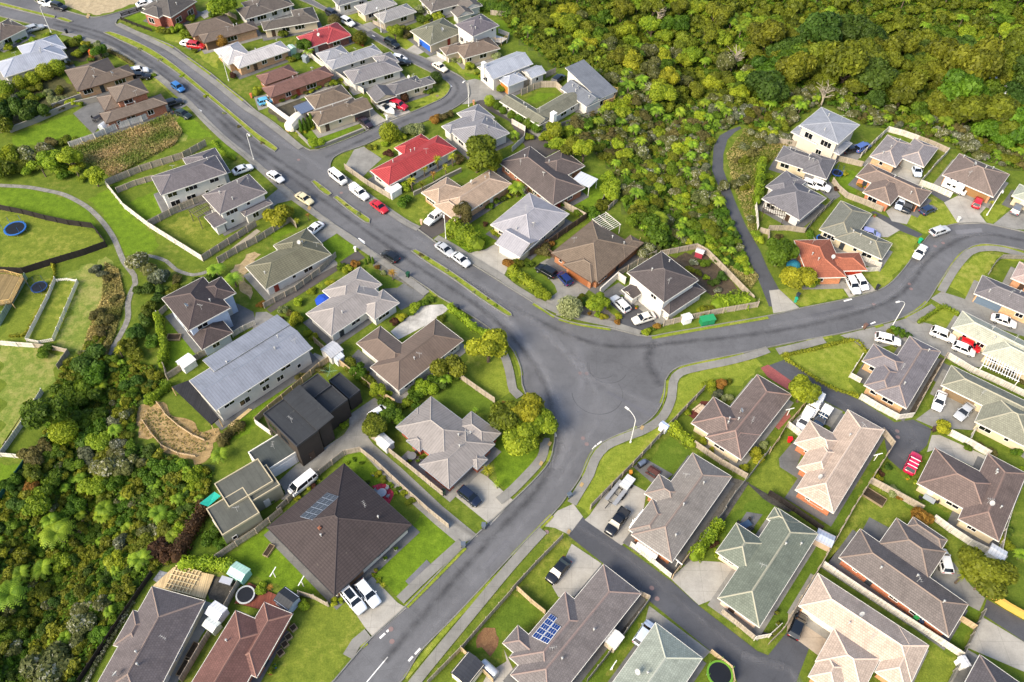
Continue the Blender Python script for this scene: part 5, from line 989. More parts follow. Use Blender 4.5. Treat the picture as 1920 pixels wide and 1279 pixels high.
# ------------------------------------------------------------------ fences
_POST = {}
def fence(pix, colr='#a79c8c', hgt=1.7, post=True, kind='timber', thick=.05):
    P = [ground(*p) for p in pix]; c = P[0].copy(); root = empty({'timber': 'timber_fence', 'wall': 'garden_wall', 'picket': 'picket_fence', 'mesh': 'mesh_fence'}[kind], c); mb, rl = MB(), MB(); u = 0.0; k = 0
    if (colr, hgt) not in _POST:
        pm = MB(); pm.box(-.06, .06, -.06, .06, -.3, hgt + .06); _POST[(colr, hgt)] = pm.mesh('post', [m_plain(colr, .8)])
    for A, B in zip(P, P[1:]):
        d = B - A; L = math.hypot(d.x, d.y)
        if L < .2: continue
        n = max(1, round(L / 2.4)); t = Vector((d.x, d.y, 0)) / L; s = Vector((-t.y, t.x, 0)) * thick / 2
        for i in range(n):
            a, b = A + d * (i / n) - c, A + d * ((i + 1) / n) - c; a.z, b.z = hz(*(a + c)[:2]) - c.z, hz(*(b + c)[:2]) - c.z
            l = (b - a).length; Z0, Z1 = Vector((0, 0, -.1 if kind != 'picket' else .1)), Vector((0, 0, hgt))
            uv = [(u, 0), (u + l, 0), (u + l, hgt), (u, hgt)]
            if kind == 'picket':
                m = max(2, int(l / .30))
                for j in range(m):
                    q = a + (b - a) * ((j + .5) / m); w = t * .10; mb.face([q - w + Z0 + s, q + w + Z0 + s, q + w + Z1 + s, q - w + Z1 + s], uv); mb.face([q + w + Z0 - s, q - w + Z0 - s, q - w + Z1 - s, q + w + Z1 - s], uv); mb.face([q - w + Z1 + s, q + w + Z1 + s, q + w + Z1 - s, q - w + Z1 - s], uv)
            else:
                mb.face([a + s + Z0, b + s + Z0, b + s + Z1, a + s + Z1], uv); mb.face([b - s + Z0, a - s + Z0, a - s + Z1, b - s + Z1], uv); mb.face([a + s + Z1, b + s + Z1, b - s + Z1, a - s + Z1], uv)
                mb.face([a - s + Z0, a + s + Z0, a + s + Z1, a - s + Z1], uv); mb.face([b + s + Z0, b - s + Z0, b - s + Z1, b + s + Z1], uv)
            if kind != 'wall':
                for zz in ((.35, 1.35) if hgt > 1.3 else (.3, hgt - .2)):
                    o_ = s * 2.2; e = Vector((0, 0, .09)); q0, q1 = a + Vector((0, 0, zz)) - o_, b + Vector((0, 0, zz)) - o_; rl.face([q0, q1, q1 + e, q0 + e]); rl.face([q0 + e, q1 + e, q1 + e + s * 1.2, q0 + e + s * 1.2])
            else:
                w = s * 1.35; e = Vector((0, 0, .08)); rl.face([a + w + Z1, b + w + Z1, b + w + Z1 + e, a + w + Z1 + e]); rl.face([b - w + Z1, a - w + Z1, a - w + Z1 + e, b - w + Z1 + e]); rl.face([a + w + Z1 + e, b + w + Z1 + e, b - w + Z1 + e, a - w + Z1 + e])
            if post and kind != 'wall' and k < 98: obj('post', _POST[(colr, hgt)], root, a - s * 3); k += 1
            u += l
    mat = m_fence(colr) if kind in ('timber', 'mesh') else m_plain(colr, .8) if kind == 'picket' else m_wall('render', colr)
    obj('boards' if kind == 'timber' else 'pickets' if kind == 'picket' else 'masonry' if kind == 'wall' else 'mesh_panel', mb.mesh('boards', [mat]), root)
    if rl.v: obj('coping' if kind == 'wall' else 'rail', rl.mesh('rail', [m_plain(colr, .8)]), root)
    mid = P[len(P) // 2] if len(P) > 2 else (P[0] + P[1]) / 2
    tone = {'#a79c8c': 'weathered pale', '#cfcac0': 'off-white', '#d9d6cc': 'white', '#2b2726': 'black', '#5a4a3e': 'dark brown', '#b9a484': 'new tan', '#8b8880': 'grey', '#8fa08c': 'greenish', '#c9a24e': 'ochre', '#7a3a2a': 'red-brown', '#22564a': 'green'}[colr]
    tag(root, f"{tone} {dict(timber='timber fence', wall='garden wall', picket='picket fence', mesh='mesh fence')[kind]} {where(mid)}", 'wall' if kind == 'wall' else 'fence', 'fences between the gardens'); THINGS.append(root); return root
PF, OW, BKF, DBF, NTF, GRF, GNF = '#a79c8c', '#cfcac0', '#2b2726', '#5a4a3e', '#b9a484', '#8b8880', '#8fa08c'
FENCES = [
 ([(202,348),(265,322),(345,297),(388,273)],PF), ([(203,352),(235,392),(282,428),(330,458),(381,490)],OW), ([(281,425),(340,394),(388,374)],PF), ([(221,362),(256,348),(291,338)],PF,1.5), ([(381,490),(412,470),(448,447),(482,424)],PF),
 ([(410,494),(445,474),(482,455),(545,416),(557,428)],PF), ([(496,578),(555,546),(600,512),(631,482)],PF,1.5), ([(133,278),(180,262),(220,243),(268,228),(318,207)],OW), ([(100,204),(150,186),(207,168)],GRF,1.2,False,'wall',.2), ([(20,249),(70,230),(110,212),(140,200),(185,190)],GRF,1.3,False,'wall',.25),
 ([(228,31),(258,22),(281,15)],BKF,1.0,True,'picket'), ([(228,38),(258,50),(286,60)],BKF,1.0,True,'picket'), ([(501,198),(522,214),(544,230)],OW,1.4,False,'wall',.2), ([(480,126),(520,113),(568,97),(600,122),(627,141),(655,160),(683,177)],OW,1.6), ([(660,77),(682,88)],'#7a3a2a',1.6),
 ([(556,250),(570,263),(584,277)],GRF,.7,False,'wall',.3), ([(590,278),(615,272),(650,258),(682,245)],GRF,.7,False,'wall',.3), ([(977,179),(1000,169),(1015,164),(1042,164),(1055,176)],PF,1.8), ([(1050,238),(1085,226),(1122,216)],GRF,1.2), ([(960,233),(985,247),(983,264),(960,285)],OW,1.5),
 ([(968,170),(990,160),(1010,152)],PF), ([(1023,146),(1042,138)],PF), ([(648,318),(690,348),(731,373),(744,364)],PF,1.6), ([(776,367),(812,350),(834,337),(865,322)],GRF,1.0,False,'wall',.25), ([(1027,461),(1062,436),(1099,411)],DBF), ([(1041,381),(1070,396),(1098,411)],PF),
 ([(993,481),(1010,472),(1027,461)],DBF), ([(1028,478),(1040,486),(1050,497)],DBF), ([(1124,553),(1157,523),(1172,533)],OW,1.8,False,'wall',.15), ([(1157,520),(1195,497),(1230,480)],PF), ([(1236,481),(1270,474),(1305,467),(1325,478),(1362,515),(1388,542),(1412,566)],PF,1.6), ([(1243,612),(1300,598),(1355,587),(1419,576),(1420,570)],PF,1.6),
 ([(1415,381),(1418,405),(1420,432)],OW,1.4), ([(1424,436),(1440,440),(1440,455)],PF,1.4), ([(0,393),(45,402),(87,413),(130,422),(176,428)],BKF,1.5), ([(176,428),(190,446),(201,461)],BKF,1.5), ([(201,463),(160,478),(100,496),(46,513),(0,511)],BKF,1.6),
 ([(52,522),(30,560),(0,612)],GNF,1.5), ([(106,526),(92,560),(72,600),(52,640)],'#d9d6cc',1.1,True,'picket'), ([(148,531),(125,585),(102,640)],'#d9d6cc',1.1,True,'picket'), ([(108,528),(128,526),(148,530)],'#d9d6cc',.7,True,'picket'), ([(52,640),(75,645),(102,640)],'#d9d6cc',.9,True,'picket'), ([(0,647),(35,650),(67,652)],OW,1.3), ([(67,652),(100,656),(131,663),(110,693)],PF,1.3), ([(82,736),(45,797),(3,856),(28,858),(54,862)],OW,1.2), ([(50,872),(20,915),(-5,950)],'#22564a',1.4,True,'mesh'),
 ([(310,690),(315,712),(345,692),(375,672),(425,645)],PF,1.6), ([(297,592),(300,612)],OW,1.4), ([(299,594),(315,580)],PF,1.4), ([(437,632),(458,620),(480,610)],OW,1.4), ([(480,793),(505,770),(530,750),(568,718),(600,690),(620,677)],NTF,1.6), ([(480,795),(495,806),(509,816)],OW,1.2,False,'wall',.15),
 ([(591,643),(615,664),(640,686),(670,710),(702,735),(742,760)],NTF,1.7), ([(860,708),(893,732),(928,756)],PF,1.6), ([(697,822),(740,857),(785,893),(831,931)],PF,1.6), ([(522,961),(560,925),(600,890),(647,853)],PF,1.6), ([(647,853),(676,847),(703,868),(750,912),(805,961),(842,991)],PF,1.5),
 ([(407,1050),(445,1024),(482,1000),(531,960)],PF,1.7), ([(616,1138),(590,1124),(563,1116),(548,1149)],PF,1.6), ([(455,1087),(420,1150),(380,1215),(342,1280)],PF,1.7), ([(287,1077),(240,1145),(190,1220),(150,1280)],BKF,1.2), ([(1055,1009),(1005,1060),(960,1109)],PF,1.5), ([(959,1112),(912,1165),(865,1219),(802,1283)],PF,1.5),
 ([(970,1107),(995,1130),(1022,1152)],NTF,1.5), ([(866,1221),(895,1250),(925,1280)],NTF,1.6), ([(1106,955),(1145,915),(1185,875),(1218,840),(1250,805),(1285,768),(1320,732)],PF,1.6), ([(1301,836),(1325,853),(1350,870),(1399,898)],PF,1.6), ([(1441,848),(1420,875),(1400,901)],GRF,1.6), ([(1397,904),(1376,930),(1355,961)],GRF,1.6), ([(1359,960),(1325,1002),(1294,1045)],GRF,1.6),
 ([(1182,1024),(1220,1054),(1257,1084)],OW,1.5), ([(1259,1085),(1275,1064),(1290,1044)],NTF,1.5), ([(1217,1127),(1175,1185),(1140,1230),(1100,1280)],GRF,1.6), ([(1196,1115),(1217,1125)],PF,1.6), ([(1352,1150),(1382,1174),(1412,1199)],PF,1.5), ([(1413,1200),(1440,1195),(1462,1175)],OW,1.5),
 ([(1332,1224),(1352,1240),(1370,1255),(1375,1282)],NTF,1.4), ([(1441,851),(1457,828),(1473,801),(1495,776),(1517,748)],NTF,1.5), ([(1475,800),(1488,810),(1500,820)],OW,1.6), ([(1440,928),(1463,942),(1486,958),(1540,996)],BKF,1.5), ([(1652,812),(1673,838),(1640,890),(1597,958),(1565,1015),(1535,1066)],PF,1.6), ([(1534,1068),(1500,1125),(1466,1184),(1440,1209)],PF,1.6),
 ([(1631,906),(1680,932),(1727,958)],PF,1.7), ([(1748,975),(1780,998),(1815,1021),(1848,1037),(1880,1052)],OW,1.7), ([(1611,748),(1645,768),(1681,787),(1710,783)],OW,1.6), ([(1615,671),(1592,707),(1612,718)],OW,1.3), ([(1772,671),(1740,727),(1711,781)],PF,1.5), ([(1775,671),(1820,698),(1870,720),(1922,745)],OW,1.5), ([(1778,816),(1815,835),(1852,856)],OW,1.7),
 ([(1830,800),(1822,815),(1815,830)],OW,1.4), ([(1541,1062),(1600,1102),(1665,1145),(1735,1190),(1800,1232)],OW,1.7), ([(1841,1150),(1810,1215),(1776,1283)],GRF,1.6), ([(1850,1117),(1885,1140),(1922,1161)],'#c9a24e',1.4,False,'wall',.3), ([(1796,1162),(1825,1180)],NTF,1.5), ([(1560,343),(1570,357),(1586,371)],PF,1.5), ([(1586,371),(1620,384),(1653,398)],PF,1.5),
 ([(1508,436),(1535,405),(1562,378)],GRF,1.4), ([(1440,432),(1475,432),(1508,437)],PF,1.4), ([(1723,347),(1750,357),(1782,371)],OW,1.5), ([(1746,321),(1723,346)],OW,1.3), ([(1616,488),(1650,501),(1648,508),(1621,510)],OW,1.2), ([(1852,515),(1863,497),(1876,485),(1922,486)],GRF,1.2), ([(1440,266),(1480,273),(1522,281),(1566,301),(1616,313)],PF,1.5),
 ([(1612,296),(1640,268),(1663,247),(1690,254),(1721,265)],OW,1.5), ([(1721,265),(1750,276),(1776,288)],PF,1.5), ([(1776,288),(1762,303),(1747,318)],OW,1.5), ([(1900,935),(1880,1000),(1872,1040)],OW,1.4), ([(1862,1050),(1880,1052),(1862,1075)],OW,1.4),
 ([(700,45),(720,55)],PF,1.2), ([(820,105),(842,118)],OW,1.2), ([(920,28),(940,30),(965,32)],PF,1.4), ([(935,62),(955,70),(950,82)],OW,1.3), ([(405,20),(430,30),(445,38)],PF,1.5), ([(1140,362),(1125,388),(1140,395),(1158,378)],PF,1.4),
]
FENCES += [([(296,757),(312,780),(335,800),(362,818),(385,828)],'#b9a484',.7,True,'picket'), ([(268,790),(285,815),(305,838),(335,852),(368,858)],'#b9a484',.7,True,'picket')]
for f in FENCES: fence(*f)

# ------------------------------------------------------------------ plants
def leaf_mesh(name, C, N, S, tint, mat, ratio=.62, core=None):
    """leaf-sized quads: centres C, normals N, sizes S; core: list of (centre, radius) inner leaf masses"""
    n = len(C); rnd = NP.normal(size=(n, 3)); N = N / (np.linalg.norm(N, axis=1, keepdims=True) + 1e-9)
    U = np.cross(N, rnd); U /= np.linalg.norm(U, axis=1, keepdims=True) + 1e-9; Vv = np.cross(N, U)
    U = U * S[:, None] * .5; Vv = Vv * S[:, None] * .5 * ratio
    V = np.stack([C - U, C - Vv * 1.0, C + U, C + Vv], 1).reshape(-1, 3); F = np.arange(4 * n).reshape(-1, 4).tolist(); T_ = list(tint); V = V.tolist()
    if core:
        t = (1 + 5 ** .5) / 2; ico = np.array([(-1,t,0),(1,t,0),(-1,-t,0),(1,-t,0),(0,-1,t),(0,1,t),(0,-1,-t),(0,1,-t),(t,0,-1),(t,0,1),(-t,0,-1),(-t,0,1)], float); ico /= np.linalg.norm(ico[0])
        fi = [(0,11,5),(0,5,1),(0,1,7),(0,7,10),(0,10,11),(1,5,9),(5,11,4),(11,10,2),(10,7,6),(7,1,8),(3,9,4),(3,4,2),(3,2,6),(3,6,8),(3,8,9),(4,9,5),(2,4,11),(6,2,10),(8,6,7),(9,8,1)]
        for c, r in core:
            b = len(V); V += (ico * np.asarray(r) + np.asarray(c)).tolist(); F += [(x + b, y + b, z + b) for x, y, z in fi]; T_ += [.3] * 20
    me = bpy.data.meshes.new(name); me.from_pydata(V, [], F); me.materials.append(mat)
    at_ = me.attributes.new('tint', 'FLOAT', 'FACE'); at_.data.foreach_set('value', np.asarray(T_, np.float32)); me.update(); return me
def crown_points(rad, height, lobes, n, rng, squash=.75, low=-.35, size=.4, cz=None):
    """points on the skin of a cluster of rounded leaf masses"""
    cz = height * .5 if cz is None else cz; L = []
    for k in range(lobes):
        a = rng.uniform(0, 2 * math.pi); q = rad * math.sqrt(rng.uniform(0, 1)) * .72 if k else 0
        lr = rad * rng.uniform(.34, .52) if lobes > 1 else rad; z = cz + (rng.uniform(-.25, .5) * height * (1 - (q / rad) ** 2)) if k else cz + height * .1
        L.append((np.array([q * math.cos(a), q * math.sin(a), z]), lr))
    w = np.array([r * r for _, r in L]); w /= w.sum(); idx = rng.choice(len(L), n * 2, p=w)
    d = rng.normal(size=(n * 2, 3)); d /= np.linalg.norm(d, axis=1, keepdims=True); d[:, 2] = np.where(d[:, 2] < low, -d[:, 2], d[:, 2])
    ctr = np.array([c for c, _ in L])[idx]; rr = np.array([r for _, r in L])[idx]; C = ctr + d * (rr * rng.uniform(.82, 1.12, n * 2))[:, None] * np.array([1, 1, squash])
    keep = np.ones(len(C), bool)
    for j, (c, r) in enumerate(L):
        keep &= (np.linalg.norm((C - c) / np.array([1, 1, squash]), axis=1) > r * .78) | (idx == j)
    C, d, idx = C[keep][:n], d[keep][:n], idx[keep][:n]
    lt = rng.uniform(.15, .7, len(L))[idx]; tint = np.clip(lt + rng.normal(0, .16, len(C)), 0, 1)
    return C, d + rng.normal(0, .55, C.shape) + np.array([0, 0, .25]), rng.uniform(.6, 1.25, len(C)) * size, tint, [(c, (r * .8, r * .8, r * .8 * squash)) for c, r in L]
LEAF = dict(olive=m_leaf('#465212', '#7f8a24'), green=m_leaf('#385610', '#6a8c22'), deep=m_leaf('#2e4614', '#527026'), lime=m_leaf('#587418', '#9cb02c'), yellow=m_leaf('#66721a', '#aab02c'), orange=m_leaf('#7a5c20', '#a48636'),
            red=m_leaf('#3c2a1c', '#62462e'), manuka=m_leaf('#465024', '#7b804c', '#a8aa92'), grey=m_leaf('#4c543a', '#82886c', '#b4b6a6'), brown=m_leaf('#4c4a26', '#7a773f'), fern=m_leaf('#4f741a', '#94b232'), pale=m_leaf('#6c7a44', '#a0aa78'))
BARK = m_soil('#4a3f34', '#7a6c5c'); BARK_PALE = m_soil('#8a8070', '#b5aa98')
PLANT = {}
def proto(kind, colr, var):
    k = (kind, colr, var)
    if k in PLANT: return PLANT[k]
    rng = np.random.default_rng(abs(hash(str(k))) % 2 ** 31 if False else sum(ord(ch) * (i + 3) for i, ch in enumerate(str(k)))); mat = LEAF[colr]
    if kind == 'tree':      # unit: crown radius 1, height 1.9
        C, N, S, t, core = crown_points(1.0, 1.0, 9, 2600, rng, .8, -.5, .20, 1.25); cr = leaf_mesh('crown', C, N, S, t, mat, .6, core); tk = MB(); tk.tube([(0, 0, -.3), (.03, 0, .5), (0, .03, 1.0)], .10, .06, 8)
        for j in range(5):
            a = j * 1.26 + rng.uniform(0, .6); tk.tube([(0, 0, .45 + .06 * j), (.3 * math.cos(a), .3 * math.sin(a), .85), (.55 * math.cos(a), .55 * math.sin(a), 1.2)], .05, .015, 6)
        PLANT[k] = (cr, tk.mesh('trunk', [BARK], True))
    elif kind == 'bush':    # unit radius 1, height ~1.3
        C, N, S, t, core = crown_points(1.0, .7, 6, 1500, rng, .8, -.2, .24, .5); PLANT[k] = (leaf_mesh('shrub', C, N, S, t, mat, .62, core),)
    elif kind == 'ball':
        C, N, S, t, core = crown_points(1.0, 1.0, 1, 1500, rng, .92, -.9, .2, .95); PLANT[k] = (leaf_mesh('crown', C, N, S, t, mat, .62, core),)
    elif kind == 'column':
        z = rng.uniform(0, 1, 900); a = rng.uniform(0, 6.283, 900); r = .5 * np.sqrt(np.clip(1 - z ** 2.2, .02, 1)) * rng.uniform(.85, 1.1, 900); C = np.stack([r * np.cos(a), r * np.sin(a), z * 4], 1)
        N = np.stack([np.cos(a), np.sin(a), np.full(900, .4)], 1) + rng.normal(0, .4, (900, 3)); PLANT[k] = (leaf_mesh('shrub', C, N, np.full(900, .26), rng.uniform(.1, .8, 900), mat, .5, [((0, 0, 1.6), (.38, .38, 1.7))]),)
    elif kind in ('fern', 'palm'):
        V, F, T_ = [], [], []; nf = 15 if kind == 'fern' else 46
        for j in range(nf):
            a = 2 * math.pi * j / nf * (1 if kind == 'fern' else 2.4) + rng.uniform(-.2, .2); ln = rng.uniform(.85, 1.1); up = rng.uniform(.25, .5) if kind == 'fern' else rng.uniform(-.3, 1.1); dirv = np.array([math.cos(a), math.sin(a), 0]); sd = np.array([-math.sin(a), math.cos(a), 0]); ns = 11 if kind == 'fern' else 3; tn = rng.uniform(.2, .9); pts = []
            for s in range(ns + 1):
                u = s / ns; pts.append(dirv * ln * (u * .95 if kind == 'fern' else u * .7 * math.cos(up * .8)) + np.array([0, 0, (up * math.sin(u * 2.2) - .38 * u * u) if kind == 'fern' else ln * .65 * u * math.sin(up) - .25 * u * u]))
            for s in range(ns):
                u = (s + .5) / ns; w = (.24 * math.sin(math.pi * min(1, u * .85 + .12)) if kind == 'fern' else .055 * (1.15 - u)); p, q = pts[s], pts[s + 1]; g = (q - p) * (.72 if kind == 'fern' else 1)
                for sg in (1, -1):
                    b = len(V); dz = np.array([0, 0, -.25 * w]); V += [p.tolist(), (p + g).tolist(), (p + g * 1.0 + sd * sg * w + dz + (q - p) * .35 * (kind == 'fern')).tolist(), (p + sd * sg * w + dz + (q - p) * .45 * (kind == 'fern')).tolist()]; F.append((b, b + 1, b + 2, b + 3)); T_.append(min(1, max(0, tn + rng.uniform(-.15, .15))))
        me = bpy.data.meshes.new('crown'); me.from_pydata(V, [], F); me.materials.append(mat); at_ = me.attributes.new('tint', 'FLOAT', 'FACE'); at_.data.foreach_set('value', np.asarray(T_, np.float32)); me.update()
        tk = MB(); tk.tube([(0, 0, -2.2), (.02, 0, -1), (0, 0, .02)], .10, .07, 8); PLANT[k] = (me, tk.mesh('trunk', [BARK], True))
    elif kind == 'snag':
        tk = MB(); tk.tube([(0, 0, -.3), (.05, 0, .7), (0, .08, 1.3)], .09, .05, 7)
        for j in range(14):
            a = rng.uniform(0, 6.283); z = rng.uniform(.5, 1.3); l = rng.uniform(.4, .9); p1 = (l * .5 * math.cos(a), l * .5 * math.sin(a), z + l * .45); p2 = (l * math.cos(a + .3), l * math.sin(a + .3), z + l * .75); tk.tube([(0, 0, z), p1, p2], .04, .012, 5)
            for s in (-.5, .6): tk.tube([p1, (p1[0] + .35 * math.cos(a + s * 2), p1[1] + .35 * math.sin(a + s * 2), p1[2] + .28)], .018, .006, 4)
        PLANT[k] = (tk.mesh('trunk', [BARK_PALE], True),)
    return PLANT[k]
CNAME = dict(olive='olive green', green='mid green', deep='dark green', lime='bright lime', yellow='yellow-green', orange='orange-leaved', red='dark red', manuka='white-flecked', grey='silvery grey', brown='brownish', fern='bright green', pale='pale green')
def plant(kind, colr, pos, r, sq=1.0, label=None, group=None, rngr=RNG, hgt=1.0):
    """pos: place on the ground; r: crown radius in metres"""
    var = rngr.randint(0, 3); pr = proto(kind, colr, var); rz = rngr.uniform(0, 6.28); s = (r * rngr.uniform(.92, 1.08), r * rngr.uniform(.92, 1.08), r * sq * rngr.uniform(.9, 1.1)); z = pos.z
    nm = {'tree': 'tree', 'bush': 'garden_shrub' if not group else {'manuka': 'flowering_bush', 'grey': 'flowering_bush'}.get(colr, 'forest_bush' if 'gully' not in group else 'gully_bush'), 'ball': 'ball_tree', 'column': 'conifer', 'fern': 'tree_fern', 'palm': 'cabbage_tree', 'snag': 'dead_tree'}[kind]
    if kind in ('bush', 'column'): o = obj(nm, pr[0], None, (pos.x, pos.y, z - .05), rz); o.scale = s
    else:
        o = empty(nm, (pos.x, pos.y, z), rz)
        if kind == 'tree': cr = obj('crown', pr[0], o); cr.scale = s; tk = obj('trunk', pr[1], o); tk.scale = s
        elif kind == 'ball':
            cr = obj('crown', pr[0], o); cr.scale = s; mb = MB(); mb.tube([(0, 0, -.2), (0, 0, r * .5)], .08, .06, 7); obj('trunk', mb.mesh('trunk', [BARK]), o)
        elif kind in ('fern', 'palm'):
            h_ = r * hgt; cr = obj('crown', pr[0], o, (0, 0, h_)); cr.scale = s; tk = obj('trunk', pr[1], o, (0, 0, h_)); tk.scale = (r, r, h_ / 2)
        else: tk = obj('trunk', pr[0], o); tk.scale = s
    word = {'tree': 'tree', 'bush': 'shrub', 'ball': 'ball-shaped tree', 'column': 'slim conifer', 'fern': 'tree fern', 'palm': 'cabbage tree', 'snag': 'bare dead tree'}[kind]
    tag(o, label or f'{CNAME[colr]} {word} {where(pos)}', {'tree': 'tree', 'bush': nm.replace('_', ' '), 'ball': 'tree', 'column': 'conifer', 'fern': 'tree fern', 'palm': 'cabbage tree', 'snag': 'tree'}[kind], group or 'garden trees and shrubs')
    if not label: THINGS.append(o)
    return o
def planted(px, py, rp, kind, colr, sq=1.0, **k):
    """crown centre pixel and pixel radius -> metres"""
    rp *= 1.22; g = ground(px, py); r = rp / px_per_m(g); zc = {'tree': 1.25, 'bush': .5, 'ball': .95, 'column': 1.6, 'fern': 1.0, 'palm': 1.6, 'snag': .9}[kind] * r * sq
    if kind == 'palm': k.setdefault('hgt', 1.6)
    g = ground(px, py, zc); g.z -= zc
    return plant(kind, colr, g, r, sq, **k)
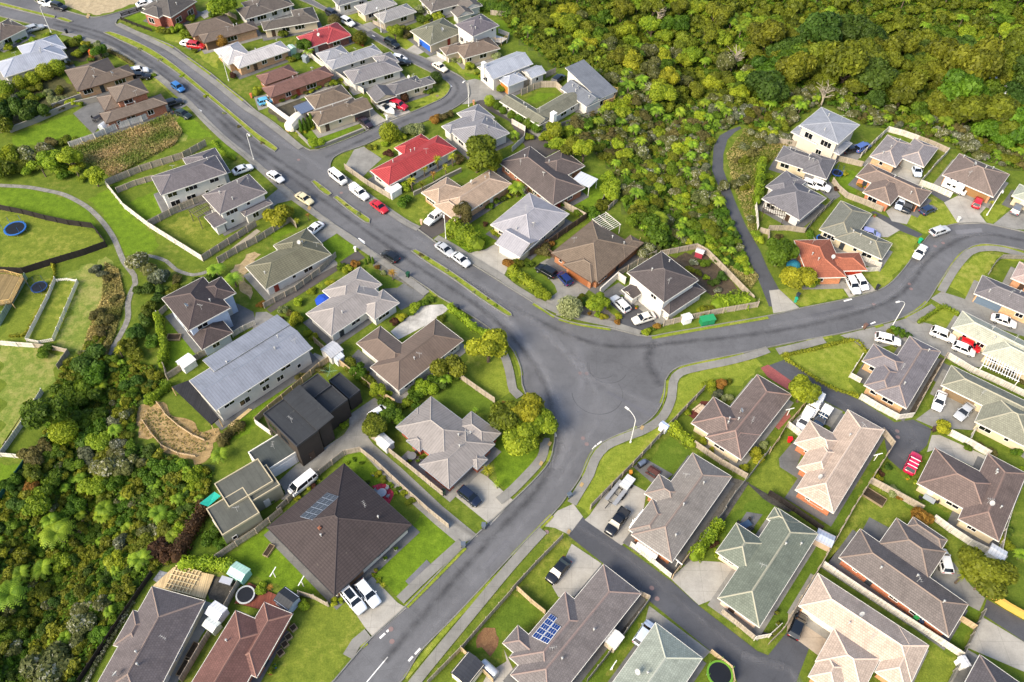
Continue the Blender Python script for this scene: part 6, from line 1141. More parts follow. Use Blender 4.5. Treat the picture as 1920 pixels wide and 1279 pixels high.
GARDEN = [
 (955,782,27,'tree','olive',.9),(985,768,32,'tree','yellow',.9),(1008,790,28,'tree','lime',.9),(975,815,30,'tree','lime',.9),(1000,820,18,'bush','olive'),(940,765,14,'bush','orange'),(915,652,30,'tree','yellow',.9),(842,686,25,'tree','olive'),(860,690,10,'bush','lime'),(822,722,12,'bush','deep'),(782,732,12,'bush','green'),(772,752,9,'bush','olive'),(852,705,9,'bush','green'),(725,760,14,'bush','green'),(712,812,13,'bush','green'),(748,768,12,'bush','olive'),(797,724,18,'bush','lime'),(818,710,14,'bush','green'),(836,710,12,'fern','fern'),(702,798,25,'tree','olive',.8),(735,778,20,'tree','green',.8),
 (655,684,14,'bush','olive'),(676,698,16,'bush','green'),(692,716,14,'bush','olive'),(708,730,13,'tree','lime'),(726,740,9,'bush','lime'),(764,757,10,'bush','lime'),(778,744,14,'bush','green'),(783,765,10,'bush','green'),
 (650,868,4,'bush','lime'),(663,862,4,'bush','green'),(678,867,4,'bush','green'),(710,888,7,'bush','yellow'),(719,899,7,'bush','olive'),(733,909,5,'bush','lime'),(748,917,6,'bush','green'),(758,926,7,'bush','yellow'),(743,925,4,'bush','lime'),(770,940,8,'bush','olive'),
 (578,915,6,'bush','yellow'),(588,912,6,'bush','red'),(597,899,4,'bush','lime'),(558,933,6,'bush','yellow'),(645,797,7,'bush','lime'),(915,880,14,'palm','yellow'),(932,906,10,'palm','lime'),(778,851,5,'bush','lime'),(790,857,4,'bush','green'),(563,707,9,'bush','brown'),
 (520,918,14,'bush','deep'),(507,935,8,'bush','green'),(892,768,8,'palm','fern'),(600,694,8,'bush','brown'),
 (1333,722,13,'bush','lime'),(1353,717,11,'bush','orange'),(1348,740,10,'bush','grey'),(1364,746,9,'bush','pale'),(1364,716,8,'bush','olive'),(1289,773,6,'bush','lime'),(1418,853,14,'bush','yellow'),(1398,876,9,'bush','yellow'),(1431,835,8,'bush','pale'),(1315,829,8,'bush','yellow'),(1335,845,6,'bush','yellow'),(1362,866,4,'bush','lime'),
 (1505,732,26,'tree','yellow',.9),(1766,804,15,'bush','yellow'),(1645,901,9,'bush','yellow'),(1675,918,11,'bush','pale'),(1668,877,8,'bush','deep'),(1652,887,6,'bush','red'),(1687,930,7,'bush','orange'),(1728,968,20,'bush','orange'),(1850,1068,38,'tree','olive',.9),(1803,1082,20,'palm','yellow',.7),(1835,1098,16,'palm','orange',.6),
 (1881,1012,9,'bush','lime'),(1889,1022,10,'bush','yellow'),(1885,975,10,'bush','green'),(1890,998,9,'bush','deep'),(1916,1040,14,'fern','fern'),(1335,1018,4,'bush','olive'),(1342,1033,4,'bush','lime'),(1343,1042,4,'bush','lime'),(1338,1020,9,'bush','red'),(1770,1020,7,'bush','lime'),(1815,838,8,'bush','green'),(1860,848,9,'bush','brown'),(1838,838,7,'bush','brown'),
 (1068,577,18,'ball','pale',.9),(1095,566,8,'bush','deep'),(1088,560,9,'bush','olive'),(1120,567,16,'tree','lime'),(1120,590,6,'bush','lime'),(1132,594,7,'bush','yellow'),(1158,592,7,'bush','yellow'),(1140,578,4,'bush','lime'),(1105,586,4,'bush','orange'),(1210,622,8,'bush','lime'),(1235,611,8,'bush','orange'),(1222,618,6,'bush','green'),(1157,603,6,'bush','orange'),
 (1017,548,14,'bush','lime'),(990,495,8,'bush','green'),(972,495,9,'bush','olive'),(1315,582,9,'bush','yellow'),(1330,580,10,'bush','olive'),(1320,492,10,'bush','green'),(1300,489,8,'bush','grey'),(1350,520,10,'bush','deep'),(1337,530,10,'bush','deep'),(1348,545,7,'bush','grey'),(1293,506,8,'bush','olive'),(1310,512,8,'bush','olive'),(1325,520,6,'bush','lime'),
 (1225,437,27,'bush','green',1.0),(1192,408,18,'bush','green'),(1222,465,14,'bush','manuka'),(1211,479,14,'bush','manuka'),(1090,398,12,'bush','green'),(1110,404,14,'bush','green'),(1127,387,14,'bush','olive'),(1058,379,10,'bush','green'),(1150,355,21,'bush','lime'),(1142,330,13,'bush','lime'),(970,352,17,'fern','fern'),(985,372,10,'fern','fern'),(1007,358,11,'bush','manuka'),(1020,470,13,'bush','brown'),(1030,455,9,'bush','orange'),(965,362,10,'bush','olive'),
 (870,400,16,'tree','brown'),(755,375,15,'bush','green'),(758,350,12,'bush','lime'),(771,338,13,'palm','yellow'),(791,345,12,'palm','olive'),(812,325,9,'palm','orange'),(745,345,9,'bush','yellow'),(820,298,12,'palm','yellow'),(848,292,12,'palm','yellow'),(835,312,9,'palm','yellow'),(795,315,10,'palm','yellow'),(860,300,10,'bush','brown'),
 (893,285,32,'tree','olive',.9),(930,300,18,'tree','yellow'),(730,250,14,'ball','lime'),(765,243,15,'bush','pale'),(787,240,14,'bush','pale'),(750,258,9,'bush','yellow'),(692,276,7,'bush','olive'),(703,276,6,'bush','yellow'),(720,270,7,'bush','lime'),(729,288,9,'bush','red'),(818,225,10,'bush','orange'),(830,220,10,'bush','brown'),(846,215,8,'bush','brown'),
 (906,378,7,'bush','deep'),(918,386,7,'bush','green'),(930,378,7,'bush','green'),(942,372,6,'bush','deep'),(953,368,6,'bush','lime'),(910,420,5,'bush','red'),(926,436,7,'bush','yellow'),(935,440,6,'bush','lime'),(958,496,12,'bush','orange'),(965,518,10,'bush','lime'),(960,343,8,'bush','olive'),
 (523,405,23,'bush','yellow',1.2),(557,415,8,'palm','yellow',.8),(577,405,7,'palm','orange',.8),(540,396,8,'bush','lime'),(640,500,8,'bush','green'),(653,506,9,'bush','lime'),(666,494,9,'bush','orange'),(672,506,8,'bush','yellow'),(617,530,9,'bush','yellow'),(600,538,8,'palm','lime',.8),(583,545,8,'bush','lime'),(561,566,9,'bush','lime'),(552,601,13,'bush','yellow'),
 (530,580,9,'bush','pale'),(545,588,8,'bush','brown'),(525,600,7,'bush','red'),(575,625,7,'bush','lime'),(588,632,7,'bush','yellow'),(488,570,7,'bush','orange'),(736,516,11,'palm','orange',.6),(720,512,6,'bush','pale'),(707,500,5,'bush','orange'),(686,490,4,'column','green'),(693,486,4,'column','green'),(699,489,4,'column','green'),
 (780,577,10,'bush','lime'),(795,567,8,'bush','green'),(806,562,7,'bush','green'),(755,593,9,'bush','yellow'),(740,603,8,'bush','red'),(770,590,5,'bush','green'),(828,597,8,'bush','olive'),
 (12,167,11,'ball','lime'),(38,156,11,'ball','lime'),(61,147,11,'ball','lime'),(84,136,12,'ball','lime'),(107,128,11,'ball','lime'),(415,10,19,'tree','lime'),(333,38,8,'bush','pale'),(358,34,8,'bush','lime'),(300,58,8,'bush','yellow'),(310,59,8,'bush','olive'),(323,56,8,'bush','lime'),(335,53,8,'bush','lime'),(344,63,9,'bush','lime'),(348,73,7,'bush','lime'),(415,77,9,'ball','orange'),(437,141,7,'bush','red'),(447,131,6,'bush','orange'),(364,95,5,'bush','olive'),(400,28,8,'bush','green'),
 (135,80,12,'bush','olive'),(145,72,7,'bush','lime'),(163,83,8,'bush','yellow'),(185,94,12,'tree','green'),(182,83,7,'bush','pale'),(143,103,9,'bush','lime'),(155,93,12,'bush','deep'),(122,82,9,'bush','deep'),(170,112,6,'bush','green'),(128,120,8,'bush','brown'),(170,108,6,'bush','orange'),(197,102,8,'bush','pale'),(15,90,8,'bush','yellow'),(15,85,8,'bush','green'),(90,66,7,'bush','lime'),(100,68,5,'bush','red'),(45,72,4,'bush','green'),(33,77,5,'bush','green'),(62,75,6,'bush','lime'),
 (60,165,9,'bush','olive'),(75,163,9,'bush','olive'),(45,178,12,'bush','green'),(60,185,12,'bush','lime'),(28,188,11,'bush','grey'),(78,178,8,'bush','green'),(92,172,10,'bush','pale'),(112,168,10,'bush','olive'),(103,188,12,'bush','pale'),(118,185,8,'bush','pale'),(135,194,9,'bush','lime'),(148,195,7,'bush','lime'),(110,200,9,'bush','brown'),(155,172,9,'bush','lime'),(168,170,8,'bush','lime'),
 (10,212,22,'bush','deep',1.3),(34,208,20,'bush','deep',1.3),(58,210,20,'bush','deep',1.3),(80,205,16,'bush','deep',1.2),(5,238,22,'bush','olive',1.3),(8,190,17,'tree','yellow'),(90,212,9,'bush','olive'),(20,288,20,'bush','lime',1.2),(52,290,18,'bush','manuka'),(78,286,16,'bush','manuka'),(102,295,20,'tree','lime'),(130,298,18,'tree','lime'),(112,315,16,'bush','lime'),(60,312,17,'bush','lime'),(32,312,18,'bush','olive'),(142,316,13,'bush','yellow'),(118,262,10,'bush','olive'),(95,268,12,'bush','brown'),(140,265,8,'bush','lime'),(176,330,16,'tree','lime'),(145,325,13,'palm','lime',.6),(122,328,12,'bush','green'),(5,315,20,'bush','olive',1.2),(80,320,12,'palm','olive',.6),(155,335,8,'bush','lime'),
 (564,238,6,'column','green'),(571,236,6,'column','green'),(578,233,6,'column','green'),(584,228,7,'column','green'),(591,266,13,'bush','lime'),(560,250,5,'bush','yellow'),(572,247,4,'bush','yellow'),(587,240,4,'bush','yellow'),(627,41,9,'ball','brown'),(675,71,11,'ball','olive'),(818,146,9,'ball','deep'),(740,60,11,'tree','lime'),(755,56,11,'bush','olive'),(762,66,9,'bush','brown'),(785,18,10,'bush','pale'),(812,18,11,'bush','pale'),(822,32,12,'bush','lime'),(795,38,12,'bush','green'),(805,48,10,'bush','olive'),
 (801,171,7,'bush','green'),(814,166,8,'bush','green'),(759,184,6,'ball','red'),(740,188,4,'bush','lime'),(500,55,10,'bush','lime'),(517,54,8,'bush','pale'),(530,62,9,'bush','olive'),(570,85,12,'tree','green'),(578,95,10,'fern','fern'),(590,88,10,'bush','green'),(507,106,11,'bush','brown'),(486,118,8,'palm','yellow',.7),(560,105,9,'bush','deep'),(545,110,7,'bush','olive'),
 (625,154,8,'bush','lime'),(640,150,5,'bush','yellow'),(505,192,6,'bush','yellow'),(528,188,6,'bush','olive'),(553,181,6,'bush','olive'),(572,173,5,'bush','brown'),(583,170,6,'bush','yellow'),(595,163,6,'bush','lime'),(613,158,7,'bush','pale'),(645,165,7,'bush','olive'),(482,172,9,'bush','yellow'),(880,123,9,'bush','lime'),(892,138,4,'bush','yellow'),(900,142,4,'bush','yellow'),(908,147,5,'bush','lime'),(937,166,9,'bush','lime'),(850,112,6,'bush','pale'),(862,114,6,'bush','pale'),(930,108,10,'bush','pale'),(887,66,8,'bush','green'),
 (918,190,8,'ball','lime'),(932,199,6,'ball','green'),(943,207,6,'ball','green'),(960,215,7,'ball','green'),(975,222,7,'ball','green'),(990,233,8,'ball','green'),(1007,240,8,'ball','green'),(965,252,10,'fern','fern'),(991,256,8,'bush','lime'),(1035,242,15,'tree','yellow'),(1020,255,11,'bush','lime'),(1040,252,12,'bush','orange'),(1066,245,13,'bush','lime'),(1048,265,15,'tree','lime'),(1075,275,18,'tree','olive'),(1095,282,18,'tree','lime'),(1030,275,8,'bush','green'),
 (570,1133,10,'bush','lime'),(487,1104,11,'bush','lime'),(508,1103,8,'palm','orange',.6),(400,1006,17,'bush','green',1.1),(414,1018,14,'bush','green'),(627,1127,7,'bush','yellow'),(640,1124,6,'bush','lime'),(718,1098,8,'palm','yellow',.8),(710,1088,5,'bush','lime'),(700,1078,4,'bush','lime'),
 (1462,473,25,'tree','green',.9),(1478,470,16,'bush','deep'),(1497,516,24,'tree','yellow',.9),(1512,522,20,'bush','lime'),(1480,520,18,'bush','yellow'),(1522,440,10,'bush','green'),(1460,445,8,'bush','brown'),(1440,330,8,'bush','lime'),(1450,252,12,'bush','lime'),(1680,621,10,'bush','green'),(1690,625,8,'bush','green'),(1702,629,8,'bush','deep'),(1670,624,8,'bush','olive'),
 (1850,345,6,'bush','lime'),(1903,370,6,'ball','olive'),(1860,380,7,'palm','yellow'),(1545,345,8,'bush','deep'),(1585,325,6,'bush','yellow'),(1568,355,5,'bush','red'),(1612,345,6,'bush','orange'),(1625,338,5,'bush','lime'),(1905,845,10,'bush','green'),(1915,880,9,'bush','lime'),(1480,330,9,'bush','deep'),
]
for g in GARDEN: planted(*g)
for x, y in [(262,92),(300,112),(340,142),(385,180),(420,212),(448,237),(470,254),(492,268),(603,351),(650,385),(672,401),(800,485),(838,508),(852,522),(888,547),(915,560),(930,572),(790,478)]: planted(x, y, RNG.uniform(3, 4.5), 'bush', RNG.choice(['pale', 'lime', 'brown']), .7)
# hedges
def hedge(pix, width, hgt, colr, label):
    L = smooth_line([ground(*p) for p in pix], .5); n = max(200, int(len(L) * .5 * (width + 2 * hgt) * 22)); rng = NP; i = rng.integers(0, len(L) - 1, n); u = rng.uniform(0, 1, n)
    P = np.array([list(p) for p in L]); base = P[i] + (P[i + 1] - P[i]) * u[:, None]; t = P[i + 1] - P[i]; t /= np.linalg.norm(t, axis=1, keepdims=True) + 1e-9; s = np.stack([-t[:, 1], t[:, 0], 0 * t[:, 0]], 1)
    a = rng.uniform(-.15, math.pi + .15, n); wob = 1 + .16 * np.sin((i + u) * 1.1) + rng.normal(0, .06, n)
    off = np.cos(a) * width / 2 * wob; zz = np.clip(np.sin(a) * 1.25, 0, 1.02) * hgt * wob
    C = base + s * off[:, None] + np.array([0, 0, 1]) * zz[:, None]; N = s * np.cos(a)[:, None] + np.array([0, 0, 1]) * np.sin(a)[:, None] + rng.normal(0, .5, (n, 3))
    c0 = P[len(P) // 2]; core = [((P[k] - c0) + [0, 0, hgt * .4], (width * .44, width * .44, hgt * .48)) for k in range(0, len(P), max(1, int(width * .6)))]
    me = leaf_mesh('hedge', C - c0, N, rng.uniform(.2, .42, n) * (.8 if hgt < 1.2 else 1.15), np.clip(.45 + .25 * np.sin((i + u) * .8) + rng.normal(0, .2, n), 0, 1), LEAF[colr], .62, core)
    o = obj('hedge', me, None, c0.tolist()); tag(o, label, 'hedge', 'garden hedges'); return o
for h_ in [
 ([(846,434),(870,447),(897,466)],3.6,3.0,'lime','tall rounded lime green hedge on the lawn by the silver-grey house'), ([(958,508),(985,528),(1010,546)],2.0,1.4,'lime','lime hedge along the footpath before the brown multi-hip house'), ([(1345,574),(1372,566),(1402,568)],3.6,1.6,'lime','wide lime shrub hedge inside the fence of the white corner house'),
 ([(842,578),(868,598),(890,618),(915,630),(935,652)],1.3,1.2,'lime','trimmed hedge curving along the kerb before the long brown roof'), ([(1300,1048),(1322,1018),(1345,988)],2.0,2.2,'lime','tall lime hedge between the patchy grey and sage green roofs'), ([(1256,802),(1275,818),(1296,836)],1.9,1.6,'lime','lime hedge behind the brown-pink tiled house garden'),
 ([(1132,208),(1158,203),(1182,193)],2.2,2.0,'lime','lime hedge at the foot of the dark blue-grey modern house'), ([(345,1062),(380,1058),(415,1062),(445,1068)],2.0,1.7,'lime','dense hedge behind the timber deck'), ([(1424,318),(1422,345),(1418,385)],1.8,3.0,'lime','tall clipped lime hedge beside the narrow access lane'),
 ([(1466,668),(1530,655),(1600,639),(1624,662)],.8,.6,'yellow','low yellow hedge edging the lawn at the fork'), ([(1472,674),(1515,702),(1558,728),(1608,744)],.7,.6,'yellow','low yellow hedge along the dark lane edge'), ([(1722,606),(1745,590),(1768,577),(1795,590)],.9,.8,'lime','low lime hedge at the driveway inside the bend'),
 ([(299,600),(306,635),(312,660),(306,690)],1.4,2.0,'lime','upright hedge beside the pale blue house lawn'), ([(278,757),(300,742),(318,725)],1.5,1.6,'lime','hedge above the bare earth terrace'), ([(402,118+150),(415,285),(440,300)],1.0,.9,'lime','curved clipped hedge beside the white two storey house'),
 ([(262,150),(280,146),(292,143)],1.0,.9,'lime','short clipped hedge before the brown hip roof house'), ([(205,98),(225,107),(250,122)],1.3,.9,'brown','brown-green hedge along the divided road path'), ([(895,18),(925,20),(955,28)],4.0,2.4,'green','broad hedge behind the dark roofed white house'),
 ([(1855,690),(1890,705),(1922,722)],1.0,.9,'brown','brownish hedge behind the stone wall of the olive house'), ([(1395,300+250),(1412,560)],.6,.6,'green','small clipped hedge by the corner fence'), ([(100,180+318),(103,520),(88,560),(66,600),(48,628),(20,632)],.6,.7,'yellow','low golden hedge along the white picket fence'),
 ([(390,950),(370,985),(350,1020),(335,1050)],2.2,2.0,'red','dark red shrub hedge at the bush edge by the flat roofed house'), ([(455,800),(430,815),(418,835)],1.8,1.5,'brown','dark shrubs behind the long white house'), ([(160,1290),(185,1240),(215,1190),(250,1130)],.7,.6,'grey','white flowering border along the black fence'),
]: hedge(*h_)
# the bush gully at the lower left and the forest valley at the upper right
def inside(p, poly): return sdist([p], poly)[0]
PACK = .5
def fill(poly, n_try, rfun, taken, pick, margin=0.5):
    xs = [q[0] for q in poly]; ys = [q[1] for q in poly]; out = []; rg = random.Random(5)
    lo, hi = (max(min(xs), -185), max(min(ys), 2)), (min(max(xs), 225), min(max(ys), 325))
    cand = [(rg.uniform(lo[0], hi[0]), rg.uniform(lo[1], hi[1])) for _ in range(n_try)]; D = sdist(cand, poly); Zs = terrain(cand); cell = {}
    for p, r in taken: cell.setdefault((int(p[0] // 6), int(p[1] // 6)), []).append((p, r))
    for (x, y), d, z in zip(cand, D, Zs):
        if d < margin: continue
        q = project((x, y, z + 2))
        if not (-60 < q[0] < W_PX + 60 and -90 < q[1] < H_PX + 60): continue
        r = rfun(x, y, rg, d, q); 
        if d < r * .5: r = max(.8, d * 1.2)
        i, j = int(x // 6), int(y // 6)
        if any((x - p[0]) ** 2 + (y - p[1]) ** 2 < (PACK * (r + s)) ** 2 for a in (-2, -1, 0, 1, 2) for b in (-2, -1, 0, 1, 2) for p, s in cell.get((i + a, j + b), ())): continue
        cell.setdefault((i, j), []).append(((x, y), r)); out.append((x, y, z, r, q, d))
    return out
GUL = [(165,672,24,'bush','deep'),(182,700,23,'bush','green'),(85,770,32,'tree','green'),(118,737,20,'bush','green'),(152,745,26,'bush','green'),(165,780,28,'bush','green'),(170,812,26,'bush','green'),(120,810,19,'ball','lime'),(185,832,21,'bush','lime'),(158,856,19,'bush','grey'),(200,880,24,'bush','manuka'),(236,872,18,'bush','manuka'),
 (178,915,23,'bush','lime'),(68,880,18,'bush','olive'),(102,905,22,'bush','green'),(55,912,14,'bush','orange'),(66,946,25,'bush','lime'),(196,952,18,'fern','fern'),(215,806,14,'fern','fern'),(187,722,14,'fern','fern'),(298,962,18,'fern','fern'),(295,880,18,'bush','green'),(332,880,16,'bush','green'),(262,1048,20,'fern','fern'),(106,1000,30,'fern','fern'),(18,1115,30,'fern','fern'),
 (78,1066,20,'fern','fern'),(190,968,14,'fern','fern'),(412,852,15,'fern','fern'),(90,1250,36,'bush','manuka'),(150,1182,26,'bush','manuka'),(226,1022,17,'bush','grey'),(278,1002,20,'bush','manuka'),(302,1030,22,'bush','red'),(265,497,24,'bush','manuka'),(302,520,18,'bush','grey'),(405,505,17,'fern','fern'),(438,523,17,'fern','fern'),(275,845,14,'bush','deep'),(222,836,14,'bush','grey'),(210,790,14,'bush','grey'),
 (240,990,12,'fern','fern'),(150,965,10,'fern','fern'),(375,535,14,'bush','deep'),(395,520,12,'bush','deep'),(240,650,16,'bush','olive'),(262,625,18,'bush','deep'),(255,665,16,'bush','olive'),(285,580,16,'bush','olive'),(300,560,14,'bush','deep'),(275,600,14,'bush','deep'),(225,660,12,'palm','yellow',.7),(270,545,14,'bush','deep'),(325,545,12,'bush','olive'),(300,545,12,'bush','deep'),(290,640,14,'bush','green'),(80,655,16,'bush','green'),(330,495+30,10,'bush','brown'),(182,505,10,'bush','grey'),(192,512,9,'bush','grey'),(205,520,9,'bush','brown'),(195,600,14,'bush','brown'),(180,590,12,'bush','brown'),(215,560,9,'bush','brown'),(190,620,12,'bush','brown'),(60,855,20,'bush','brown'),(80,840,16,'bush','brown')]
gtaken = []
for g in GUL:
    o = planted(*g, group='trees and shrubs of the bush gully'); gtaken.append(((o.location.x, o.location.y), g[2] / px_per_m(o.location)))
SC_LABEL = {}
def scatter_obj(kind, colr, x, y, z, r, label, group, sq=1.0, hgt=1.0):
    return plant(kind, colr, Vector((x, y, z)), r, sq, label=label, group=group, hgt=hgt)
gmore, gmass, gcut = [], [], 0
for x, y, z, r, q, d in fill(POLY_G, 12000, lambda x, y, rg, d, q: rg.choice([.8, 1.0, 1.3, 1.7]), gtaken, None):
    if len(gmore) >= 250 and (q[2] > gcut): gmass.append((x, y, z, r, 'bush', 'green')); continue
    gmore.append(1)
    u = RNG.random(); c_ = 'fern' if u < .1 else 'bush'; colr = 'fern' if c_ == 'fern' else RNG.choice(['green', 'green', 'green', 'deep', 'olive', 'green', 'deep', 'olive', 'lime', 'manuka'])
    scatter_obj(c_, colr, x, y, z, r, {'fern': 'bright green tree fern rising from the lower left bush gully'}.get(c_, f'{CNAME[colr]} bush shrub among the dense growth of the lower left gully'), f'{CNAME[colr]} {c_} growth of the gully', RNG.uniform(.8, 1.3))
def zone(q, d):
    x, y = q[0], q[1]
    if y > 190 and x < 1440 or x < 1090 and y > 60 or d < 9: return 'near'
    if y < 95 - (1920 - x) * .05 and x > 1180: return 'hill'
    return 'left' if x < 1420 else 'mid'
def forest_r(x, y, rg, d, q):
    return rg.choice(dict(near=[1.0, 1.2, 1.5, 1.8, 2.1], hill=[1.6, 2.2, 2.8, 3.6], left=[1.6, 2.0, 2.5, 3.2], mid=[2.6, 3.6, 4.6, 5.4, 6.0])[zone(q, d)])
forest = fill(POLY_F, 60000, forest_r, [], None); forest.sort(key=lambda t: t[4][2]); cnt = dict(tree=0, bush=0, fern=0, flower=0); rest = []
for x, y, z, r, q, d in forest:
    u = RNG.random(); band = zone(q, d); qx, qy = q[0], q[1]
    kind = 'fern' if u < dict(near=.12, hill=.15, left=.12, mid=.02)[band] else ('tree' if r > 2.3 and band != 'near' else 'bush')
    pal = dict(near=['manuka', 'manuka', 'grey', 'olive', 'green', 'olive', 'lime', 'manuka', 'brown'] if not (qx > 1130 and qy > 330) else ['green', 'deep', 'olive', 'green', 'lime', 'manuka'], hill=['lime', 'green', 'lime', 'lime', 'olive', 'green'], left=['lime', 'yellow', 'olive', 'lime', 'olive', 'yellow', 'green', 'manuka'], mid=['olive', 'olive', 'olive', 'green', 'olive', 'olive', 'deep', 'green'])[band]
    if band == 'mid' and 1560 < qx < 1760 and qy < 90: pal = ['deep', 'olive', 'deep', 'brown']
    if kind == 'fern': r = min(r, 2.1)
    colr = 'fern' if kind == 'fern' else RNG.choice(pal)
    ck = 'flower' if kind == 'bush' and colr in ('manuka', 'grey') else kind
    if cnt[ck] >= dict(tree=250, bush=285, fern=210, flower=230)[ck]: rest.append((x, y, z, r, kind, colr)); continue
    cnt[ck] += 1; w = {'near': 'on the near scrub slope below the houses', 'hill': 'on the far hillside', 'left': 'of the bright forest flank', 'mid': 'of the deep valley forest'}[band]; word = {'tree': 'canopy tree', 'bush': 'bushy shrub', 'fern': 'tree fern'}[kind]
    scatter_obj(kind, colr, x, y, z - (.35 * r if kind == 'tree' else 0), r, f'{CNAME[colr]} {word} {w}', f'{CNAME[colr]} {word}s {w}', RNG.uniform(.85, 1.2), 1.3)
for px, py, rp in [(1375,112,26),(1235,28,20),(1440,140,14),(1435,158,12),(1545,180,20)]: planted(px, py, rp, 'snag', 'brown', 1.0, label={1375: 'tall bare white dead tree in the valley forest', 1235: 'bare pale branches above the upper canopy', 1440: 'small bleached snag near the forest middle', 1435: 'second bleached snag just below another snag', 1545: 'leaning grey bare tree behind the tall grey house'}[px], group='dead trees of the forest')
def mass(name, items, label, nleaf=260):
    """what lies beyond counting: one merged stretch of small growth"""
    Cs, Ns, Ss, Ts, core = [], [], [], [], []
    for x, y, z, r, kind, colr in items:
        C, N, S, t, co = crown_points(r, r * .9, 4, nleaf, NP, .8, -.2, .42 * r, r * .5); o = np.array([x, y, z]); Cs.append(C + o); Ns.append(N); Ss.append(S); Ts.append(np.clip(t + NP.normal(0, .12), 0, 1)); core += [(c + o, rr) for c, rr in co]
    c0 = np.array([items[0][0], items[0][1], items[0][2]]); o = obj(name, leaf_mesh(name, np.concatenate(Cs) - c0, np.concatenate(Ns), np.concatenate(Ss), np.concatenate(Ts), LEAF['olive'], .62, [(c - c0, r) for c, r in core]), None, c0.tolist()); o['kind'] = 'stuff'; o['label'] = label; return o
if gmass: mass('gully_growth', gmass, 'dense mixed growth filling the lower left bush gully', 300)
if rest: mass('far_forest', rest, 'far forest canopy closing the top of the valley')
def cover(name, poly, n, label, mat, lo, hi, up):
    xs = [q[0] for q in poly]; ys = [q[1] for q in poly]; P = np.stack([NP.uniform(max(min(xs), -185), min(max(xs), 225), n), NP.uniform(max(min(ys), 2), min(max(ys), 330), n)], 1); P = P[sdist(P, poly) > .2]; z = terrain(P)
    C = np.concatenate([P, (z + NP.uniform(0, up, len(P)))[:, None]], 1); c0 = C[0].copy(); N = NP.normal(0, .6, C.shape) + np.array([0, 0, 1])
    o = obj(name, leaf_mesh(name, C - c0, N, NP.uniform(lo, hi, len(C)), np.clip(.45 + .28 * np.sin(P[:, 0] * .55 + 1.3 * np.sin(P[:, 1] * .4)) + .2 * np.sin(P[:, 1] * .9 - P[:, 0] * .3) + NP.normal(0, .16, len(C)), 0, 1), mat), None, c0.tolist()); o['kind'] = 'stuff'; o['label'] = label
cover('undergrowth', POLY_G, 60000, 'low tangled undergrowth covering the bush gully', LEAF['green'], .3, .7, .7); cover('undergrowth', POLY_F, 150000, 'low undergrowth between the forest trees', LEAF['green'], .5, 1.1, 1.0)
EARTH = [at(*p)[:2] for p in [(262,770),(300,765),(345,795),(400,815),(385,850),(330,855),(290,830),(262,810)]]
cover('rough_grass', EARTH, 1500, 'tufts of dry grass on the bare earth terrace', m_leaf('#5c6a2c', '#a08c54'), .2, .5, .3)
SCRUB = [at(*p)[:2] for p in [(132,280),(170,266),(222,250),(275,233),(320,212),(346,250),(330,272),(262,308),(208,336),(160,305)]]
cover('dry_scrub', SCRUB, 26000, 'long dry straw coloured scrub on the vacant lot', m_leaf('#5f7a2a', '#c0aa74'), .25, .55, .9)
ROUGH = [at(*p)[:2] for p in [(195,490),(225,505),(238,560),(218,630),(195,690),(140,700),(165,620),(190,560)]]
cover('rough_grass', ROUGH, 26000, 'rough dry grass beside the gravel path', m_leaf('#6c7434', '#b8aa66'), .2, .5, .5)
ROUGH2 = [at(*p)[:2] for p in [(1395,240),(1440,268),(1490,262),(1455,300),(1425,310),(1412,400),(1425,470),(1400,425),(1370,340),(1360,290)]]
cover('rough_grass', ROUGH2, 16000, 'rough dry grass and scrub beside the access lane', m_leaf('#66702c', '#b3a768'), .2, .55, .6)
ROUGH3 = [at(*p)[:2] for p in [(1330,485),(1385,480),(1425,520),(1408,545),(1375,520)]]
cover('rough_grass', ROUGH3, 7000, 'straw coloured grass at the bottom of the access lane', m_leaf('#70763a', '#bdae70'), .2, .5, .6)
for px, py, rp, c_ in [(1422,270,9,'manuka'),(1410,285,9,'brown'),(1435,300,8,'olive'),(1395,275,9,'manuka'),(1380,300,7,'brown'),(1395,335,9,'manuka'),(1380,345,10,'manuka'),(1398,352,9,'olive'),(1405,410,9,'manuka'),(1360,350,11,'manuka'),(1345,370,12,'manuka'),(1412,250,9,'manuka'),(1430,255,10,'manuka'),(1395,300,8,'olive'),(1478,262,12,'grey'),(1445,262,12,'grey'),(1463,255,10,'manuka'),(1418,440,8,'lime'),(1425,450,9,'lime')]:
    planted(px, py, rp, 'bush', c_, group='shrubs beside the access lane')

# ------------------------------------------------------------------ street lamps, sheds, garden things
def street_lamp(px, py, tx, ty, label, hgt=8.0):
    b = at(px, py); root = empty('street_lamp', (b.x, b.y, 0.05)); d = at(tx, ty, hgt) - b; d.z = 0; d = d.normalized() if d.length > .3 else Vector((1, 0, 0)); tag(root, label, 'street lamp', 'street lamps'); m = m_plain('#d6d6d2', .5)
    mb = MB(); mb.tube([(0, 0, 0), (0, 0, hgt * .78)], .085, .065, 8); mb.tube([(0, 0, 0), (0, 0, .4)], .16, .16, 8); obj('pole', mb.mesh('pole', [m], True), root)
    P = [Vector((0, 0, hgt * .78)) + d * (2.0 * (1 - math.cos(a))) + Vector((0, 0, hgt * .2 * math.sin(a))) for a in np.linspace(0, 1.45, 8)]
    mb = MB(); mb.tube(P, .065, .045, 8); obj('arm', mb.mesh('arm', [m], True), root); e = P[-1]; mb = MB(); mb.box(-.1, .65, -.14, .14, -.07, .07); obj('lamp_head', mb.mesh('lamp_head', [m]), root, e, math.atan2(d.y, d.x))
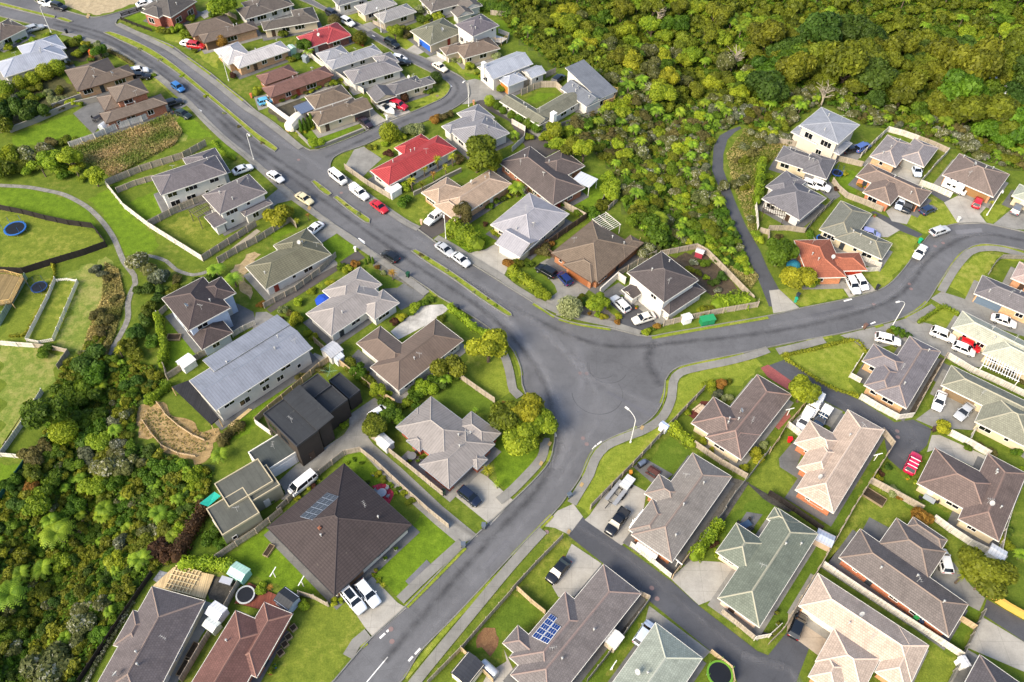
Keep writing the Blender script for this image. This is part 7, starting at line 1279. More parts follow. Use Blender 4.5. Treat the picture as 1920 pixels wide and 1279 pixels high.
for a in [(1182,830,1180,768,'street lamp on the green verge beside the junction'),(1671,615,1681,566,'street lamp by the wide concrete inside the right fork'),(836,448,832,407,'street lamp beside the tall rounded lime hedge'),(96,61,92,14,'street lamp at the top left road by the garden shrubs'),
          (429,152,410,112,'street lamp beside the divided road near the pale grey roof'),(715,61,703,25,'street lamp before the grey double roof house'),(879,200,867,155,'street lamp at the cul-de-sac concrete'),(476,300,484,275,'street lamp by the white sedan and clipped hedge'),(1850,404,1877,370,'street lamp on the lawn beside the small red hatch')]: street_lamp(*a)
def rect_obj(px, py, dx, dy, z=0.0):
    p, q = at(px, py, z), at(px + dx, py + dy, z); return p, math.atan2(q.y - p.y, q.x - p.x)
def shed(px, py, dx, dy, w, d, h, wallc, roofc, label, pitch=.16):
    w *= .82; d *= .82; h *= .9
    p, th = rect_obj(px, py, dx, dy, h); r = empty('garden_shed', (p.x, p.y, 0), th); tag(r, label, 'shed', 'garden sheds'); THINGS.append(r); mb = MB(); mb.box(-w/2, w/2, -d/2, d/2, -.1, h); mb.face([(-w/2, -d/2, h), (-w/2, d/2, h), (-w/2, 0, h + d * pitch - .05)]); mb.face([(w/2, d/2, h), (w/2, -d/2, h), (w/2, 0, h + d * pitch - .05)])
    obj('wall', mb.mesh('wall', [m_wall('board', wallc)]), r); mb = MB(); e = .12
    for s in (-1, 1): mb.quad((-w/2 - e, s * (d/2 + e), h - .06), (w/2 + e, s * (d/2 + e), h - .06), (w/2 + e, 0, h + d * pitch), (-w/2 - e, 0, h + d * pitch)); mb.quad((-w/2 - e, s * (d/2 + e), h - .12), (w/2 + e, s * (d/2 + e), h - .12), (w/2 + e, s * (d/2 + e), h - .06), (-w/2 - e, s * (d/2 + e), h - .06))
    obj('roof', mb.mesh('roof', [m_roof('run', roofc)]), r); mb = MB(); mb.box(-.4, .4, -d/2 - .03, -d/2 + .01, .05, min(1.8, h - .1)); obj('door', mb.mesh('door', [m_plain(wallc, .6)]), r)
for a in [(348,676,20,-14,3.0,2.6,2.0,'#e6e6e4','#e4e5e6','white garden shed beside the pale blue house lawn'),(622,655,22,-16,3.2,3.4,2.2,'#c9c7c2','#b9bcc2','grey-roofed shed behind the long white house'),(634,668,16,-12,1.8,1.6,1.9,'#d5d6d8','#c9d0d6','small pale locker beside the grey-roofed shed'),(1246,797,10,7,1.6,1.2,1.8,'#dfe3ea','#c3d2ea','small pale blue locker beside the corner lime hedge'),
          (1027,373,20,10,3.2,2.4,2.0,'#c8c9cc','#c2c6cc','pale grey shed at the corner of the silver-grey house'),(737,352,22,-14,3.4,2.6,2.1,'#ece9e2','#f0eeea','white shed at the end of the red roof fence'),(1152,1198,20,-26,2.6,2.0,2.1,'#cfc2ae','#f0f0ee','white roofed shed beside the lane house fence'),(537,1122,18,13,3.2,2.8,2.2,'#aab4c4','#2f3338','dark roofed shed by the red-brown mottled tile house'),
          (877,1254,26,-32,4.2,3.4,2.3,'#e2dac8','#3a3c42','dark roofed shed in the corner behind the lower road fence'),(405,1145,16,10,2.6,2.4,2.0,'#e6e8ec','#f2f2f2','white roofed shed on the blue paving'),(396,1170,14,10,2.2,1.8,1.9,'#c3d2c0','#e6ebe2','pale green shed just below the white one'),(447,1071,18,10,3.0,2.4,2.0,'#8fc7b4','#b6dccc','mint green shed at the garden corner behind the deck'),
          (1547,1008,20,10,3.0,2.4,2.0,'#b5a08c','#aab4c4','blue-grey roofed shed between the sage and grey-brown houses'),(1871,1035,20,12,2.6,2.2,2.0,'#dfdcd4','#e8e8e6','white arched shed at the long pale fence'),(1214,1030,26,18,4.0,1.2,1.7,'#dedbd2','#ececea','white lean-to store behind the lattice fence'),(721,826,18,16,3.2,2.0,1.9,'#c9cbca','#d8d9d8','long pale store beside the shared drive fence'),
          (546,88,10,8,2.2,2.0,2.2,'#a5cdb8','#bcd8c9','pale green tank shed behind the pale grey roof'),(1288,593,20,-6,2.0,1.6,1.7,'#e9e8e6','#efefee','white store at the white corner house wall'),(1313,470,12,4,1.8,1.5,1.7,'#a03a4a','#d9d6d2','red playhouse with white roof at the garden fence corner'),(1820,940,14,10,1.0,1.0,1.2,'#8c8c8c','#777777','small grey locker on the lawn by the long fence'),(1809,1240,10,16,1.6,1.2,1.9,'#dddddb','#e6e6e6','white locker at the bottom right court'),
          (979,343,16,10,3.0,1.4,1.6,'#e5e3de','#a0523c','white store with rusty roof beside the dark brown house'),(572,105,10,4,1.6,1.4,1.8,'#7e8890','#8d979c','grey locker under the trees by the pale grey roof'),(168,444-420+70,8,4,1.2,1.0,1.5,'#b8623a','#c4602f','small orange hut among the garden shrubs')]: shed(*a)
def gazebo(px, py, dx, dy, w, d, h, roofc, label, kind='solid'):
    p, th = rect_obj(px, py, dx, dy, h); r = empty('pergola' if kind == 'slats' else 'gazebo', (p.x, p.y, 0), th); tag(r, label, 'pergola' if kind == 'slats' else 'gazebo'); m = m_plain('#d0d0cc' if kind != 'slats' else roofc)
    for x in (-w/2, w/2):
        for y in (-d/2, d/2): mb = MB(); mb.box(-.06, .06, -.06, .06, -.1, h); obj('post', mb.mesh('post', [m]), r, (x, y, 0))
    mb = MB()
    if kind == 'slats':
        n = int(w / .45)
        for k in range(n + 1): x = -w/2 + w * k / n; mb.box(x - .05, x + .05, -d/2 - .2, d/2 + .2, h, h + .12)
        for y in (-d/2, 0, d/2): mb.box(-w/2 - .2, w/2 + .2, y - .05, y + .05, h + .13, h + .22)
    else: mb.box(-w/2 - .2, w/2 + .2, -d/2 - .2, d/2 + .2, h, h + .06); [mb.box(-w/2 + w * k / 6 - .03, -w/2 + w * k / 6 + .03, -d/2 - .2, d/2 + .2, h + .062, h + .10) for k in range(7)]
    obj('roof_slats' if kind == 'slats' else 'roof', mb.mesh('roof', [m_plain(roofc, .5)]), r)
for a in [(1097,337,22,10,4.0,3.2,2.4,'#b9bec4','grey roofed gazebo beside the dark brown house'),(573,201,20,-8,4.0,3.4,2.3,'#59657c','blue-grey roofed gazebo on the corner lawn'),(1137,417,12,10,4.4,3.6,2.5,'#c9c4ba','white slatted pergola above the brown multi-hip house','slats'),(1452,394,20,4,4.2,3.0,2.4,'#40342c','dark brown slatted pergola beside the grey hip roof','slats'),(1880,688,20,9,6.0,3.6,2.5,'#e6e6e2','white slatted pergola roof by the pale sage house','slats'),
          (380,392,14,-8,4.2,3.2,3.0,'#5b5350','grey slatted pergola on the white two storey house','slats'),(655,1105+0,0,1,.1,.1,.1,'#cccccc','x') ][:6]: gazebo(*a)
def trampoline(px, py, rp, rim, label, net=True):
    g = at(px, py, .8); r0 = rp / px_per_m(g); r = empty('trampoline', (g.x, g.y, 0)); tag(r, label, 'trampoline', 'garden trampolines'); mb = MB(); mb.lathe([(.01, .80), (r0 * .84, .80)], 28); obj('jumping_mat', mb.mesh('jumping_mat', [m_plain('#14181f', .6)]), r)
    mb = MB(); mb.lathe([(r0 * .84, .79), (r0 * .85, .84), (r0 * .99, .84), (r0, .80), (r0, .72), (r0 * .97, .72), (r0 * .97, .78), (r0 * .84, .78)], 28); obj('rim_pad', mb.mesh('rim_pad', [m_plain(rim, .5)], True), r)
    for k in range(6): a = k * math.pi / 3; mb = MB(); mb.tube([(0, 0, -.02), (0, 0, .72)], .03, n=6); obj('leg', mb.mesh('leg', [STEEL]), r, (r0 * .95 * math.cos(a), r0 * .95 * math.sin(a), 0))
    if net:
        for k in range(6): a = k * math.pi / 3 + .3; mb = MB(); mb.tube([(0, 0, .7), (0, 0, 2.4)], .03, n=6); obj('net_pole', mb.mesh('net_pole', [m_plain(rim)]), r, (r0 * 1.0 * math.cos(a), r0 * 1.0 * math.sin(a), 0))
        mb = MB(); mb.lathe([(r0, 2.38), (r0, 2.42)], 28); obj('net_hoop', mb.mesh('net_hoop', [m_plain('#23282e')]), r)
for a in [(28,428,20,'#2a60a4','blue rimmed trampoline with net on the left lawn'),(73,538,15,'#223c66','dark blue rimmed trampoline with net beside the fenced deck'),(460,1115,18,'#aeb2b4','black round trampoline on the red-brown deck',False),(1350,1263,25,'#5f8f2c','black trampoline with green rim at the dark lane end'),(1542,447,11,'#2e62b4','blue rimmed trampoline tucked behind the orange roof',False),(1570,324,10,'#27478c','blue trampoline beside the grey garage court')]: trampoline(*a)
def bin_(px, py, colr, label, h=1.05):
    g = at(px, py, .5); r = empty('wheelie_bin', (g.x, g.y, .12), RNG.uniform(0, 6)); tag(r, label, 'wheelie bin', 'wheelie bins'); THINGS.append(r); mb = MB(); loft(mb, [[(-.22, -.22, 0), (.22, -.22, 0), (.22, .22, 0), (-.22, .22, 0), (-.22, -.22, 0)], [(-.3, -.3, h), (.3, -.3, h), (.3, .34, h), (-.3, .34, h), (-.3, -.3, h)]]); obj('body', mb.mesh('body', [m_plain(colr, .5)]), r)
    mb = MB(); mb.box(-.33, .33, -.34, .38, h, h + .09); obj('lid', mb.mesh('lid', [m_plain(colr, .4)]), r)
    for s in (-.24, .24): mb = MB(); mb.lathe([(.01, -.04), (.12, -.04), (.12, .04), (.01, .04)], 10, Matrix.Translation((s, .3, .12)) @ Matrix.Rotation(math.pi / 2, 4, 'Y')); obj('wheel', mb.mesh('wheel', [TYRE_M]), r)
for a in [(1068,930,'#55606c','grey-blue wheelie bin at the corner of the junction path'),(907,987,'#5d6672','grey wheelie bin at the concrete drive mouth'),(869,1023,'#59626e','grey wheelie bin at the shared drive mouth'),(1645,540,'#2a2c30','black wheelie bin by the orange house drive kerb'),(1622,613,'#6a5248','brownish wheelie bin by the road marking at the fork'),(1725,453,'#1c9a68','bright green recycling bin at the kerb with red lid'),(1480,826,'#d01c28','bright red bin on the lawn of the peach roof'),
          (765,516,'#1e4a34','dark green bin at the main road kerb'),(858,578,'#2b3038','dark bin beside the curving trimmed hedge'),(1752,806,'#4a3a34','brown bin at the end of the dark lane'),(1715,1161,'#2f8a4c','green bin against the orange brick wall'),(1725,1168,'#24344e','dark blue bin next to the green one'),(317,212,'#33373a','dark bin by the two storey orange brick house fence'),(832,924,'#23352e','dark green bin at the shared drive fence end'),(125,60,'#20242a','small black bin at the top left kerb'),(1496,555,'#2f3a44','small dark bin near the access lane mouth')]: bin_(*a)
def cabinet():
    p, th = rect_obj(1326, 601, 26, -5, .7); r = empty('utility_cabinet', (p.x, p.y, 0), th); tag(r, 'green metal utility cabinet on the verge by the road', 'utility cabinet'); mb = MB(); mb.box(-1.3, 1.3, -.65, .65, 0, 1.35); obj('body', mb.mesh('body', [m_plain('#1f7a4c', .45)]), r); mb = MB(); mb.box(-1.4, 1.4, -.75, .75, 1.35, 1.47); obj('lid', mb.mesh('lid', [m_plain('#2a8c5a', .4)]), r)
    for s in (-.65, .65): mb = MB(); mb.box(s - .55, s + .55, -.68, -.65, .1, 1.25); obj('door', mb.mesh('door', [m_plain('#26845a', .4)]), r)
cabinet()
def parasol():
    p = at(607, 561, 2.2); r = empty('parasol', (p.x, p.y, 0)); tag(r, 'deep blue garden parasol on the patio of the mauve-grey house', 'parasol'); mb = MB(); mb.lathe([(.02, 2.55), (.9, 2.3), (1.7, 1.98), (1.72, 1.86), (1.68, 1.95), (.02, 2.5)], 8); obj('canopy', mb.mesh('canopy', [m_plain('#1c46a8', .7)]), r); mb = MB(); mb.tube([(0, 0, 0), (0, 0, 2.6)], .03, n=7); obj('pole', mb.mesh('pole', [STEEL]), r)
parasol()
def garden_table(px, py, tc, label, n=4, round_=False, dx=20, dy=-10, seat='#2e2f33'):
    p, th = rect_obj(px, py, dx, dy, .7); r = empty('garden_table', (p.x, p.y, .06), th); tag(r, label, 'table', 'garden furniture'); mb = MB()
    if round_: mb.lathe([(.01, .74), (.75, .74), (.75, .70), (.01, .70)], 18)
    else: mb.box(-.9, .9, -.5, .5, .70, .75)
    obj('table_top', mb.mesh('table_top', [m_plain(tc, .4)]), r)
    for x in (-.6, .6):
        for y in (-.35, .35): mb = MB(); mb.box(x - .03, x + .03, y - .03, y + .03, 0, .7); obj('leg', mb.mesh('leg', [m_plain(seat)]), r)
    for k in range(n):
        a = 2 * math.pi * k / n + .5; c = r.matrix_basis @ Vector((1.25 * math.cos(a), 1.0 * math.sin(a), 0)); o = empty('garden_chair', (c.x, c.y, .06), th + a); tag(o, f'garden chair around the {label}'[:95], 'chair', f'chairs at the {label}'); mb = MB(); mb.box(-.25, .25, -.25, .25, .40, .45); obj('seat', mb.mesh('seat', [m_plain(seat)]), o); mb = MB(); mb.box(.22, .27, -.25, .25, .45, .95); obj('backrest', mb.mesh('backrest', [m_plain(seat)]), o)
        mb = MB(); [mb.box(x - .02, x + .02, y - .02, y + .02, 0, .4) for x in (-.22, .22) for y in (-.22, .22)]; obj('legs', mb.mesh('legs', [m_plain(seat)]), o)
garden_table(716, 924, '#8f949c', 'round grey table on the red patio', 4, True, seat='#7f848c'); garden_table(1398, 984, '#3b4f68', 'dark table on the sage house patio', 4); garden_table(182, 220, '#2c2a2c', 'dark table on the grey deck of the brick house', 4); garden_table(772, 855, '#6a6c6e', 'small table by the mauve house porch', 2, True); garden_table(1742, 936, '#9aa2a8', 'grey table on the pink ute house patio', 2, False, 20, 12); garden_table(640, 762, '#e0e0dc', 'white table on the black house balcony', 2)
def picnic(px, py, dx, dy, c_, label):
    p, th = rect_obj(px, py, dx, dy, .7); r = empty('picnic_table', (p.x, p.y, .05), th); tag(r, label, 'picnic table'); m = m_fence(c_)
    mb = MB(); mb.box(-1, 1, -.4, .4, .70, .75); obj('table_top', mb.mesh('table_top', [m]), r)
    for s in (-1, 1): mb = MB(); mb.box(-1, 1, s * .75 - .14, s * .75 + .14, .42, .46); obj('bench', mb.mesh('bench', [m]), r)
    for s in (-.7, .7): mb = MB(); mb.box(s - .04, s + .04, -.8, .8, .36, .42); mb.box(s - .04, s + .04, -.45, -.35, 0, .7); mb.box(s - .04, s + .04, .35, .45, 0, .7); obj('leg_frame', mb.mesh('leg_frame', [m]), r)
picnic(1225, 884, 16, 10, '#5c3a34', 'red-brown picnic table on the paved pad of the patchy roof house'); picnic(1313, 767, 8, -6, '#c9b49a', 'pale timber picnic table on the red deck')
def trailer():
    p, th = rect_obj(1157, 925, -22, 28, .5); r = empty('car_trailer', (p.x, p.y, .1), th); tag(r, 'long open flatbed car trailer along the timber fence', 'trailer')
    for s in (-1, 1): mb = MB(); mb.box(-2.3, 2.1, s * .75 - .32, s * .75 + .32, .52, .58); obj('track', mb.mesh('track', [m_plain('#8d9094', .5)]), r)
    mb = MB(); [mb.box(x - .05, x + .05, -1, 1, .42, .5) for x in (-2.2, -1, .3, 2)]; mb.box(2, 3.4, -.06, .06, .4, .5); obj('frame', mb.mesh('frame', [m_plain('#2a2b2e')]), r)
    for x in (-.6, .2):
        for s in (-1.15, 1.15): obj('wheel', car_meshes('hatch')['tyre'], r, (x, s, .31))
    p, th = rect_obj(1176, 906, -16, 20, .6); r = empty('box_trailer', (p.x, p.y, .1), th); tag(r, 'grey covered box trailer just beyond the car trailer', 'trailer'); mb = MB(); mb.box(-1.2, 1.2, -.75, .75, .45, .95); obj('body', mb.mesh('body', [m_plain('#a3a7aa')]), r); mb = MB(); mb.box(-1.22, 1.22, -.77, .77, .95, 1.0); [mb.box(x - .02, x + .02, -.78, .78, 1.0, 1.05) for x in (-.8, 0, .8)]; obj('cover', mb.mesh('cover', [m_plain('#bcc0c2')]), r); mb = MB(); mb.box(1.2, 2.1, -.05, .05, .42, .5); obj('drawbar', mb.mesh('drawbar', [m_plain('#2a2b2e')]), r)
    for s in (-.85, .85): obj('wheel', car_meshes('hatch')['tyre'], r, (0, s, .31))
trailer()
def clothesline(px, py, label):
    g = at(px, py, 1.8); r = empty('rotary_clothesline', (g.x, g.y, 0)); tag(r, label, 'clothesline'); mb = MB(); mb.tube([(0, 0, 0), (0, 0, 1.9)], .03, n=6); obj('pole', mb.mesh('pole', [STEEL]), r); mb = MB()
    for k in range(4): a = k * math.pi / 2; mb.tube([(0, 0, 1.7), (1.5 * math.cos(a), 1.5 * math.sin(a), 2.1)], .02, n=5)
    for q in (.5, .9, 1.3): mb.tube([(q * math.cos(k * math.pi / 2), q * math.sin(k * math.pi / 2), 1.7 + .27 * q) for k in range(5)], .008, n=4)
    obj('line_frame', mb.mesh('line_frame', [m_plain('#7fb09a')]), r)
clothesline(617, 696, 'rotary clothesline behind the black modern house')
def tline(px, py, dx, dy, label):
    g = at(px, py, 1.8); p, th = rect_obj(px, py, dx, dy, 1.8); r = empty('clothes_post', (g.x, g.y, 0), th); tag(r, label, 'clothesline', 'T-shaped clothes posts'); THINGS.append(r); mb = MB(); mb.box(-.05, .05, -.05, .05, 0, 1.9); obj('post', mb.mesh('post', [WHITE]), r); mb = MB(); mb.box(-.06, .06, -.8, .8, 1.9, 2.0); obj('crossbar', mb.mesh('crossbar', [WHITE]), r)
for a in [(512,1073,10,4,'white T clothes post on the pyramid roof house side lawn'),(565,1090,10,4,'white T clothes post nearer the pyramid roof eave'),(1271,1053,8,-8,'white clothes post in the narrow yard by the patchy roof'),(1150,1248,8,6,'white clothes post in the yard left of the mint roof'),(1646,853,8,12,'white clothes post behind the peach house'),(1481,768,6,10,'white clothes post on the brick path')]: tline(*a)
def sail():
    a = [at(*q, 3.2) for q in ((374,944),(402,922),(414,930),(390,950))]; c = sum(a, Vector()) / 4; r = empty('shade_sail', (c.x, c.y, 0)); tag(r, 'teal shade sail over the deck of the flat roofed house', 'shade sail'); mb = MB(); P = [p - Vector((c.x, c.y, 0)) for p in a]; mid = sum(P, Vector()) / 4 - Vector((0, 0, .25))
    for i in range(4): mb.face([P[i], P[(i + 1) % 4], mid])
    for i in range(4): mb.face([P[(i + 1) % 4] - Vector((0, 0, .02)), P[i] - Vector((0, 0, .02)), mid - Vector((0, 0, .02))])
    obj('canvas', mb.mesh('canvas', [m_plain('#1f9a8a', .7)]), r)
    for p in P: mb = MB(); mb.tube([(p.x, p.y, 0), tuple(p)], .05, n=6); obj('post', mb.mesh('post', [m_fence('#b9a484')]), r)
sail()
def tent():
    g = at(1489, 497, .6); r = empty('dome_tent', (g.x, g.y, .05)); tag(r, 'blue and teal dome tent on the lawn by the orange roof', 'tent'); mb = MB(); mb.lathe([(1.5, 0), (1.42, .5), (1.1, 1.0), (.6, 1.3), (.01, 1.42)], 10); obj('fabric', mb.mesh('fabric', [m_plain('#2f7f96', .6)], True), r); mb = MB(); mb.lathe([(1.45, .02), (1.52, .02), (1.52, .2), (1.45, .2)], 10); obj('groundsheet', mb.mesh('groundsheet', [m_plain('#24384c')]), r)
tent()
def boat_cover():
    p, th = rect_obj(556, 226, 26, -24, 1); r = empty('covered_boat', (p.x, p.y, .05), th); tag(r, 'large cream covered boat behind the slim conifers', 'boat'); mb = MB(); S = []
    for x, w, h in ((-3.4, .8, 1.5), (-3, 1.25, 2.2), (-1, 1.35, 2.6), (1, 1.3, 2.5), (2.6, .9, 2.0), (3.5, .15, 1.5)): S.append([(x, -w, .25), (x, -w, h * .55), (x, -w * .7, h * .88), (x, 0, h), (x, w * .7, h * .88), (x, w, h * .55), (x, w, .25)])
    loft(mb, S); obj('cover', mb.mesh('cover', [m_plain('#d9d2c2', .8)], True), r)
boat_cover()
def tank(px, py, dx, dy, rad, ln, label):
    p, th = rect_obj(px, py, dx, dy, rad); r = empty('water_tank', (p.x, p.y, .1), th); tag(r, label, 'tank', 'water tanks'); mb = MB(); mb.lathe([(.01, -ln/2), (rad * .9, -ln/2), (rad, -ln/2 + .1), (rad, ln/2 - .1), (rad * .9, ln/2), (.01, ln/2)], 20, Matrix.Translation((0, 0, rad)) @ Matrix.Rotation(math.pi / 2, 4, 'Y')); obj('drum', mb.mesh('drum', [m_plain('#b9bec4', .35, .3)], True), r); mb = MB(); [mb.box(x - .1, x + .1, -rad * .8, rad * .8, 0, .3) for x in (-ln * .3, ln * .3)]; obj('cradle', mb.mesh('cradle', [m_plain('#6a6a66')]), r)
tank(917, 1255, 20, 18, .7, 2.6, 'silver horizontal tank beside the dark roofed shed'); tank(197, 237, -14, 10, 1.0, 2.4, 'silver curved tank at the two storey orange brick house')
def deck(pix, h, colr, label, rail=None, board=True):
    P = [at(x, y, h) for x, y in pix]; c = sum(P, Vector()) / len(P); r = empty('timber_deck', (c.x, c.y, 0)); tag(r, label, 'deck', 'raised decks'); mb = MB(); Q = [(p.x - c.x, p.y - c.y, h) for p in P]
    ar = sum(Q[i][0] * Q[(i + 1) % len(Q)][1] - Q[(i + 1) % len(Q)][0] * Q[i][1] for i in range(len(Q)))
    if ar < 0: Q = Q[::-1]
    mb.face(Q, [(q[0], q[1]) for q in Q])
    for i in range(len(Q)): a, b = Q[i], Q[(i + 1) % len(Q)]; mb.face([(a[0], a[1], h - .25), (b[0], b[1], h - .25), b, a])
    obj('boards', mb.mesh('boards', [m_fence(colr)]), r)
    for q in Q: pm = MB(); pm.box(q[0] - .07, q[0] + .07, q[1] - .07, q[1] + .07, -.3, h - .25); obj('post', pm.mesh('post', [m_plain('#b39a70')]), r)
    if rail:
        mb = MB()
        for i in rail:
            a, b = Vector(Q[i]), Vector(Q[(i + 1) % len(Q)]); U = Vector((0, 0, 1)); mb.tube([a + U * 1.0, b + U * 1.0], .05, n=5); n = max(1, int((b - a).length / 1.2))
            for k in range(n + 1): q = a.lerp(b, k / n); mb.tube([q, q + U], .04, n=5)
            for k in range(3): z = .25 + .25 * k; mb.tube([a + U * z, b + U * z], .02, n=4)
        obj('railing', mb.mesh('railing', [m_plain('#c9a86a')]), r)
deck([(322,725),(354,713),(410,784),(396,796)], 2.6, '#2b2c30', 'black raised deck at the end of the long white house'); deck([(287,1098),(326,1063),(402,1078),(384,1123)], .4, '#cdb58a', 'pale new timber deck beside the grey-brown tiled house'); deck([(-20,514),(12,513),(45,522),(22,568),(-20,575)], 1.5, '#86744f', 'timber deck with railing at the left photo edge', [0, 1, 2, 3, 4]); deck([(440,1130),(466,1092),(522,1117),(549,1149),(520,1150)], .3, '#7a4436', 'red-brown deck carrying the black round trampoline')
deck([(1145,168),(1158,172),(1150,190),(1132,196)], 1.4, '#5a3a30', 'dark deck with railing at the dark blue-grey modern house', [0, 1, 2]); deck([(930,66),(952,72),(940,80),(918,76)], 1.0, '#d9d6d0', 'white terrace beside the dark roofed two storey house', [0, 1]); deck([(1180,445),(1200,452),(1190,470),(1178,462)], 1.0, '#8a4c34', 'red-brown deck at the end of the brown multi-hip house', [0, 1])
def deckframe():
    p, th = rect_obj(343, 1087, 20, 5, .6); r = empty('deck_frame', (p.x, p.y, .35), th); tag(r, 'open grid of pale deck joists beside the new timber deck', 'deck frame'); mb = MB()
    for k in range(8): mb.box(-2.0 + .55 * k, -1.92 + .55 * k, -1.8, 1.8, .1, .25)
    for k in range(6): mb.box(-2.1, 2.1, -1.8 + .7 * k, -1.72 + .7 * k, .26, .34)
    obj('joists', mb.mesh('joists', [m_plain('#d9c79c')]), r)
deckframe()
def timber_stack():
    p, th = rect_obj(448, 785, 22, -18, .1); r = empty('timber_boards', (p.x, p.y, .05), th); tag(r, 'long pale timber boards lying on the grass by the tall white wall', 'timber boards')
    for k in range(3): mb = MB(); mb.box(-2.4 + .2 * k, 2.6 - .1 * k, -.3 + .22 * k, -.12 + .22 * k, 0, .12); obj('board', mb.mesh('board', [m_plain('#d6be8c')]), r)
timber_stack()
def planter(px, py, dx, dy, w, d, label):
    p, th = rect_obj(px, py, dx, dy, .3); r = empty('raised_planter', (p.x, p.y, 0), th); tag(r, label, 'planter', 'raised garden planters'); THINGS.append(r); mb = MB()
    for q in ((-w/2, w/2, -d/2, -d/2 + .08), (-w/2, w/2, d/2 - .08, d/2), (-w/2, -w/2 + .08, -d/2 + .08, d/2 - .08), (w/2 - .08, w/2, -d/2 + .08, d/2 - .08)): mb.box(*q, 0, .45)
    obj('frame', mb.mesh('frame', [m_plain('#8a7a62')]), r); mb = MB(); mb.box(-w/2 + .08, w/2 - .08, -d/2 + .08, d/2 - .08, .05, .36); obj('soil', mb.mesh('soil', [m_soil('#2c241a', '#4a3d2c')]), r)
for a in [(550,1177,6,8,.9,.9,'square timber planter on the dry lawn, first in line'),(541,1194,6,8,.9,.9,'square timber planter on the dry lawn, second in line'),(534,1208,6,8,.9,.9,'square timber planter on the dry lawn, third in line'),(526,1224,6,8,.9,.9,'square timber planter on the dry lawn, fourth in line'),(504,1032,8,-12,2.0,.9,'long planter box beside the pyramid roof house'),(346,1251,8,-14,2.6,1.2,'long planter beside the blue paving'),(361,1222,8,-14,2.6,1.2,'dark netted planter above the long planter'),(326,632,10,0,2.4,1.4,'empty timber planter on the pale blue house lawn'),(1640,932,16,10,3.4,1.8,'timber sandpit on the lawn behind the peach house')]: planter(*a)
def letterbox(px, py, c_, label):
    g = at(px, py, .6); r = empty('letterbox', (g.x, g.y, .1)); tag(r, label, 'letterbox', 'letterboxes'); THINGS.append(r); mb = MB(); mb.box(-.18, .18, -.18, .18, 0, .95); obj('pillar', mb.mesh('pillar', [m_plain(c_)]), r); mb = MB(); mb.box(-.26, .26, -.26, .26, .95, 1.2); obj('box', mb.mesh('box', [m_plain(c_)]), r)
for a in [(790,417,'#c9a88a','tan letterbox pillar by the white canopy ute drive'),(1182,888+0,'#b87c2c','orange pot-like pillar near the picnic table'),(543,559-98+0,'#cfcdc8','pale letterbox pillar near the olive green house'),(666,468,'#d4d2cc','white letterbox at the brown drive mouth'),(785,85-2,'#c9c3b6','cream letterbox by the blue garage drive'),(471,180,'#c06a48','orange letterbox at the light blue hatch drive'),(1492,563,'#2a9c7c','teal post box at the access lane apron'),(1797,412+0,'#d8d5cd','pale letterbox at the pale drive kerb'),(725,225-4,'#d9d9d6','white pillar beside the boats drive'),(888,193,'#c08a66','brown letterbox at the dark private lane')]: letterbox(*a)
def spa():
    p, th = rect_obj(425, 1090, 14, 4, .8); r = empty('barbecue', (p.x, p.y, .1), th); tag(r, 'grey covered barbecue on the dark gravel yard', 'barbecue'); mb = MB(); mb.box(-.8, .8, -.4, .4, .1, .9); obj('body', mb.mesh('body', [m_plain('#3a3d42')]), r); mb = MB(); mb.box(-.9, .9, -.5, .5, .9, 1.1); obj('lid', mb.mesh('lid', [m_plain('#a3a6b0')]), r)
    p, th = rect_obj(1203, 870, 12, -8, .6); r = empty('barbecue', (p.x, p.y, .1), th); tag(r, 'black kettle barbecue with rounded hood by the timber fence', 'barbecue'); mb = MB(); mb.box(-.7, .7, -.35, .35, .1, .85); obj('cart', mb.mesh('cart', [m_plain('#222428')]), r); mb = MB(); mb.lathe([(.36, -.7), (.42, -.5), (.42, .5), (.36, .7)], 14, Matrix.Translation((0, 0, .85)) @ Matrix.Rotation(math.pi / 2, 4, 'Y')); obj('hood', mb.mesh('hood', [m_plain('#5b6678', .35)], True), r)
spa()
def forest_roof():
    p, th = rect_obj(1880, 192, 20, 12, -2); z = hz(p.x, p.y); r = empty('valley_building', (p.x, p.y, z), th); tag(r, 'white roofed building half hidden among the valley trees', 'building'); mb = MB(); mb.box(-7, 7, -4, 4, -1, 3); obj('wall', mb.mesh('wall', [m_wall('render', '#dfe6ea')]), r); mb = MB(); mb.quad((-7.4, -4.4, 3), (7.4, -4.4, 3), (7.4, 0, 4.4), (-7.4, 0, 4.4)); mb.quad((7.4, 4.4, 3), (-7.4, 4.4, 3), (-7.4, 0, 4.4), (7.4, 0, 4.4)); obj('roof', mb.mesh('roof', [m_roof('run', '#dfe6ec')]), r)
forest_roof()

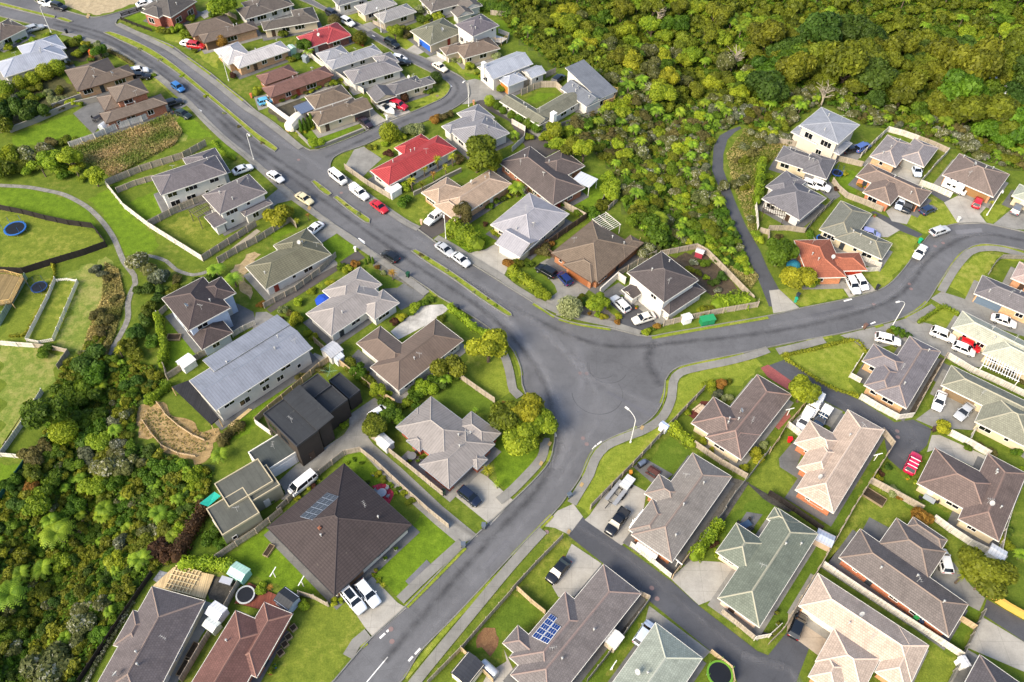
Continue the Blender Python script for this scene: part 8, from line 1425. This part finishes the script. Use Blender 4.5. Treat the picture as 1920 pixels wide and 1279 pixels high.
def pot(px, py, c_):
    g = at(px, py, .3); r = empty('plant_pot', (g.x, g.y, .06)); tag(r, f'small potted plant {where(g)}', 'plant pot', 'potted plants'); THINGS.append(r); mb = MB(); mb.lathe([(.01, 0), (.2, 0), (.3, .45), (.25, .45), (.2, .35), (.01, .35)], 12); obj('pot', mb.mesh('pot', [m_plain(c_)], True), r)
    o = obj('plant', proto('bush', RNG.choice(['lime', 'green', 'olive']), 0)[0], r, (0, 0, .35)); o.scale = (.38, .38, .42)
for x, y, c_ in [(662,1132,'#c4c0b8'),(705,1070,'#8a4a3a'),(722,1048,'#d0ccc4'),(742,1030,'#d0ccc4'),(700,890,'#6a7a8a'),(690,905,'#3a3f46'),(516,1250,'#2d5a9a'),(508,1262,'#9a3a3a'),(1193,577,'#b0683c'),(1252,597,'#b0683c'),(1385,1003,'#3a3a3a'),(1455,1150,'#3c3c3e'),(1458,1170,'#8a8a86'),(1830,803,'#b8a43a'),(1702,897,'#b8862c'),(1716,905,'#9aa23a'),(1640,405,'#b06a4a'),(1622,352,'#b06a4a'),(783,866,'#5a5a58'),(768,866,'#5a5a58'),(700,690,'#3f6a4a'),(690,700,'#6a5a4a'),(608,1075,'#7a5a4a'),(1620,1160,'#2c2c2e')]: pot(x, y, c_)

# ------------------------------------------------------------------ make every label single its thing out
def settle():
    by = {}
    for o in THINGS: by.setdefault(o['label'], []).append(o)
    taken = {o['label'] for o in SC.objects if o.parent is None and 'label' in o.keys() and o not in THINGS} if False else set()
    for lab, L in by.items():
        if len(L) < 2: continue
        L.sort(key=lambda o: project(o.location)[0]); n = len(L)
        w = {2: ['left of two', 'right of two'], 3: ['leftmost of three', 'middle of three', 'rightmost of three']}.get(n)
        if w is None and n <= 8: w = ['leftmost'] + ['second', 'third', 'fourth', 'fifth', 'sixth', 'seventh'][:n - 2] + ['rightmost']; w = [w[0]] + [x + ' from left' for x in w[1:-1]] + [w[-1]]
        for o, x in zip(L, w or [''] * n):
            if x: o['label'] = f'{lab}, {x}'
    for o in SC.objects:
        if o.parent is None and 'label' in o.keys():
            W_ = o['label'].split()
            if len(W_) > 16:
                for a_, b_ in (('in front and left of', 'front-left of'), ('in front and right of', 'front-right of'), ('behind and left of', 'behind-left of'), ('behind and right of', 'behind-right of'), (' from left', ''), ('weathered pale timber fence', 'pale fence'), ('the ', '')): o['label'] = o['label'].replace(a_, b_)
                W_ = o['label'].split()
            if len(W_) > 16:
                s = o['label'].replace(' roofed', '-roofed').replace(' two storey', ' tall').replace('the ', '').replace(' and ', ' '); o['label'] = ' '.join(s.split()[:16]) if ',' not in s else s
settle()
